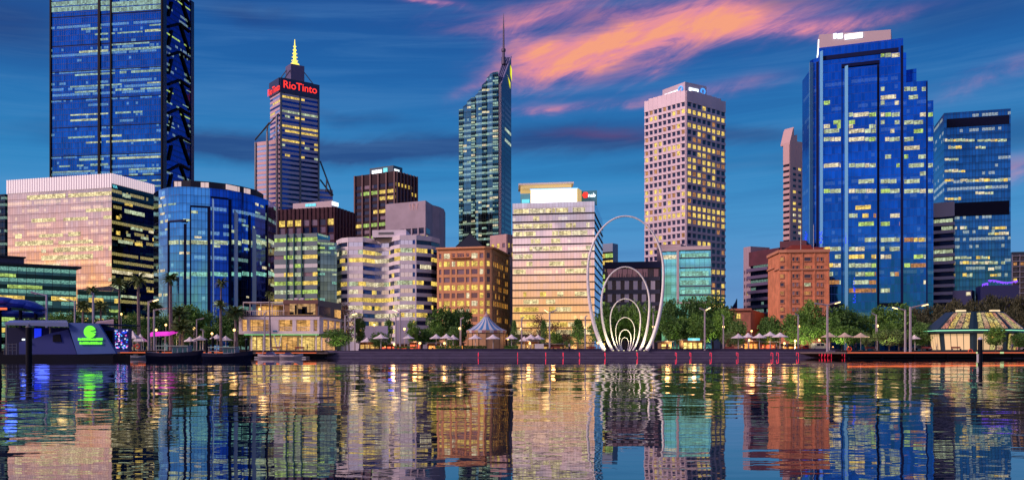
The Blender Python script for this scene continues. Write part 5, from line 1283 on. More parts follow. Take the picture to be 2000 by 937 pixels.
# ================================================================== restaurant
root = empty('restaurant', (X(575, 214), 214, GZ), 'white two-storey waterfront restaurant with roof terrace, glowing warm inside', 'restaurant')
D = 214; frame = mat('white_cladding', (.82, .74, .78), .55, var=.05, vs=.7)
warm = litmat('warm_interior', (1.0, .70, .22), 1.0, pane=.9, vary=.5); amber = litmat('amber_interior', (.95, .50, .15), .72, pane=1.3, vary=1.1)
def zr_(y): return Z(y, D)
FR = Face(P(470, D), P(628, D), GZ, zr_(618)); SD = Face(P(628, D), P(668, D + 18), GZ, zr_(618))
mb = MB(); mb.prism([P(488, D + 2.2), P(627, D + 2.2), P(655, D + 18), P(500, D + 18)], GZ, zr_(654)); mb.build('ground_floor', mat('cream_wall', (.5, .42, .3), .7), root)
F0 = Face(P(488, D + 2.2), P(627, D + 2.2), GZ, zr_(654)); F0s = Face(P(627, D + 2.2), P(655, D + 18), GZ, zr_(654))
for x0, x1 in ((492, 500), (502, 512), (514, 530), (532, 549), (551, 580), (584, 614), (617, 626)):
    mb = MB(); a, c = F0.u_at(x0), F0.u_at(x1); F0.quad(mb, a, c, .2, 3.3, .06); mb.build('window', amber if x0 == 551 else warm, root)
mb = MB(); F0s.quad(mb, .3, F0s.L - 1, .2, 3.3, .06); mb.build('window', amber, root)
for x in (490, 513, 588, 616, 627):
    mb = MB(); xx = X(x, D); mb.tube([(xx, D + .8, GZ), (xx, D + .8, zr_(653))], .17, 6); mb.build('column', frame, root)
for xa, xb in ((533, 541), (548, 542)):
    mb = MB(); mb.tube([(X(xa, D), D + .8, zr_(653)), (X(xb, D), D + .8, GZ)], .16, 6); mb.build('column', frame, root)
mb = MB(); mb.prism([P(472, D + 1.2), P(626, D + 1.2), P(664, D + 18), P(500, D + 18)], zr_(652), zr_(620)); mb.build('upper_core', mat('brown_interior', (.12, .06, .04), .8), root)
F1 = Face(P(472, D + 1.2), P(626, D + 1.2), zr_(652), zr_(620))
mb = MB()
def frm(f, spans, z0f, z1f, lo, hi, o1=1.3):
    f.slab(mb, -.3, f.L, 0, lo, 0, o1); f.slab(mb, -.3, f.L, f.h - hi, f.h + .1, 0, o1)
    e_ = [-.3] + [x for s__ in spans for x in s__] + [f.L]
    for i in range(0, len(e_), 2): f.slab(mb, e_[i], e_[i + 1], lo * .9, f.h - hi * .9, 0, o1 - .05)
F1.z1 = zr_(618); F1.h = F1.z1 - F1.z0
sp1 = [(F1.u_at(a), F1.u_at(c)) for a, c in ((475, 485), (490, 527.5), (546.5, 573.5), (580.5, 608), (614.5, 622))]
frm(F1, sp1, 0, 0, .75, .75)
F1s = Face(P(626, D + 1.2), P(664, D + 18), zr_(652), zr_(618)); sp2 = [(1.2, F1s.L * .3), (F1s.L * .36, F1s.L * .64), (F1s.L * .7, F1s.L * .95)]
frm(F1s, sp2, 0, 0, .5, .6, .4)
mb.build('white_frame', frame, root)
for f, sp_ in ((F1, sp1), (F1s, sp2)):
    for a, c in sp_:
        mb = MB(); f.quad(mb, a, c, .75, f.h - .75, .06); wo = mb.build('window', amber, root)
        mb = MB(); f.slab(mb, a, c, 1.7, 1.8, .5, .6); f.slab(mb, a, c, 1.2, 1.25, .5, .56)
        k = a + .1
        while k < c: f.slab(mb, k, k + .05, .75, 1.75, .5, .55); k += .5
        mb.build('railing', frame, wo)
mb = MB(); f = F1; mb.box(X(476, D), X(622, D), D + .25, D + .5, zr_(653.6), zr_(652.4)); mb.build('green_light_strip', mat('green_strip', (.2, .5, .2), emit=(.25, .95, .3), es=.8), root)
mb = MB(); mb.box(X(533, D), X(541.5, D), D - .22, D - .12, zr_(648), zr_(645)); mb.build('blue_sign', mat('blue_sign', (.03, .2, .4), .5), root)
mb = MB(); mb.prism([P(470, D - .1), P(627, D - .1), P(668, D + 18), P(500, D + 18)], zr_(618), zr_(615.5)); mb.build('terrace_slab', mat('grey_terrace', (.14, .11, .13), .7), root)
# terrace: pergola, railing, right-hand volume
mb = MB(); pm = mat('tan_pergola', (.5, .30, .16), .7)
for x in (474, 487, 508, 530, 553): mb.tube([(X(x, D), D + .6, zr_(616)), (X(x, D), D + .6, zr_(589))], .08, 4)
mb.box(X(474, D), X(556, D), D + .4, D + .7, zr_(590.5), zr_(589)); mb.build('pergola_frame', frame, root)
mb = MB(); mb.hexa([(X(475, D), D + .7, zr_(592)), (X(554, D), D + .7, zr_(597)), (X(560, D + 9), D + 9, zr_(592)), (X(485, D + 9), D + 9, zr_(588))], [(X(475, D), D + .7, zr_(591)), (X(554, D), D + .7, zr_(596)), (X(560, D + 9), D + 9, zr_(591)), (X(485, D + 9), D + 9, zr_(587))]); mb.build('pergola_roof', pm, root)
mb = MB(); k = X(474, D)
while k < X(556, D): mb.box(k, k + .06, D + .1, D + .16, zr_(615.5), zr_(607)); k += .45
mb.box(X(474, D), X(556, D), D + .08, D + .18, zr_(607), zr_(606)); mb.build('railing', frame, root)
mb = MB(); V0 = Face(P(545, D + 8), P(560, D + 8), zr_(615), zr_(590)); V0.quad(mb, 0, V0.L, .2, 3, 0); mb.prism([P(500, D + 9), P(560, D + 9), P(560, D + 12), P(500, D + 12)], zr_(616), zr_(592)); 
mb.build('terrace_wall', mat('cream_wall', (.5, .42, .3)), root)
mb = MB(); F2 = Face(P(500, D + 9), P(556, D + 9), zr_(616), zr_(592)); F2.quad(mb, .5, F2.L - .5, .3, 2.7, .06); mb.build('window', amber, root)
choc = mat('chocolate_cladding', (.20, .10, .09), .6); nvy = mat('slate_cladding', (.07, .07, .12), .5)
mb = MB(); mb.prism([P(556, D + .4), P(620, D + .4), P(664, D + 17), P(560, D + 17)], zr_(616), zr_(593)); mb.build('upper_volume', mat('ochre_wall', (.36, .20, .10), .7), root)
mb = MB(); mb.prism([P(553, D + .2), P(621, D), P(667, D + 18), P(560, D + 18)], zr_(593.5), zr_(585), 0, 0, (0, 1, 0, 0)); mb.build('upper_roof', [choc, nvy], root)
F3 = Face(P(556, D + .4), P(620, D + .4), zr_(616), zr_(593)); mb = MB(); F3.quad(mb, F3.u_at(566), F3.L - .5, .25, 2.8, .06); mb.build('window', litmat('ochre_interior', (.85, .50, .22), .65, pane=3.0, vary=.25), root)
mb = MB()
for x0, x1, h_ in ((576, 580, 2.3), (582, 596, 1.4), (590, 600, 1.9), (566, 574, .6), (600, 612, .5)): a, c = F3.u_at(x0), F3.u_at(x1); F3.quad(mb, a, c, .3, .3 + h_, .12)
mb.build('counter', black, root)
F3s = Face(P(620.5, D + .4), P(665, D + 17.4), zr_(618), zr_(593)); mb = MB(); F3s.slab(mb, 0, F3s.L, 0, F3s.h, 0, .3); mb.build('slate_side', nvy, root)
mb = MB(); F3s.quad(mb, .6, F3s.L * .48, .5, F3s.h - .5, .36); mb.build('window', LIT['d'], root); mb = MB(); F3s.quad(mb, F3s.L * .66, F3s.L * .95, .2, F3s.h - .8, .36); mb.build('window', amber, root)
for x in (568, 580): mb = MB(); mb.box(X(x - 3, D), X(x + 3, D), D + 5, D + 6.5, zr_(586), zr_(579)); mb.build('roof_vent', frame, root)
lamp_light((X(505, D), D + 4, zr_(604)), 260, (1, .6, .25)); lamp_light((X(560, D), D - .8, zr_(664)), 150, (1, .7, .3)); lamp_light((X(600, D), D - .8, zr_(664)), 150, (1, .7, .3))
g2 = empty('terrace_lamp', (X(505, D), D + 1.0, zr_(615.5)), 'bright star of a lamp on the restaurant terrace', 'lamp')
mb = MB(); mb.tube([(X(505, D), D + 1, zr_(615.5)), (X(505, D), D + 1, zr_(605))], .04, 5); mb.build('post', steel, g2); mb = MB(); mb.lathe(X(505, D), D + 1, [(0.01, zr_(605)), (.35, zr_(603)), (.01, zr_(601))], 8); mb.build('globe', globe, g2)
# ================================================================== glass pavilion on the right
root = empty('pavilion', (X(1902, 205), 205, GZ), 'eight-sided glass pavilion with flared roof of lit patterned panels and green neon rim', 'pavilion')
D = 212; cxx, cyy = P(1903, D); s_ = D / F
def ngon(r_, z, n=8, a0=None): 
    a0 = math.pi / 8 if a0 is None else a0
    return [(cxx + r_ * math.cos(a0 + k * 2 * math.pi / n), cyy + r_ * .75 * math.sin(a0 + k * 2 * math.pi / n), z) for k in range(n)]
ze, zt = Z(646, D), Z(609.5, D)
E_, T_ = ngon(95 * s_, ze), ngon(53 * s_, zt); Bq = ngon(80 * s_, GZ); Ew = ngon(84 * s_, ze - .1)
def patt(name, c1, c2, es):
    m = bpy.data.materials.new(name); m.use_nodes = True; t = m.node_tree; b = t.nodes['Principled BSDF']; g = t.nodes.new('ShaderNodeTexCoord')
    n = noise(t, g.outputs['Object'], 2.2, 5, .75, 1.0); nn = noise(t, g.outputs['Object'], .35, 1, .5)
    base = mixc(t, nn.rng(.35, .65), c1, c2); c = mixc(t, n.rng(.42, .56), (.02, .015, .01), base)
    b.inputs['Base Color'].default_value = (.05, .05, .05, 1); b.inputs['Roughness'].default_value = .3
    lk(t, c, b.inputs['Emission Color']); b.inputs['Emission Strength'].default_value = es; m.cycles.emission_sampling = 'NONE'; return m
pg, pr_, pd = patt('patterned_yellow_glass', (.95, .62, .10), (.85, .75, .25), .85), patt('patterned_rose_glass', (.85, .30, .18), (.8, .55, .3), .8), mat('dark_teal_cladding', (.03, .07, .10), .3, .5)
def lerp(a, b_, t_): return tuple(a[i] + (b_[i] - a[i]) * t_ for i in range(3))
for k in range(8):
    e0, e1, t0, t1 = E_[k], E_[(k + 1) % 8], T_[k], T_[(k + 1) % 8]
    mb = MB(); mb.face([e0, e1, t1, t0]); mb.build('roof_panel', pd, root)
    if (e0[1] + e1[1]) / 2 < cyy - 1:
        fs = [.12, .30, .47, .64, .80, .95] if k in (5,) else [.08, .28, .48, .68, .88]
        for i in range(len(fs) - 1):
            a, c = fs[i] + .012, fs[i + 1] - .012
            q0, q1, q2, q3 = lerp(lerp(e0, e1, a), lerp(t0, t1, a), .10), lerp(lerp(e0, e1, c), lerp(t0, t1, c), .10), lerp(lerp(e0, e1, c), lerp(t0, t1, c), .93), lerp(lerp(e0, e1, a), lerp(t0, t1, a), .93)
            o_ = Vector(q1) - Vector(q0); nn_ = o_.cross(Vector(q3) - Vector(q0)).normalized() * .07
            if nn_.y > 0: nn_ = -nn_
            mb = MB(); mb.face([Vector(p) + nn_ for p in (q0, q1, q2, q3)]); mb.build('lit_roof_pane', (pg, pr_, pg, pg, pr_)[(i + k) % 5], root)
mb = MB(); mb.face(T_); mb.build('flat_roof', pd, root)
neon = mat('green_neon', (.2, .5, .3), emit=(.35, 1.0, .55), es=1.2)
for dz_ in (0.0, -.42):
    mb = MB(); mb.tube([(p[0], p[1], ze + dz_) for p in ngon((95.5 if dz_ == 0 else 94) * s_, 0)], .09, 5, closed=True); mb.build('neon_rim', neon, root)
mb = MB(); 
for k in range(8): mb.face([(*E_[k][:2], ze - .5), (*E_[(k + 1) % 8][:2], ze - .5), E_[(k + 1) % 8], E_[k]])
mb.face([(p[0], p[1], ze - .5) for p in E_][::-1]); mb.build('eaves', pd, root)
cream = mat('cream_interior_wall', (.5, .4, .25), emit=(.95, .62, .28), es=.55)
for k in range(8):
    e0, e1 = Ew[k], Ew[(k + 1) % 8]; b0, b1 = Bq[k], Bq[(k + 1) % 8]; e0 = (e0[0], e0[1], ze - .5); e1 = (e1[0], e1[1], ze - .5)
    if (e0[1] + e1[1]) / 2 > cyy: 
        mb = MB(); mb.face([b0, b1, e1, e0]); mb.build('wall_panel', pd, root); continue
    mb = MB(); mb.face([b0, b1, e1, e0]); mb.build('wall_panel', pd, root)
    n_ = 4
    for i in range(n_):
        a, c = .1 + i * .2 + .01, .1 + (i + 1) * .2 - .01
        q_ = [lerp(lerp(b0, b1, a), lerp(e0, e1, a), .05), lerp(lerp(b0, b1, c), lerp(e0, e1, c), .05), lerp(lerp(b0, b1, c), lerp(e0, e1, c), .93), lerp(lerp(b0, b1, a), lerp(e0, e1, a), .93)]
        nn_ = (Vector(q_[1]) - Vector(q_[0])).cross(Vector(q_[3]) - Vector(q_[0])).normalized() * .07
        if nn_.y > 0: nn_ = -nn_
        mid = (q_[0][0] + q_[1][0]) / 2
        mb = MB(); mb.face([Vector(p) + nn_ for p in q_]); mb.build('wall_pane', cream if mid < cxx - .5 else (pg, pr_)[i % 2], root)
for dx_ in (-4.4, 3.6):
    mb = MB(); mb.box(cxx + dx_ - .9, cxx + dx_ + .9, cyy - 3, cyy - 1.6, zt, zt + .45); mb.build('roof_light', mat('cream_roof_light', (.6, .5, .3), emit=(1, .8, .45), es=.8), root)

# ================================================================== ferry terminal with the green sign
D = 122; root = empty('ferry_terminal', (X(130, D), D, 0), 'angular floating ferry terminal lit blue, carrying a big glowing green round emblem', 'ferry terminal')
ft = mat('slate_blue_panel', (.045, .12, .40), .6, var=.1, vs=.4); ft2 = mat('deep_blue_panel', (.010, .030, .22), .6); ft3 = mat('pale_roof_sheet', (.14, .20, .40), .5)
def pz(x, y, D_=D): return (X(x, D_), D_, Z(y, D_))
def plate(pts, th, m_, name, parent, D_=D):
    """a solid panel outlined in its own vertical plane"""
    mb = MB(); fr = [pz(x, y, D_) for x, y in pts]; bk = [(p[0], p[1] + th, p[2]) for p in fr]
    mb.face(fr[::-1] if False else fr); mb.face(bk[::-1])
    for i in range(len(fr)): j = (i + 1) % len(fr); mb.face([fr[i], bk[i], bk[j], fr[j]])
    return mb.build(name, m_, parent)
mb = MB(); mb.box(X(12, D), X(230, D), D - 1.5, D + 4, -.4, Z(692.5, D)); mb.build('pontoon', black, root)
pn = plate([(151, 691.5), (227, 690), (192, 632), (132, 630.5)], .5, ft, 'sign_panel', root)
plate([(37, 691), (150, 691.5), (133, 643), (100, 650), (70, 659), (37, 668)], .4, ft2, 'side_panel', root, D + .6)
plate([(103, 667), (120, 667), (117, 652), (103, 654)], .1, black, 'window', root, D + .45)
mb = MB(); mb.hexa([pz(9, 634, D - .5), pz(133, 638, D - .5), pz(130, 632, D + 13), pz(20, 629, D + 13)], [pz(9, 630, D - .5), pz(133, 630, D - .5), pz(130, 625, D + 13), pz(20, 625, D + 13)]); mb.build('roof', ft3, root)
mb = MB(); mb.hexa([(X(133, D), D + .5, Z(631, D)), (X(192, D), D + .5, Z(632.5, D)), (X(200, D), D + 12, Z(632, D)), (X(133, D), D + 12, Z(631, D))], [(X(133, D), D + .5, Z(629.6, D)), (X(192, D), D + .5, Z(631, D)), (X(205, D), D + 12, Z(630, D)), (X(133, D), D + 12, Z(629, D))]); mb.build('roof', ft, root)
plate([(194, 690), (224, 690), (222, 640), (196, 634)], .3, ft2, 'side_panel', root, D + 3.5)
plate([(201, 645), (220, 645), (219, 673)], .1, black, 'window', root, D + 3.3)
for x in (13, 60, 98): mb = MB(); mb.tube([pz(x, 692, D + 2), pz(x, 633, D + 2)], .14, 6); mb.build('column', steel, root)
mb = MB(); mb.box(X(10, D + 8), X(219, D + 8), D + 8, D + 8.4, .0, Z(636, D)); mb.build('rear_wall', mat('dark_rear_wall', (.02, .025, .07), .5), root)
for x0, x1 in ((8, 21),):
    mb = MB(); mb.box(X(x0, D), X(x1, D), D + 7.7, D + 7.95, Z(676, D), Z(638, D)); mb.build('blue_lit_interior', mat('blue_interior_glow', (.02, .04, .3), emit=(.01, .035, .9), es=.9), root)  # glowing surface stands for the blue-lit interior
mb = MB()
for y in (672, 678, 684): mb.tube([pz(8, y, D - .8), pz(32, y, D - .8)], .04, 4)
for x in (8, 16, 24, 32): mb.tube([pz(x, 692, D - .8), pz(x, 670, D - .8)], .04, 4)
mb.build('railing', steel, root)
mb = MB(); mb.box(X(42, D), X(47, D), D + .1, D + .25, Z(664, D), Z(661, D)); mb.build('lit_notice', signw, root)
cz = pz(175.5, 647.5, D - .12); mb = MB(); rr = 12 / F * D
arc = [(rr * math.cos(t_), rr * math.sin(t_)) for t_ in [R(20 + 320 * k / 24) for k in range(25)]]
mb.face([(cz[0], cz[1], cz[2] + rr * .12)] + [(cz[0] + a, cz[1], cz[2] + c) for a, c in arc][::-1]); mb.face([(cz[0] + .1, cz[1] - .01, cz[2] + rr * .05), (cz[0] + rr * .95, cz[1] - .01, cz[2] - rr * .15), (cz[0] + rr * .99, cz[1] - .01, cz[2] + rr * .1)][::1])
mb.build('round_emblem', signg, pn)
mb = MB(); rng = random.Random(12)
for y0, y1, xa, xb in ((659.5, 664.5, 152.5, 200.5), (667, 672, 155.5, 199.5)):
    x = xa
    while x < xb:
        w_ = rng.choice((2.4, 2.9, 3.3)); h_ = rng.choice((0, 0, .8)); a = pz(x, y1, D - .12); c = pz(min(x + w_, xb), y0 + h_, D - .12)
        mb.box(a[0], c[0], a[1] - .05, a[1], a[2], c[2]); x += w_ + .7
mb.build('sign_lines', signg, pn)
lamp_light((X(14, D), D + 5, 3.2), 120, (.05, .12, 1.0)); lamp_light((X(60, D), D + 4, 3.4), 60, (.05, .12, 1.0)); lamp_light((X(120, D), D - 5, 1.6), 150, (.08, .14, 1.0))

# blue petal pods
root = empty('petal_canopy', (X(35, 148), 148, 0), 'cluster of rounded blue petal roofs glowing beside the ferry terminal', 'canopy')
pet = mat('blue_petal', (.03, .07, .40), .35, .2)
for i, (x, y, w_, h_, t_) in enumerate(((5, 588, 26, 9, -.05), (30, 592, 34, 9, -.12), (58, 596, 30, 9, -.28), (72, 602, 18, 9, -.7), (-8, 603, 30, 9, .05), (20, 612, 40, 8, -.05), (50, 615, 36, 7, -.02))):
    mb = MB(); c = pz(x, y, 148 + i * .8); s2 = 148 / F; n = 14
    prev = None
    rings_ = []
    for k in range(9):
        u = -1 + k / 4.0; r_ = math.sqrt(max(.02, 1 - u * u)); rings_.append([(c[0] + (u * w_) * s2 * math.cos(t_) - 0, c[1] + r_ * 2.2 * math.cos(j * 2 * math.pi / 10), c[2] + (u * w_) * s2 * math.sin(t_) + r_ * h_ * s2 * math.sin(j * 2 * math.pi / 10)) for j in range(10)])
    for k in range(8):
        for j in range(10): l = (j + 1) % 10; mb.face([rings_[k][j], rings_[k][l], rings_[k + 1][l], rings_[k + 1][j]])
    mb.build('petal', pet, root, smooth=True)
for x in (0, 40, 70): mb = MB(); mb.tube([pz(x, 692, 150), pz(x, 606, 150)], .3, 6); mb.build('column', black, root)
mb = MB(); mb.box(X(-20, 148), X(84, 148), 144.5, 153, -.4, 1.15); mb.build('platform', black, root)
mb = MB(); mb.box(X(5, 148), X(28, 148), 145.6, 145.9, Z(606, 148), Z(602, 148)); mb.build('red_light', led_o, root)
lamp_light((X(15, 148), 143, Z(640, 148)), 500, (.03, .08, 1.0)); lamp_light((X(60, 148), 142, Z(575, 148)), 300, (.04, .1, 1.0))

# ================================================================== things on the west quay
root = empty('corrugated_canopy', (X(205, 158), 158, GZ), 'pinkish corrugated monopitch canopy behind the ferry terminal sign', 'canopy')
mb = MB(); mb.hexa([pz(186, 632, 158), pz(222, 638, 158), pz(222, 636, 166), pz(190, 628, 166)], [pz(186, 630.5, 158), pz(222, 625, 158), pz(222, 623, 166), pz(190, 627, 166)]); mb.build('roof', mat('corrugated_pink', (.4, .30, .36), .5), root)
for x in (190, 219): mb = MB(); mb.tube([pz(x, 684, 159), pz(x, 630, 159)], .12, 5); mb.build('post', steel, root)
root = empty('light_wall', (X(236, 172), 172, 1.2), 'stall wall dotted with pink, blue and white party lights', 'light wall')
mb = MB(); mb.box(X(223, 172), X(251, 172), 172, 173.5, 1.2, Z(642, 172)); mb.build('panel', mat('deep_blue_panel', (.07, .09, .26)), root)
rng = random.Random(5)
for nm, col in (('blue', (.02, .1, 1.0)), ('pink', (1.0, .15, .6)), ('white', (.8, .8, 1.0)), ('cyan', (.1, .6, .9))):
    mb = MB()
    for k in range(13): x = rng.uniform(224.5, 249); y = rng.uniform(644, 680); p = pz(x, y, 171.9); mb.box(p[0] - .1, p[0] + .1, 171.75, 171.95, p[2] - .1, p[2] + .1)
    mb.build('party_lights', mat(nm + '_party_light', col, emit=col, es=1.0), root)
def tent(label, x, ya, hw, D, yb=None):
    r = empty('market_tent', (X(x, D), D, GZ), label, 'tent', 'white peaked market tents'); s2 = hw / F * D; zt = Z(ya, D); ze = zt - 1.5; xx = X(x, D); mb = MB()
    c = [(xx - s2, D - s2), (xx + s2, D - s2), (xx + s2, D + s2), (xx - s2, D + s2)]; m_ = [(xx + (p[0] - xx) * .4, D + (p[1] - D) * .4) for p in c]
    for i in range(4): j = (i + 1) % 4; mb.face([(*c[i], ze), (*c[j], ze), (*m_[j], ze + .6), (*m_[i], ze + .6)]); mb.face([(*m_[i], ze + .6), (*m_[j], ze + .6), (xx, D, zt)]); mb.face([(*c[i], ze - .3), (*c[j], ze - .3), (*c[j], ze), (*c[i], ze)])
    mb.build('canopy', canv, r)
    for p in c: mb = MB(); mb.tube([(*p, GZ), (*p, ze)], .05, 4); mb.build('leg', polem, r)
tent('white peaked tent beside the party light wall', 259, 645, 12, 190); tent('second white tent just left of the lamp with short lit arm', 274, 651, 10, 196)
root = empty('magenta_shade', (X(320, 196), 196, GZ), 'magenta lit fabric shade on thin posts among the palms', 'shade sail')
mb = MB(); mg = mat('magenta_fabric', (.6, .05, .5), .6, emit=(.85, .04, .65), es=.75)
mb.hexa([pz(293, 657, 196), pz(330, 655, 196), pz(348, 649, 200), pz(296, 650, 200)], [pz(293, 650, 196), pz(326, 651, 196), pz(348, 646, 200), pz(296, 648, 200)]); mb.build('fabric', mg, root)
for x in (295, 322, 345): mb = MB(); mb.tube([pz(x, 684, 198), pz(x, 650, 198)], .06, 5); mb.build('post', polem, root)
# ================================================================== kiosks, walls, hedge
def kiosk(label, x0, x1, y0, D, wall, litm, awn=None, sign=None):
    r = empty('kiosk', (X((x0 + x1) / 2, D), D, GZ), label, 'kiosk'); mb = MB(); mb.box(X(x0, D), X(x1, D), D, D + 5, GZ, Z(y0, D)); mb.build('wall', wall, r)
    f = Face(P(x0, D), P(x1, D), GZ, Z(y0, D)); n = max(1, int((x1 - x0) / 9))
    for k in range(n): mb = MB(); f.quad(mb, f.L * k / n + .15, f.L * (k + 1) / n - .15, .5, f.h - .6, .05); mb.build('window', litm, r)
    mb = MB(); f.slab(mb, -.4, f.L + .4, f.h, f.h + .2, -5, 1.3); mb.build('roof', awn or steel, r)
    if sign: mb = MB(); a, c = f.L * .2, f.L * .8; f.slab(mb, a, c, f.h - .1, f.h + .5, 1.32, 1.5); mb.build('lit_sign', sign, r)
    lamp_light((X((x0 + x1) / 2, D), D - 1.6, GZ + 2.4), 330, (1, .42, .14), .5); return r
yk = litmat('yellow_kiosk_glow', (1.0, .75, .22), 1.5, pane=.8); ok_ = litmat('orange_kiosk_glow', (1.0, .38, .08), 1.5, pane=.8); rk = litmat('red_kiosk_glow', (1.0, .14, .06), 1.3, pane=.8)
tw = mat('timber_wall', (.22, .12, .07), .7)
kiosk('low orange lit café counter behind the umbrella left of the leafy trees', 800, 822, 668, 224, tw, rk); kiosk('orange lit café front behind the umbrella cluster', 835, 905, 670, 222, tw, ok_)
kiosk('low amber café behind the broad umbrella before the white wall', 703, 742, 668, 222, tw, litmat('amber_kiosk_glow', (.95, .55, .15), .7, pane=1.2)); kiosk('dim red-lit café beneath the two-armed lamp', 745, 795, 672, 226, tw, rk)
kiosk('yellow lit kiosk with pale blue sign right of the rings', 1334, 1372, 664, 222, tw, yk, sign=cyans); kiosk('small yellow kiosk at the right leg of the tall ring', 1291, 1312, 667, 224, tw, yk)
kiosk('orange glowing stall behind the leftmost umbrellas right of the rings', 1452, 1480, 666, 222, tw, ok_); kiosk('red stall behind the umbrellas before the brick hotel', 1484, 1515, 668, 222, tw, rk); kiosk('long dim orange arcade at the foot of the brick hotel', 1528, 1562, 672, 230, tw, ok_)
kiosk('low brick café under the tree left of the tall ring', 1060, 1100, 672, 222, tw, litmat('amber_kiosk_glow2', (.95, .55, .15), .6, pane=1.2)); kiosk('low amber café before the golden office base', 1008, 1056, 667, 230, tw, litmat('amber_kiosk_glow3', (.95, .5, .2), .5, pane=1.5))
lav = mat('lavender_wall', (.46, .42, .52), .7, var=.05, vs=.5)
for lab, x0, x1, y0, D in (('pale lavender screen wall with a blue lit edge before the wavy building', 707, 757, 636, 250), ('taller pale screen wall among trees before the wavy building', 774, 806, 625, 255), ('low pale wall behind the umbrella cluster', 812, 846, 645, 252)):
    mb = MB(); mb.box(X(x0, D), X(x1, D), D, D + 1.2, GZ, Z(y0, D)); o = mb.build('screen_wall', lav, org=(X(x0, D), D, GZ)); tag(o, lab, 'wall')
lamp_light((X(764, 246), 246, GZ + 5), 220, (.1, .12, 1.0)); lamp_light((X(712, 247), 246, GZ + 3), 60, (.15, .15, 1.0))
# white service box near tent cluster
mb = MB(); mb.box(X(1045, 203), X(1062, 203), 203, 205, GZ, Z(671, 203)); o = mb.build('service_box', whitep, org=(X(1053, 203), 203, GZ)); tag(o, 'white low service box under the umbrella cluster at the golden office', 'box')
# striped benches / tables as dark low furniture
bm_ = mat('dark_timber', (.06, .03, .03), .6)
bench = None
def bench_at(x, D, label):
    global bench
    if bench is None:
        bench = empty('park_bench', (X(x, D), D, GZ), label, 'bench', 'low timber benches on the promenade')
        xx = X(x, D); mb = MB()
        for k in range(3): mb.box(xx - 1.1, xx + 1.1, D - .3 + k * .21, D - .13 + k * .21, GZ + .42, GZ + .48)
        mb.build('seat', mat('red_timber', (.25, .05, .04), .6), bench)
        mb = MB(); mb.box(xx - 1.1, xx + 1.1, D + .33, D + .38, GZ + .55, GZ + .9); mb.build('backrest', mat('red_timber', (.25, .05, .04)), bench)
        for sx in (-.95, .95): mb = MB(); mb.box(xx + sx - .04, xx + sx + .04, D - .28, D + .36, GZ, GZ + .42); mb.build('leg', steel, bench)
        return
    c = copy_tree(bench); c.location = (X(x, D), D, GZ); c['label'] = label
for x, lab in ((540, 'bench before the restaurant slanting columns'), (585, 'bench before the restaurant right half'), (1085, 'bench right of the lamp at the golden office'), (1155, 'bench at the left foot of the tall ring'), (1300, 'bench right of the tall ring'), (1425, 'bench left of the umbrellas right of the rings'), (1700, 'bench under the olive shrubs'), (1812, 'bench left of the pavilion door'), (1868, 'bench before the pavilion')):
    bench_at(x, 203 if x > 700 else 206, lab)
# black wire lounge frames on the quay edge
for x, lab, mir in ((1079, 'black bent steel lounge frame right of the lamp at the golden office', 1), (1106, 'mirrored black steel lounge frame left of the tall ring', -1), (1339, 'black bent steel lounge frame before the yellow kiosk', 1), (1379, 'mirrored black steel lounge frame beside the two-armed lamp', -1)):
    D = 196; r = empty('lounge_frame', (X(x, D), D, 1.56), lab, 'lounge frame', 'black steel lounge frames on the quay edge')
    for dy in (0, 1.2):
        mb = MB(); pts = [(-7, 684), (-5, 680), (-1, 674.5), (1, 675.5), (2, 680), (5, 683), (7, 683)] if mir > 0 else [(7, 684), (6, 678), (3, 674.5), (0, 675.5), (-1, 679), (-4, 681), (-7, 682.5)]
        mb.tube([pz(x + a, c, D + dy) for a, c in pts], .07, 5); mb.build('side_frame', black, r)
    mb = MB(); p0, p1 = pz(x - 5 * mir, 680, D), pz(x + 5 * mir, 683, D); mb.tube([p0, (p0[0], D + 1.2, p0[2])], .05, 4); mb.tube([p1, (p1[0], D + 1.2, p1[2])], .05, 4); mb.build('cross_bar', black, r)
# tree uplights
for x, D, wh in ((872, 226, 'tall leafy tree left of the carousel'), (1192, 236, 'left tree behind the rings'), (1250, 236, 'right tree behind the rings'), (1322, 222, 'low dense tree below the teal building'), (1352, 226, 'conical tree before the teal building frame'), (1388, 228, 'big dense tree right of the teal building'), (1553, 215, 'tree before the brick hotel windows'), (1582, 217, 'tall tree before the brick hotel'), (1644, 214, 'big tree left of the blue tower base'), (1737, 194.5, 'olive shrub beside the lamp'), (1129, 207, 'conical tree left of the tall ring'), (657, 199, 'round tree before the restaurant end wall')):
    r = empty('tree_uplight', (X(x, D), D, GZ), 'small ground spotlight at the foot of the ' + wh, 'light', 'spotlights under the park trees')
    mb = MB(); mb.lathe(X(x, D), D, [(.01, GZ + .16), (.1, GZ + .16), (.12, GZ + .02), (.12, GZ)][::-1], 8); mb.build('housing', steel, r)
    lo = lamp_light((X(x, D), D, GZ + .35), 1500 if x < 700 else 4600, (1, .84, .40), .25, 120); lo.rotation_euler = (R(180 - 28), 0, 0)
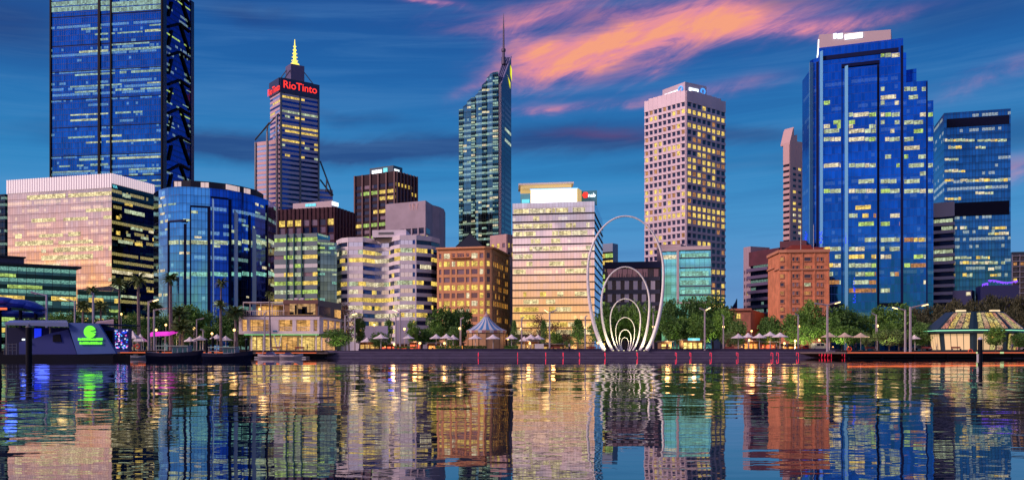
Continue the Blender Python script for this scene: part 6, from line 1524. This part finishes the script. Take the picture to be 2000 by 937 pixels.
# café tables
tbl = None
for x, lab in ((808, 'below the umbrella right of the two-armed lamp'), (845, 'left of the umbrella cluster beside the leafy trees'), (862, 'under the left umbrella of that cluster'), (879, 'under the middle of the umbrella cluster'), (893, 'right of the umbrella cluster beside the leafy trees'), (752, 'under the broad umbrella before the white wall'), (1030, 'under the tent cluster at the golden office'),
               (1449, 'under the leftmost umbrella right of the rings'), (1490, 'under the umbrella above the red stall'), (1510, 'under the tallest umbrella before the hotel'), (1530, 'right of the umbrella at the hotel base'), (1627, 'under the first tan umbrella'), (1657, 'under the middle tan umbrella')):
    D = 204.5; tl = 'small round café table with lamp glow ' + lab
    if tbl is None:
        tbl = empty('cafe_table', (X(x, D), D, GZ), tl, 'table', 'café tables on the promenade'); xx = X(x, D)
        mb = MB(); mb.lathe(xx, D, [(.01, GZ + .74), (.45, GZ + .74), (.45, GZ + .78), (.01, GZ + .78)], 12); mb.build('table_top', whitep, tbl)
        mb = MB(); mb.tube([(xx, D, GZ), (xx, D, GZ + .74)], .05, 6); mb.lathe(xx, D, [(.25, GZ), (.25, GZ + .03), (.05, GZ + .05)], 10); mb.build('leg', steel, tbl)
        mb = MB(); mb.lathe(xx, D, [(.01, GZ + .78), (.07, GZ + .8), (.07, GZ + .95), (.01, GZ + 1.0)], 6); mb.build('candle_lamp', mat('candle_glow', (.8, .4, .1), emit=(1, .5, .12), es=4.0), tbl)
    else:
        cc_ = copy_tree(tbl); cc_.location = (X(x, D), D, GZ); cc_['label'] = tl
# hedges
leafm = {}
def leafmat(name, c, tip):
    if name in leafm: return leafm[name]
    m = bpy.data.materials.new(name); m.use_nodes = True; t = m.node_tree; b = t.nodes['Principled BSDF']; g = t.nodes.new('ShaderNodeTexCoord'); oi = t.nodes.new('ShaderNodeObjectInfo')
    n = noise(t, g.outputs['Object'], 5.0, 3, .6); n2_ = noise(t, g.outputs['Object'], 40.0, 2, .6)
    cc = mixc(t, (n.rng(.35, .65) * .7 + n2_.rng(.3, .7) * .3 + (V(t, oi.outputs['Random']) - .5) * .8).cl(), c, tip); lk(t, cc, b.inputs['Base Color']); b.inputs['Roughness'].default_value = .65
    m.cycles.emission_sampling = 'NONE'; leafm[name] = m; return m
LG = leafmat('dark_leaves', (.03, .10, .016), (.16, .34, .05)); LO = leafmat('olive_leaves', (.07, .13, .035), (.17, .26, .08)); LB = leafmat('bright_leaves', (.06, .16, .03), (.14, .28, .06)); LR = leafmat('rust_leaves', (.10, .05, .03), (.20, .10, .05)); LP = leafmat('palm_leaves', (.05, .11, .03), (.18, .24, .07)); LD = leafmat('hill_leaves', (.035, .045, .02), (.09, .09, .035))
bark = mat('bark', (.14, .10, .08), .9, var=.3, vs=3); palmbark = mat('palm_bark', (.20, .15, .16), .9, var=.3, vs=2)
def leaf(mb, p, d, sz, rng):
    d = Vector(d).normalized(); s2 = d.cross(Vector((rng.uniform(-1, 1), rng.uniform(-1, 1), rng.uniform(-1, 1)))).normalized() * sz * .5; d = d * sz
    mb.face([p - s2 * .2, p + d * .5 + s2, p + d, p + d * .5 - s2])
def crown_mesh(seed, kind, m_, n=4200, sz=.032):
    """height 1, trunk foot at the origin"""
    rng = random.Random(seed); mb = MB(); cl = []
    for k in range({'round': 46, 'cone': 40, 'wide': 52, 'column': 36, 'sparse': 30}[kind]):
        while True:
            x, y, z = rng.uniform(-1, 1), rng.uniform(-1, 1), rng.uniform(-1, 1)
            if .25 < x * x + y * y + z * z < 1: break
        if kind == 'cone': h = rng.random() ** .8; w_ = (1 - h) * .95 + .1; cl.append((Vector((x * .42 * w_, y * .42 * w_, .2 + .77 * h)), .09 + .05 * (1 - h)))
        elif kind == 'column': cl.append((Vector((x * .26, y * .26, .22 + .36 * (z + 1))), rng.uniform(.07, .12)))
        elif kind == 'wide': cl.append((Vector((x * .62, y * .55, .56 + .33 * z)), rng.uniform(.08, .15)))
        else: cl.append((Vector((x * .42, y * .42, .58 + .34 * z)), rng.uniform(.08, .14)))
    per = n // len(cl)
    for c, r_ in cl:
        for j in range(per):
            d = Vector((rng.gauss(0, 1), rng.gauss(0, 1), rng.gauss(0, 1))).normalized(); q_ = r_ * rng.uniform(.45, 1.1) * (1.0 if kind != 'sparse' else 1.3)
            p = c + Vector((d.x * q_ * 1.25, d.y * q_ * 1.25, d.z * q_ * .8))
            if p.z < .1: continue
            leaf(mb, p, d + Vector((0, 0, -.5)), sz * rng.uniform(.7, 1.5), rng)
    return mb.mesh('crown', m_), cl
def trunk_mesh(cl, seed, fork=.2, r0=.028):
    rng = random.Random(seed); mb = MB(); mb.tube([(0, 0, -.02), (.008, 0, fork * .6), (0, 0, fork), (.01, 0, .55)], [r0, r0 * .75, r0 * .65, r0 * .3], 6)
    for c, r_ in cl[::3]:
        b0 = Vector((0, 0, fork + rng.uniform(0, .15))); mid = (b0 + c) / 2 + Vector((0, 0, -.03)); mb.tube([b0, mid, c], [r0 * .4, r0 * .25, r0 * .1], 4)
    return mb.mesh('trunk', bark)
TP = {}
for k, (kind, m_, n, sz) in {'A': ('round', LG, 5200, .034), 'B': ('round', LG, 5200, .034), 'C': ('cone', LB, 4200, .03), 'D': ('wide', LD, 5200, .036), 'E': ('wide', LO, 4800, .036), 'F': ('sparse', LR, 1500, .03), 'G': ('column', LG, 3800, .032), 'H': ('round', LB, 4200, .038), 'I': ('wide', LG, 5600, .03)}.items():
    me, cl = crown_mesh(ord(k), kind, m_, n, sz); TP[k] = (me, trunk_mesh(cl, ord(k), .12 if k == 'E' else .2))
def tree(label, k, x, ytop, wpx, D, zb=GZ, rot=None, name='tree', cat='tree', group='trees of the waterfront park'):
    if group.startswith('trees') and wpx > 30: wpx *= 1.38
    k = {'C': 'H'}.get(k, k) if x > 1290 else k
    h = (Z(ytop, D) - zb) * 1.04; w_ = wpx / F * D; base_w = {'A': 1.05, 'B': 1.05, 'C': 1.0, 'D': 1.5, 'E': 1.5, 'F': 1.1, 'G': .8, 'H': 1.05, 'I': 1.5}[k]
    r = empty(name, (X(x, D), D, zb), label, cat, group)
    r.rotation_euler = (0, 0, rot if rot is not None else (x * 1.7) % 6.28)
    s2 = w_ / base_w
    for nm, me in (('crown', TP[k][0]), ('trunk', TP[k][1])):
        o = bpy.data.objects.new(nm, me); COL.objects.link(o); o.parent = r; o.scale = (s2, s2, h)
T = [('dark tree behind the lamp left of the podium', 'A', 108, 604, 45, 262), ('low dark tree over the ferry terminal roof', 'B', 60, 612, 60, 250), ('dark round tree between two palms left of the tents', 'B', 142, 606, 50, 258), ('dark tree behind the corrugated canopy', 'A', 205, 610, 60, 262), ('dark round tree right of the party light wall', 'I', 255, 604, 62, 268),
     ('dark tree under the tallest palm', 'A', 318, 612, 52, 270), ('broad dark tree before the curved glass building', 'B', 360, 592, 66, 280), ('dark tree left of the restaurant palm pair', 'I', 400, 600, 70, 285), ('dark tree behind the short armless post', 'G', 415, 632, 40, 240), ('dark tree between palms left of the restaurant', 'B', 455, 604, 52, 275), ('dark tree just behind the restaurant pergola', 'A', 500, 618, 55, 280),
     ('low dark bush behind the white tents', 'H', 285, 640, 46, 240), ('dark bush behind the pale tent umbrellas', 'H', 350, 650, 46, 236), ('bush between the palms beside the restaurant', 'H', 470, 640, 44, 240), ('low dark tree left of the party light wall', 'A', 180, 628, 60, 240), ('low tree at the foot of the podium', 'H', 130, 632, 50, 240),
     ('small round green tree before the restaurant end wall', 'H', 657, 641, 46, 203), ('spreading dark flowering tree above the restaurant side', 'F', 682, 590, 46, 240), ('narrow green tree right of the restaurant', 'G', 702, 612, 30, 232), ('small tree before the pale screen wall', 'G', 759, 618, 22, 262), ('low green tree under the broad umbrella', 'H', 741, 648, 34, 212),
     ('thin tree right of the two-armed lamp', 'G', 806, 622, 26, 232), ('low bushy tree behind the umbrella cluster', 'A', 820, 634, 36, 236), ('tall leafy tree left of the carousel', 'A', 872, 592, 56, 244), ('second leafy tree closer to the carousel', 'G', 904, 598, 34, 246), ('lighter tree touching the carousel roof', 'H', 888, 636, 32, 218), ('dense tree left in the leafy group', 'B', 848, 626, 34, 240),
     ('small green tree between carousel and golden office', 'C', 1004, 628, 26, 220), ('rust leaved sparse tree before the golden office', 'F', 1054, 614, 44, 236), ('green tree beside the rust leaved tree', 'C', 1062, 628, 24, 222), ('second rust leaved tree before the golden office', 'F', 1092, 626, 38, 238), ('dark low tree right of the two-armed lamp at the golden office', 'A', 1086, 644, 28, 226), ('conical green tree left of the tall ring', 'C', 1129, 626, 38, 216),
     ('dark tree at the left side of the tall ring', 'A', 1168, 612, 36, 246), ('dense tree inside the rings on the left', 'A', 1192, 584, 44, 252), ('dense tree in the middle behind the rings', 'B', 1222, 592, 46, 256), ('dense tree inside the rings on the right', 'I', 1250, 582, 50, 252), ('tree at the right leg of the tall ring', 'B', 1276, 604, 40, 248),
     ('conical topped tree right of the tall ring', 'C', 1311, 582, 40, 238), ('low dense tree below the teal building', 'A', 1322, 612, 44, 232), ('conical tree before the teal building frame', 'C', 1351, 578, 40, 240), ('big dense tree right of the teal building', 'B', 1392, 573, 60, 246), ('tree left of the brick house', 'A', 1408, 598, 40, 240), ('low round tree behind the yellow kiosk', 'B', 1372, 618, 44, 228), ('dense tree filling below the teal building', 'A', 1346, 606, 50, 235),
     ('light green tree before the brick house', 'H', 1441, 624, 32, 218), ('small light shrub left of the umbrellas', 'E', 1428, 648, 34, 210), ('green tree between maroon building and umbrellas', 'C', 1506, 616, 38, 226), ('dark tree before the hotel corner', 'A', 1492, 640, 30, 222), ('tree in front of the brick hotel windows', 'A', 1553, 600, 40, 226), ('tall tree in front of the brick hotel', 'B', 1582, 583, 36, 228), ('tree below the hotel flank', 'I', 1566, 628, 56, 220),
     ('big tree left of the blue tower base', 'A', 1644, 590, 60, 228), ('tree behind the large two-armed lamp', 'B', 1622, 616, 50, 222), ('dense tree before the blue tower base', 'I', 1668, 606, 54, 232), ('tree behind the lamp with left arm', 'G', 1716, 596, 44, 228), ('dark tree before the blue tower right corner', 'B', 1756, 590, 50, 240), ('low tree behind the tan umbrellas', 'A', 1655, 632, 50, 216), ('low tree between the olive shrubs and lamps', 'A', 1737, 622, 44, 222), ('tree left of the pavilion', 'H', 1800, 628, 42, 216),
     ('multi-stemmed olive shrub beside the lamp', 'E', 1737, 641, 56, 200), ('smaller olive shrub left of the lamp', 'E', 1694, 648, 30, 203), ('olive shrub left of the close pair of lamps', 'E', 1764, 650, 34, 202), ('slender tree before the pavilion panels', 'G', 1945, 636, 34, 196), ('small shrub at the right edge', 'H', 1992, 648, 34, 205)]
for q_ in T: tree(*q_)
rng = random.Random(9)
Hl = [(1790, 596, 60, 300), (1822, 588, 62, 318), (1856, 584, 66, 330), (1884, 590, 50, 300), (1905, 578, 62, 335), (1938, 568, 70, 345), (1972, 572, 60, 350), (2003, 566, 70, 345), (1846, 604, 60, 280), (1930, 590, 60, 300), (1975, 596, 56, 280), (2010, 604, 60, 270), (1806, 612, 50, 262), (1868, 575, 40, 350)]
hn = ['above the left eave of the pavilion', 'behind the left roof edge of the pavilion', 'above the left roof light of the pavilion', 'behind the lit doorway building', 'below the balcony wing', 'above the right roof light of the pavilion', 'below the violet fairy lights', 'at the far right skyline', 'touching the pavilion roof left half', 'touching the pavilion roof right half', 'over the pavilion right eave', 'at the right edge below the skyline', 'just right of the close pair of lamps', 'highest beside the balcony wing']
for (x, y, w_, D), l_ in zip(Hl, hn): tree('dark spreading hillside tree ' + l_, 'D', x, y, w_, D, name='hillside_tree', group='dark trees on the hillside')
# palms
def palm_meshes(seed, fr=34, droop=1.0, L=1.0):
    rng = random.Random(seed); mb = MB()
    for k in range(fr):
        a = k * 2.399 + rng.uniform(-.2, .2); e0 = rng.uniform(-.5, 1.35); d = Vector((math.cos(a), math.sin(a), 0)); prev = Vector((0, 0, 0)); pts = []
        for j in range(6):
            t_ = j / 5; el_ = e0 - droop * 1.3 * t_ * t_; pts.append(prev.copy()); prev = prev + (d * math.cos(el_) + Vector((0, 0, math.sin(el_)))) * .2 * L
        side = Vector((-d.y, d.x, 0))
        for j in range(5):
            p0, p1 = pts[j], pts[j + 1]; mb.tube([p0, p1], .012, 3)
            if j == 0: continue
            for q_ in range(4):
                p = p0.lerp(p1, q_ / 4)
                for s2 in (-1, 1):
                    ln = (.34 - .04 * j) * rng.uniform(.8, 1.1); tip = p + side * s2 * ln * .8 + (p1 - p0).normalized() * ln * .6 + Vector((0, 0, -ln * .35)); w2 = (p1 - p0).normalized() * .05
                    mb.face([p - w2, p + w2, tip])
    return mb.mesh('crown', LP)
PC = [palm_meshes(1), palm_meshes(2, 30, 1.2), palm_meshes(3, 46, 1.1)]
def palm(label, x, ytop, ycr, yb, D, rpx, k=0, tw_=.28):
    zc = Z(ycr, D); zb_ = GZ; rt = empty('palm_tree', (X(x, D), D, zb_), label, 'palm tree', 'palm trees on the west quay'); h = zc - zb_; lean = (x * 7 % 5 - 2.5) * .12
    mb = MB(); mb.tube([(X(x, D) - lean, D, zb_), (X(x, D) - lean * .3, D, zb_ + h * .5), (X(x, D), D, zc)], [tw_ * 1.35, tw_, tw_ * .85], 8); t_ = mb.build('trunk', palmbark, rt); 
    o = bpy.data.objects.new('crown', PC[k % 3]); COL.objects.link(o); o.parent = rt; o.location = (0, 0, h); s2 = rpx / F * D * 1.15; o.scale = (s2, s2, s2); o.rotation_euler = (0, 0, x % 6)
palm('tall palm against the dark side of the pink block, left of a pair', 233, 545, 556, 640, 235, 17, 0); palm('tall palm against the dark side of the pink block, right of a pair', 270, 534, 548, 640, 225, 18, 1, .4); palm('tallest palm with thick trunk before the curved glass building', 333, 536, 546, 684, 205, 16, 0, .42)
palm('far palm before the dark slots of the curved glass building', 432, 544, 553, 640, 260, 13, 1); palm('palm with twin-looking trunk left of the restaurant', 431, 587, 597, 684, 203, 14, 0, .3); palm('bushy palm beside the bright globe left of the restaurant', 460, 601, 612, 684, 212, 19, 2, .35); palm('slender palm rising through the restaurant front', 526.5, 569, 576, 684, 200, 9, 0, .16)
palm('short wide palm lit yellow from below behind the boats', 356, 624, 644, 684, 200, 24, 2, .35); palm('leafy palm above the short lit palm', 350, 604, 616, 660, 232, 20, 2); palm('small palm before the podium gable', 181, 560, 567, 620, 300, 12, 1); palm('bushy palm left of the armless post', 162, 588, 600, 640, 220, 15, 2); palm('bushy palm right of the armless post', 197, 592, 602, 640, 222, 17, 2)
palm('feathery palm beside the lamp with lit short arm', 300, 592, 603, 650, 238, 18, 2)
lamp_light((X(350, 197), 196, GZ + 1.5), 420, (1, .80, .15), .3); lamp_light((X(376, 210), 204, GZ + 2.5), 90, (1, .6, .25)); lamp_light((X(430, 202), 200.5, GZ + 2), 80, (1, .6, .3))
# hedge
def hedge(label, x0, x1, D, h=.7):
    rng = random.Random(int(x0)); mb = MB(); a, c = X(x0, D), X(x1, D); mb.box(a, c, D, D + .9, GZ + .1, GZ + h * .85)
    for k in range(int((c - a) * 110)): leaf(mb, Vector((rng.uniform(a, c), rng.uniform(D - .1, D + 1), GZ + .35 + rng.uniform(.2, h))), (rng.gauss(0, 1), rng.gauss(0, 1) - .6, rng.uniform(0, 1)), .22, rng)
    o = mb.build('hedge', LG, org=(a, D, GZ)); tag(o, label, 'hedge', 'low clipped hedges on the quay')
hedge('low hedge under the umbrella cluster beside the leafy trees', 852, 902, 201.4); hedge('low hedge before the carousel', 905, 950, 201.6); hedge('short hedge right of the carousel', 985, 1012, 201.6); hedge('low hedge below the screen wall at the quay edge', 770, 812, 201.6, .5)
o = None
# ================================================================== boats, piles, life rings
def hull(label, name, x0, x1, D, ytop0, ytop1, beam, m_, flip=False, zlow=None):
    r = empty(name, (X((x0 + x1) / 2, D), D, 0), label, 'boat'); n = 14; a, c = X(x0, D), X(x1, D); mb = MB(); sec = []
    for k in range(n + 1):
        t_ = k / n; u = t_ if not flip else 1 - t_; w_ = beam / 2 * (min(1, (1 - u) * 2.6) ** .6 if u > .6 else (.8 + .2 * min(1, u * 4))) + .02; x = a + (c - a) * t_; zt = Z(ytop0 + (ytop1 - ytop0) * t_, D) + .28 * (2 * t_ - 1) ** 2
        rake = (.5 if u > .85 else 0) * (1 if not flip else -1)
        sec.append([(x - rake, D - w_ * .55, -.25), (x, D - w_, zt * .55), (x, D - w_, zt), (x, D + w_, zt), (x, D + w_, zt * .55), (x - rake, D + w_ * .55, -.25)])
    for s0, s1 in zip(sec, sec[1:]):
        for j in range(5): mb.face([s0[j], s1[j], s1[j + 1], s0[j + 1]], 1 if j == 2 else 0)
    mb.face(sec[0]); mb.face(sec[-1][::-1]); mb.build('hull', m_, r); return r
dk_h = mat('black_blue_hull', (.012, .016, .05), .35); deckm = mat('grey_deck', (.25, .25, .3), .6)
D = 126
def wheelhouse(r, x0, x1, yr, D, cab):
    z1 = Z(yr, D); zb = .75
    mb = MB(); mb.box(X(cab[0], D), X(cab[1], D), D - .8, D + .8, zb - .2, z1 - .1); ch_ = mb.build('cabin', mat('blue_grey_cabin', (.22, .27, .36), .5), r)
    for k in range(3): a = cab[0] + (cab[1] - cab[0]) * (k + .15) / 3; c = cab[0] + (cab[1] - cab[0]) * (k + .85) / 3; mb = MB(); mb.box(X(a, D), X(c, D), D - .84, D - .8, zb + .35, z1 - .25); mb.build('window', LIT['n'], ch_)
    mb = MB(); mb.box(X(x0, D), X(x1, D), D - 1.05, D + 1.05, z1 - .1, z1 + .02); mb.build('canopy_roof', mat('pale_green_canopy', (.35, .45, .42), .6), r)
    for x in (x0 + 1.5, x1 - 1.5, (x0 + cab[0]) / 2 + 2): mb = MB(); mb.tube([(X(x, D), D - .95, .6), (X(x, D), D - .95, z1 - .1)], .03, 4); mb.build('canopy_post', polem, r)
    mb = MB(); mb.tube([(X(x0 + 4, D), D - 1.1, z1 - .6), (X(x0 + 22, D), D - 1.1, z1 - .62)], .03, 4); mb.build('rail', polem, r)
r = hull('dark old launch with pale flat canopy, left of two moored together', 'moored_launch', 290, 397, 126, 690.5, 687, 2.6, [dk_h, deckm]); wheelhouse(r, 309, 372, 674.5, 126, (340, 371))
r = hull('dark blue launch with white cabin, right of two moored together', 'moored_launch', 399, 494, 124, 692.5, 687.5, 2.5, [dk_h, deckm]); wheelhouse(r, 411, 464, 677, 124, (439, 464))
whh = mat('white_gelcoat', (.6, .52, .56), .25, var=.1, vs=1)
r = hull('white speedboat with red covers moored below the restaurant', 'speedboat', 506, 556, 160, 693, 693, 2.2, [whh, mat('red_cover', (.35, .05, .07), .7)])
mb = MB(); mb.hexa([(X(520, 160), 159.2, .55), (X(540, 160), 159.2, .6), (X(540, 160), 160.8, .6), (X(520, 160), 160.8, .55)], [(X(522, 160), 159.4, 1.15), (X(532, 160), 159.4, 1.25), (X(532, 160), 160.6, 1.25), (X(522, 160), 160.6, 1.15)]); mb.build('windscreen', LIT['m'], r)
mb = MB(); mb.tube([(X(514, 160), 159.3, .6), (X(518, 160), 159.3, 1.9), (X(534, 160), 159.3, 1.9)], .04, 4); mb.build('arch', polem, r)
r = hull('low white and blue speedboat, bow right, below the restaurant', 'speedboat', 548, 592, 158, 693.5, 692.5, 2.0, [whh, mat('blue_grey_cabin', (.22, .27, .36))])
mb = MB(); mb.hexa([(X(556, 158), 157.4, .55), (X(576, 158), 157.4, .6), (X(576, 158), 158.6, .6), (X(556, 158), 158.6, .55)], [(X(558, 158), 157.6, 1.1), (X(566, 158), 157.6, 1.15), (X(566, 158), 158.4, 1.15), (X(558, 158), 158.4, 1.1)]); mb.build('windscreen', LIT['m'], r)
r = hull('small pale dinghy by the pontoon left of the launches', 'dinghy', 248, 292, 150, 695.5, 694.5, 1.6, [mat('grey_gelcoat', (.28, .3, .36), .4), deckm])
mb = MB(); mb.box(X(262, 150), X(268, 150), 149.6, 150.4, .3, .8); mb.build('outboard_motor', steel, r)
root = empty('pontoon', (X(270, 158), 158, 0), 'low floating pontoon between ferry terminal and the dark launches', 'pontoon')
mb = MB(); mb.box(X(222, 158), X(300, 158), 156.5, 160, -.2, .55); mb.build('deck', steel, root); mb = MB(); mb.box(X(222, 158), X(300, 158), 156.4, 156.5, .1, .3); mb.build('fender', black, root)
root = empty('pontoon', (X(540, 166), 166, 0), 'low floating pontoon behind the two white speedboats', 'pontoon')
mb = MB(); mb.box(X(500, 166), X(600, 166), 165, 168, -.2, .4); mb.build('deck', steel, root); mb = MB(); mb.box(X(500, 166), X(600, 166), 164.9, 165, .1, .28); mb.build('fender', polem, root)
for x, y0, D, r_, lab in ((1914.5, 657, 77, .19, 'tall black mooring pile with white cone cap in the water at right'), (56.5, 632, 112, .36, 'thick black pile with grey cap before the ferry terminal'), (313, 655, 172, .25, 'black pile behind the left launch'), (403.5, 660, 168, .22, 'black pile at the bow of the left launch'), (415.5, 657, 165, .25, 'black pile behind the cabin of the right launch'), (481, 660, 148, .2, 'black pile off the bow of the right launch')):
    xx = X(x, D); z = Z(y0, D); rt = empty('mooring_pile', (xx, D, -1), lab, 'mooring pile', 'black mooring piles'); mb = MB(); mb.tube([(xx, D, -1.5), (xx, D, z - r_)], r_, 12); mb.build('shaft', black, rt)
    mb = MB(); mb.lathe(xx, D, [(r_ * 1.05, z - r_ * 1.3), (r_ * 1.05, z - r_), (.01, z)], 12); mb.build('cap', whitep if r_ < .2 else steel, rt)
    if x > 1900:
        mb = MB(); mb.box(xx - r_ - .08, xx - r_ + .02, D - .08, D + .08, .2, .95); mb.build('white_bracket', whitep, rt)
lr = mat('orange_red_ring', (.75, .08, .03), .4)
for x, y, D, lab in ((1658.5, 681.5, 170, 'orange life ring on a post at the start of the east jetty'), (1895, 686, 172, 'dark red life ring on the jetty before the pavilion'), (269, 676, 178, 'red life ring by the white tents on the west jetty')):
    xx = X(x, D); z = Z(y, D) ; rt = empty('life_ring', (xx, D, 1.22), lab, 'life ring', 'life rings on posts'); rr = .42
    mb = MB(); mb.tube([(xx + rr * math.cos(k * .524), D - .1, z + rr * math.sin(k * .524)) for k in range(12)], .11, 6, closed=True); mb.build('ring', lr, rt, smooth=True)
    mb = MB(); mb.tube([(xx, D, 1.2), (xx, D, z + .35)], .06, 5); mb.build('post', mat('orange_post', (.6, .25, .08), .5), rt)
# teal pennant by the pile
# vehicles
def van(label, x, D, L, h, body, kind='van', rot=0):
    rt = empty('parked_' + kind, (X(x, D), D, GZ), label, kind, 'vehicles on the promenade road'); xx = X(x, D); l = L / 2; mb = MB()
    prof = [(-l, .35), (-l, h * .62), (-l + .15, h * .95), (-l + .5, h), (l * .45, h), (l * .72, h * .62), (l * .97, h * .52), (l, .4)] if kind == 'van' else [(-l, .3), (-l, h * .55), (-l * .72, h * .62), (-l * .42, h), (l * .25, h), (l * .55, h * .62), (l * .95, h * .52), (l, .3)]
    for s0, s1 in (((-.85), (.85)),):
        a = [(xx + p[0], D - .9, GZ + p[1]) for p in prof]; b_ = [(xx + p[0], D + .9, GZ + p[1]) for p in prof]; mb.face(a); mb.face(b_[::-1])
        for i in range(len(prof)): j = (i + 1) % len(prof); mb.face([a[i], b_[i], b_[j], a[j]])
    mb.build('body', body, rt)
    for w0, w1 in ((-l * .38, -.05), (.05, l * .42)):
        mb = MB(); mb.face([(xx + w0, D - .92, GZ + h * .62), (xx + w1, D - .92, GZ + h * .62), (xx + w1 - .12 * (w1 > .2), D - .92, GZ + h * .92), (xx + w0, D - .92, GZ + h * .92)]); mb.build('window', LIT['d'], rt)
    for wx in (-l * .62, l * .62):
        for sy in (-.82, .82):
            mb = MB(); mb.tube([(xx + wx, D + sy - .1, GZ + .33), (xx + wx, D + sy + .1, GZ + .33)], .33, 12); wo = mb.build('wheel', black, rt)
    mb = MB(); mb.box(xx + l - .02, xx + l + .04, D - .8, D - .45, GZ + .6, GZ + .8); mb.build('headlight', signw, rt); mb = MB(); mb.box(xx + l - .02, xx + l + .04, D + .45, D + .8, GZ + .6, GZ + .8); mb.build('headlight', signw, rt)
van('white van parked right of the brick hotel trees', 1600, 222, 4.6, 1.95, whitep); van('low silver car by the close pair of lamps', 1797, 224, 4.4, 1.45, mat('silver_paint', (.4, .38, .4), .3, .5), 'car'); van('silver car at the right edge behind the pavilion shrub', 1985, 222, 4.4, 1.45, mat('silver_paint', (.4, .38, .4)), 'car'); van('dark red car under the brick hotel trees', 1576, 226, 4.3, 1.45, mat('red_car_paint', (.35, .03, .03), .3), 'car')
# people
def person_mesh(seed, shirt, legs_, sit=False):
    V_ = [(0, 0, .92), (0, 0, 1.12), (0, 0, 1.38), (0, -.01, 1.50), (0, -.02, 1.62), (0, -.02, 1.74), (-.19, 0, 1.40), (-.26, -.03, 1.12), (-.27, -.12, .86), (.19, 0, 1.40), (.27, .0, 1.12), (.26, -.1, .86), (-.10, 0, .86), (-.12, -.04 - .03 * seed, .47), (-.13, .02, .07), (-.13, -.14, .03), (.10, 0, .86), (.13, .05, .47), (.14, .12 + .02 * seed, .07), (.14, -.03, .03), (-.27, -.15, .76), (.26, -.13, .76)]
    E2 = [(0, 1), (1, 2), (2, 3), (3, 4), (4, 5), (2, 6), (6, 7), (7, 8), (2, 9), (9, 10), (10, 11), (0, 12), (12, 13), (13, 14), (14, 15), (0, 16), (16, 17), (17, 18), (18, 19), (8, 20), (11, 21)]
    Rr_ = [.15, .14, .16, .06, .10, .09, .07, .05, .035, .07, .05, .035, .1, .07, .045, .035, .1, .07, .045, .035, .03, .03]
    me = bpy.data.meshes.new('person'); me.from_pydata(V_, E2, []); ob = bpy.data.objects.new('t', me); COL.objects.link(ob)
    md = ob.modifiers.new('s', 'SKIN'); me.skin_vertices[0].data[0].use_root = True
    for i, r_ in enumerate(Rr_): me.skin_vertices[0].data[i].radius = (r_, r_ * .8)
    ob.modifiers.new('u', 'SUBSURF').levels = 1; ob.modifiers['u'].render_levels = 1
    dg = bpy.context.evaluated_depsgraph_get(); m2 = bpy.data.meshes.new_from_object(ob.evaluated_get(dg)); bpy.data.objects.remove(ob)
    for c in (('skin', (.45, .25, .18)), ('shirt_%d' % seed, shirt), ('trousers_%d' % seed, legs_), ('dark_hair', (.02, .015, .01))): m2.materials.append(mat(*c, .8))
    for p in m2.polygons: z = p.center.z; y = p.center.y; p.material_index = 3 if (z > 1.70 or (z > 1.58 and y > .03)) else 0 if z > 1.5 else (0 if (z < 1.0 and abs(p.center.x) > .2) else 1) if z > .95 else (0 if abs(p.center.x) > .2 else 2); p.use_smooth = True
    return m2
PM = [person_mesh(0, (.30, .05, .05), (.03, .03, .06)), person_mesh(1, (.05, .06, .12), (.05, .04, .04)), person_mesh(2, (.5, .45, .42), (.06, .07, .14))]
for i, (x, D, k, lab) in enumerate(((1304, 204, 1, 'person in dark clothes standing right of the tall ring'), (1316, 206, 0, 'person in red top beside the yellow kiosk'), (1977, 176, 1, 'person in dark top on the east jetty at right'), (836, 203, 0, 'person in red top at the café left of the umbrella cluster'), (861, 204, 2, 'person in pale top under the umbrella cluster'), (1487, 204, 0, 'person in red top under the umbrella by the orange globe'), (560, 207, 2, 'person in pale top before the restaurant'), (262, 180, 0, 'person in red top near the white tents'), (1830, 205, 2, 'person in pale top at the pavilion door'), (815, 205, 2, 'person in pale top beside the low orange café counter'), (851, 206, 1, 'person in dark clothes between the umbrella poles of the cluster'), (889, 206, 0, 'person in red top right of the umbrella cluster'), (1453, 206, 1, 'person in dark clothes by the leftmost umbrella right of the rings'), (1517, 205, 2, 'person in pale top before the hotel base'), (1537, 207, 1, 'person in dark clothes near the low globes before the hotel'), (1045, 207, 1, 'person in dark clothes behind the white service box'), (600, 208, 1, 'person in dark clothes before the restaurant right half'), (1112, 205, 2, 'person in pale top right of the mirrored lounge frame'), (1672, 200, 1, 'person in dark clothes under the tan umbrellas'))):
    o = bpy.data.objects.new('person', PM[k]); COL.objects.link(o); o.location = (X(x, D), D, GZ if D > 190 else 1.22); o.rotation_euler = (0, 0, i * 1.3); tag(o, lab, 'person', 'people on the promenade')
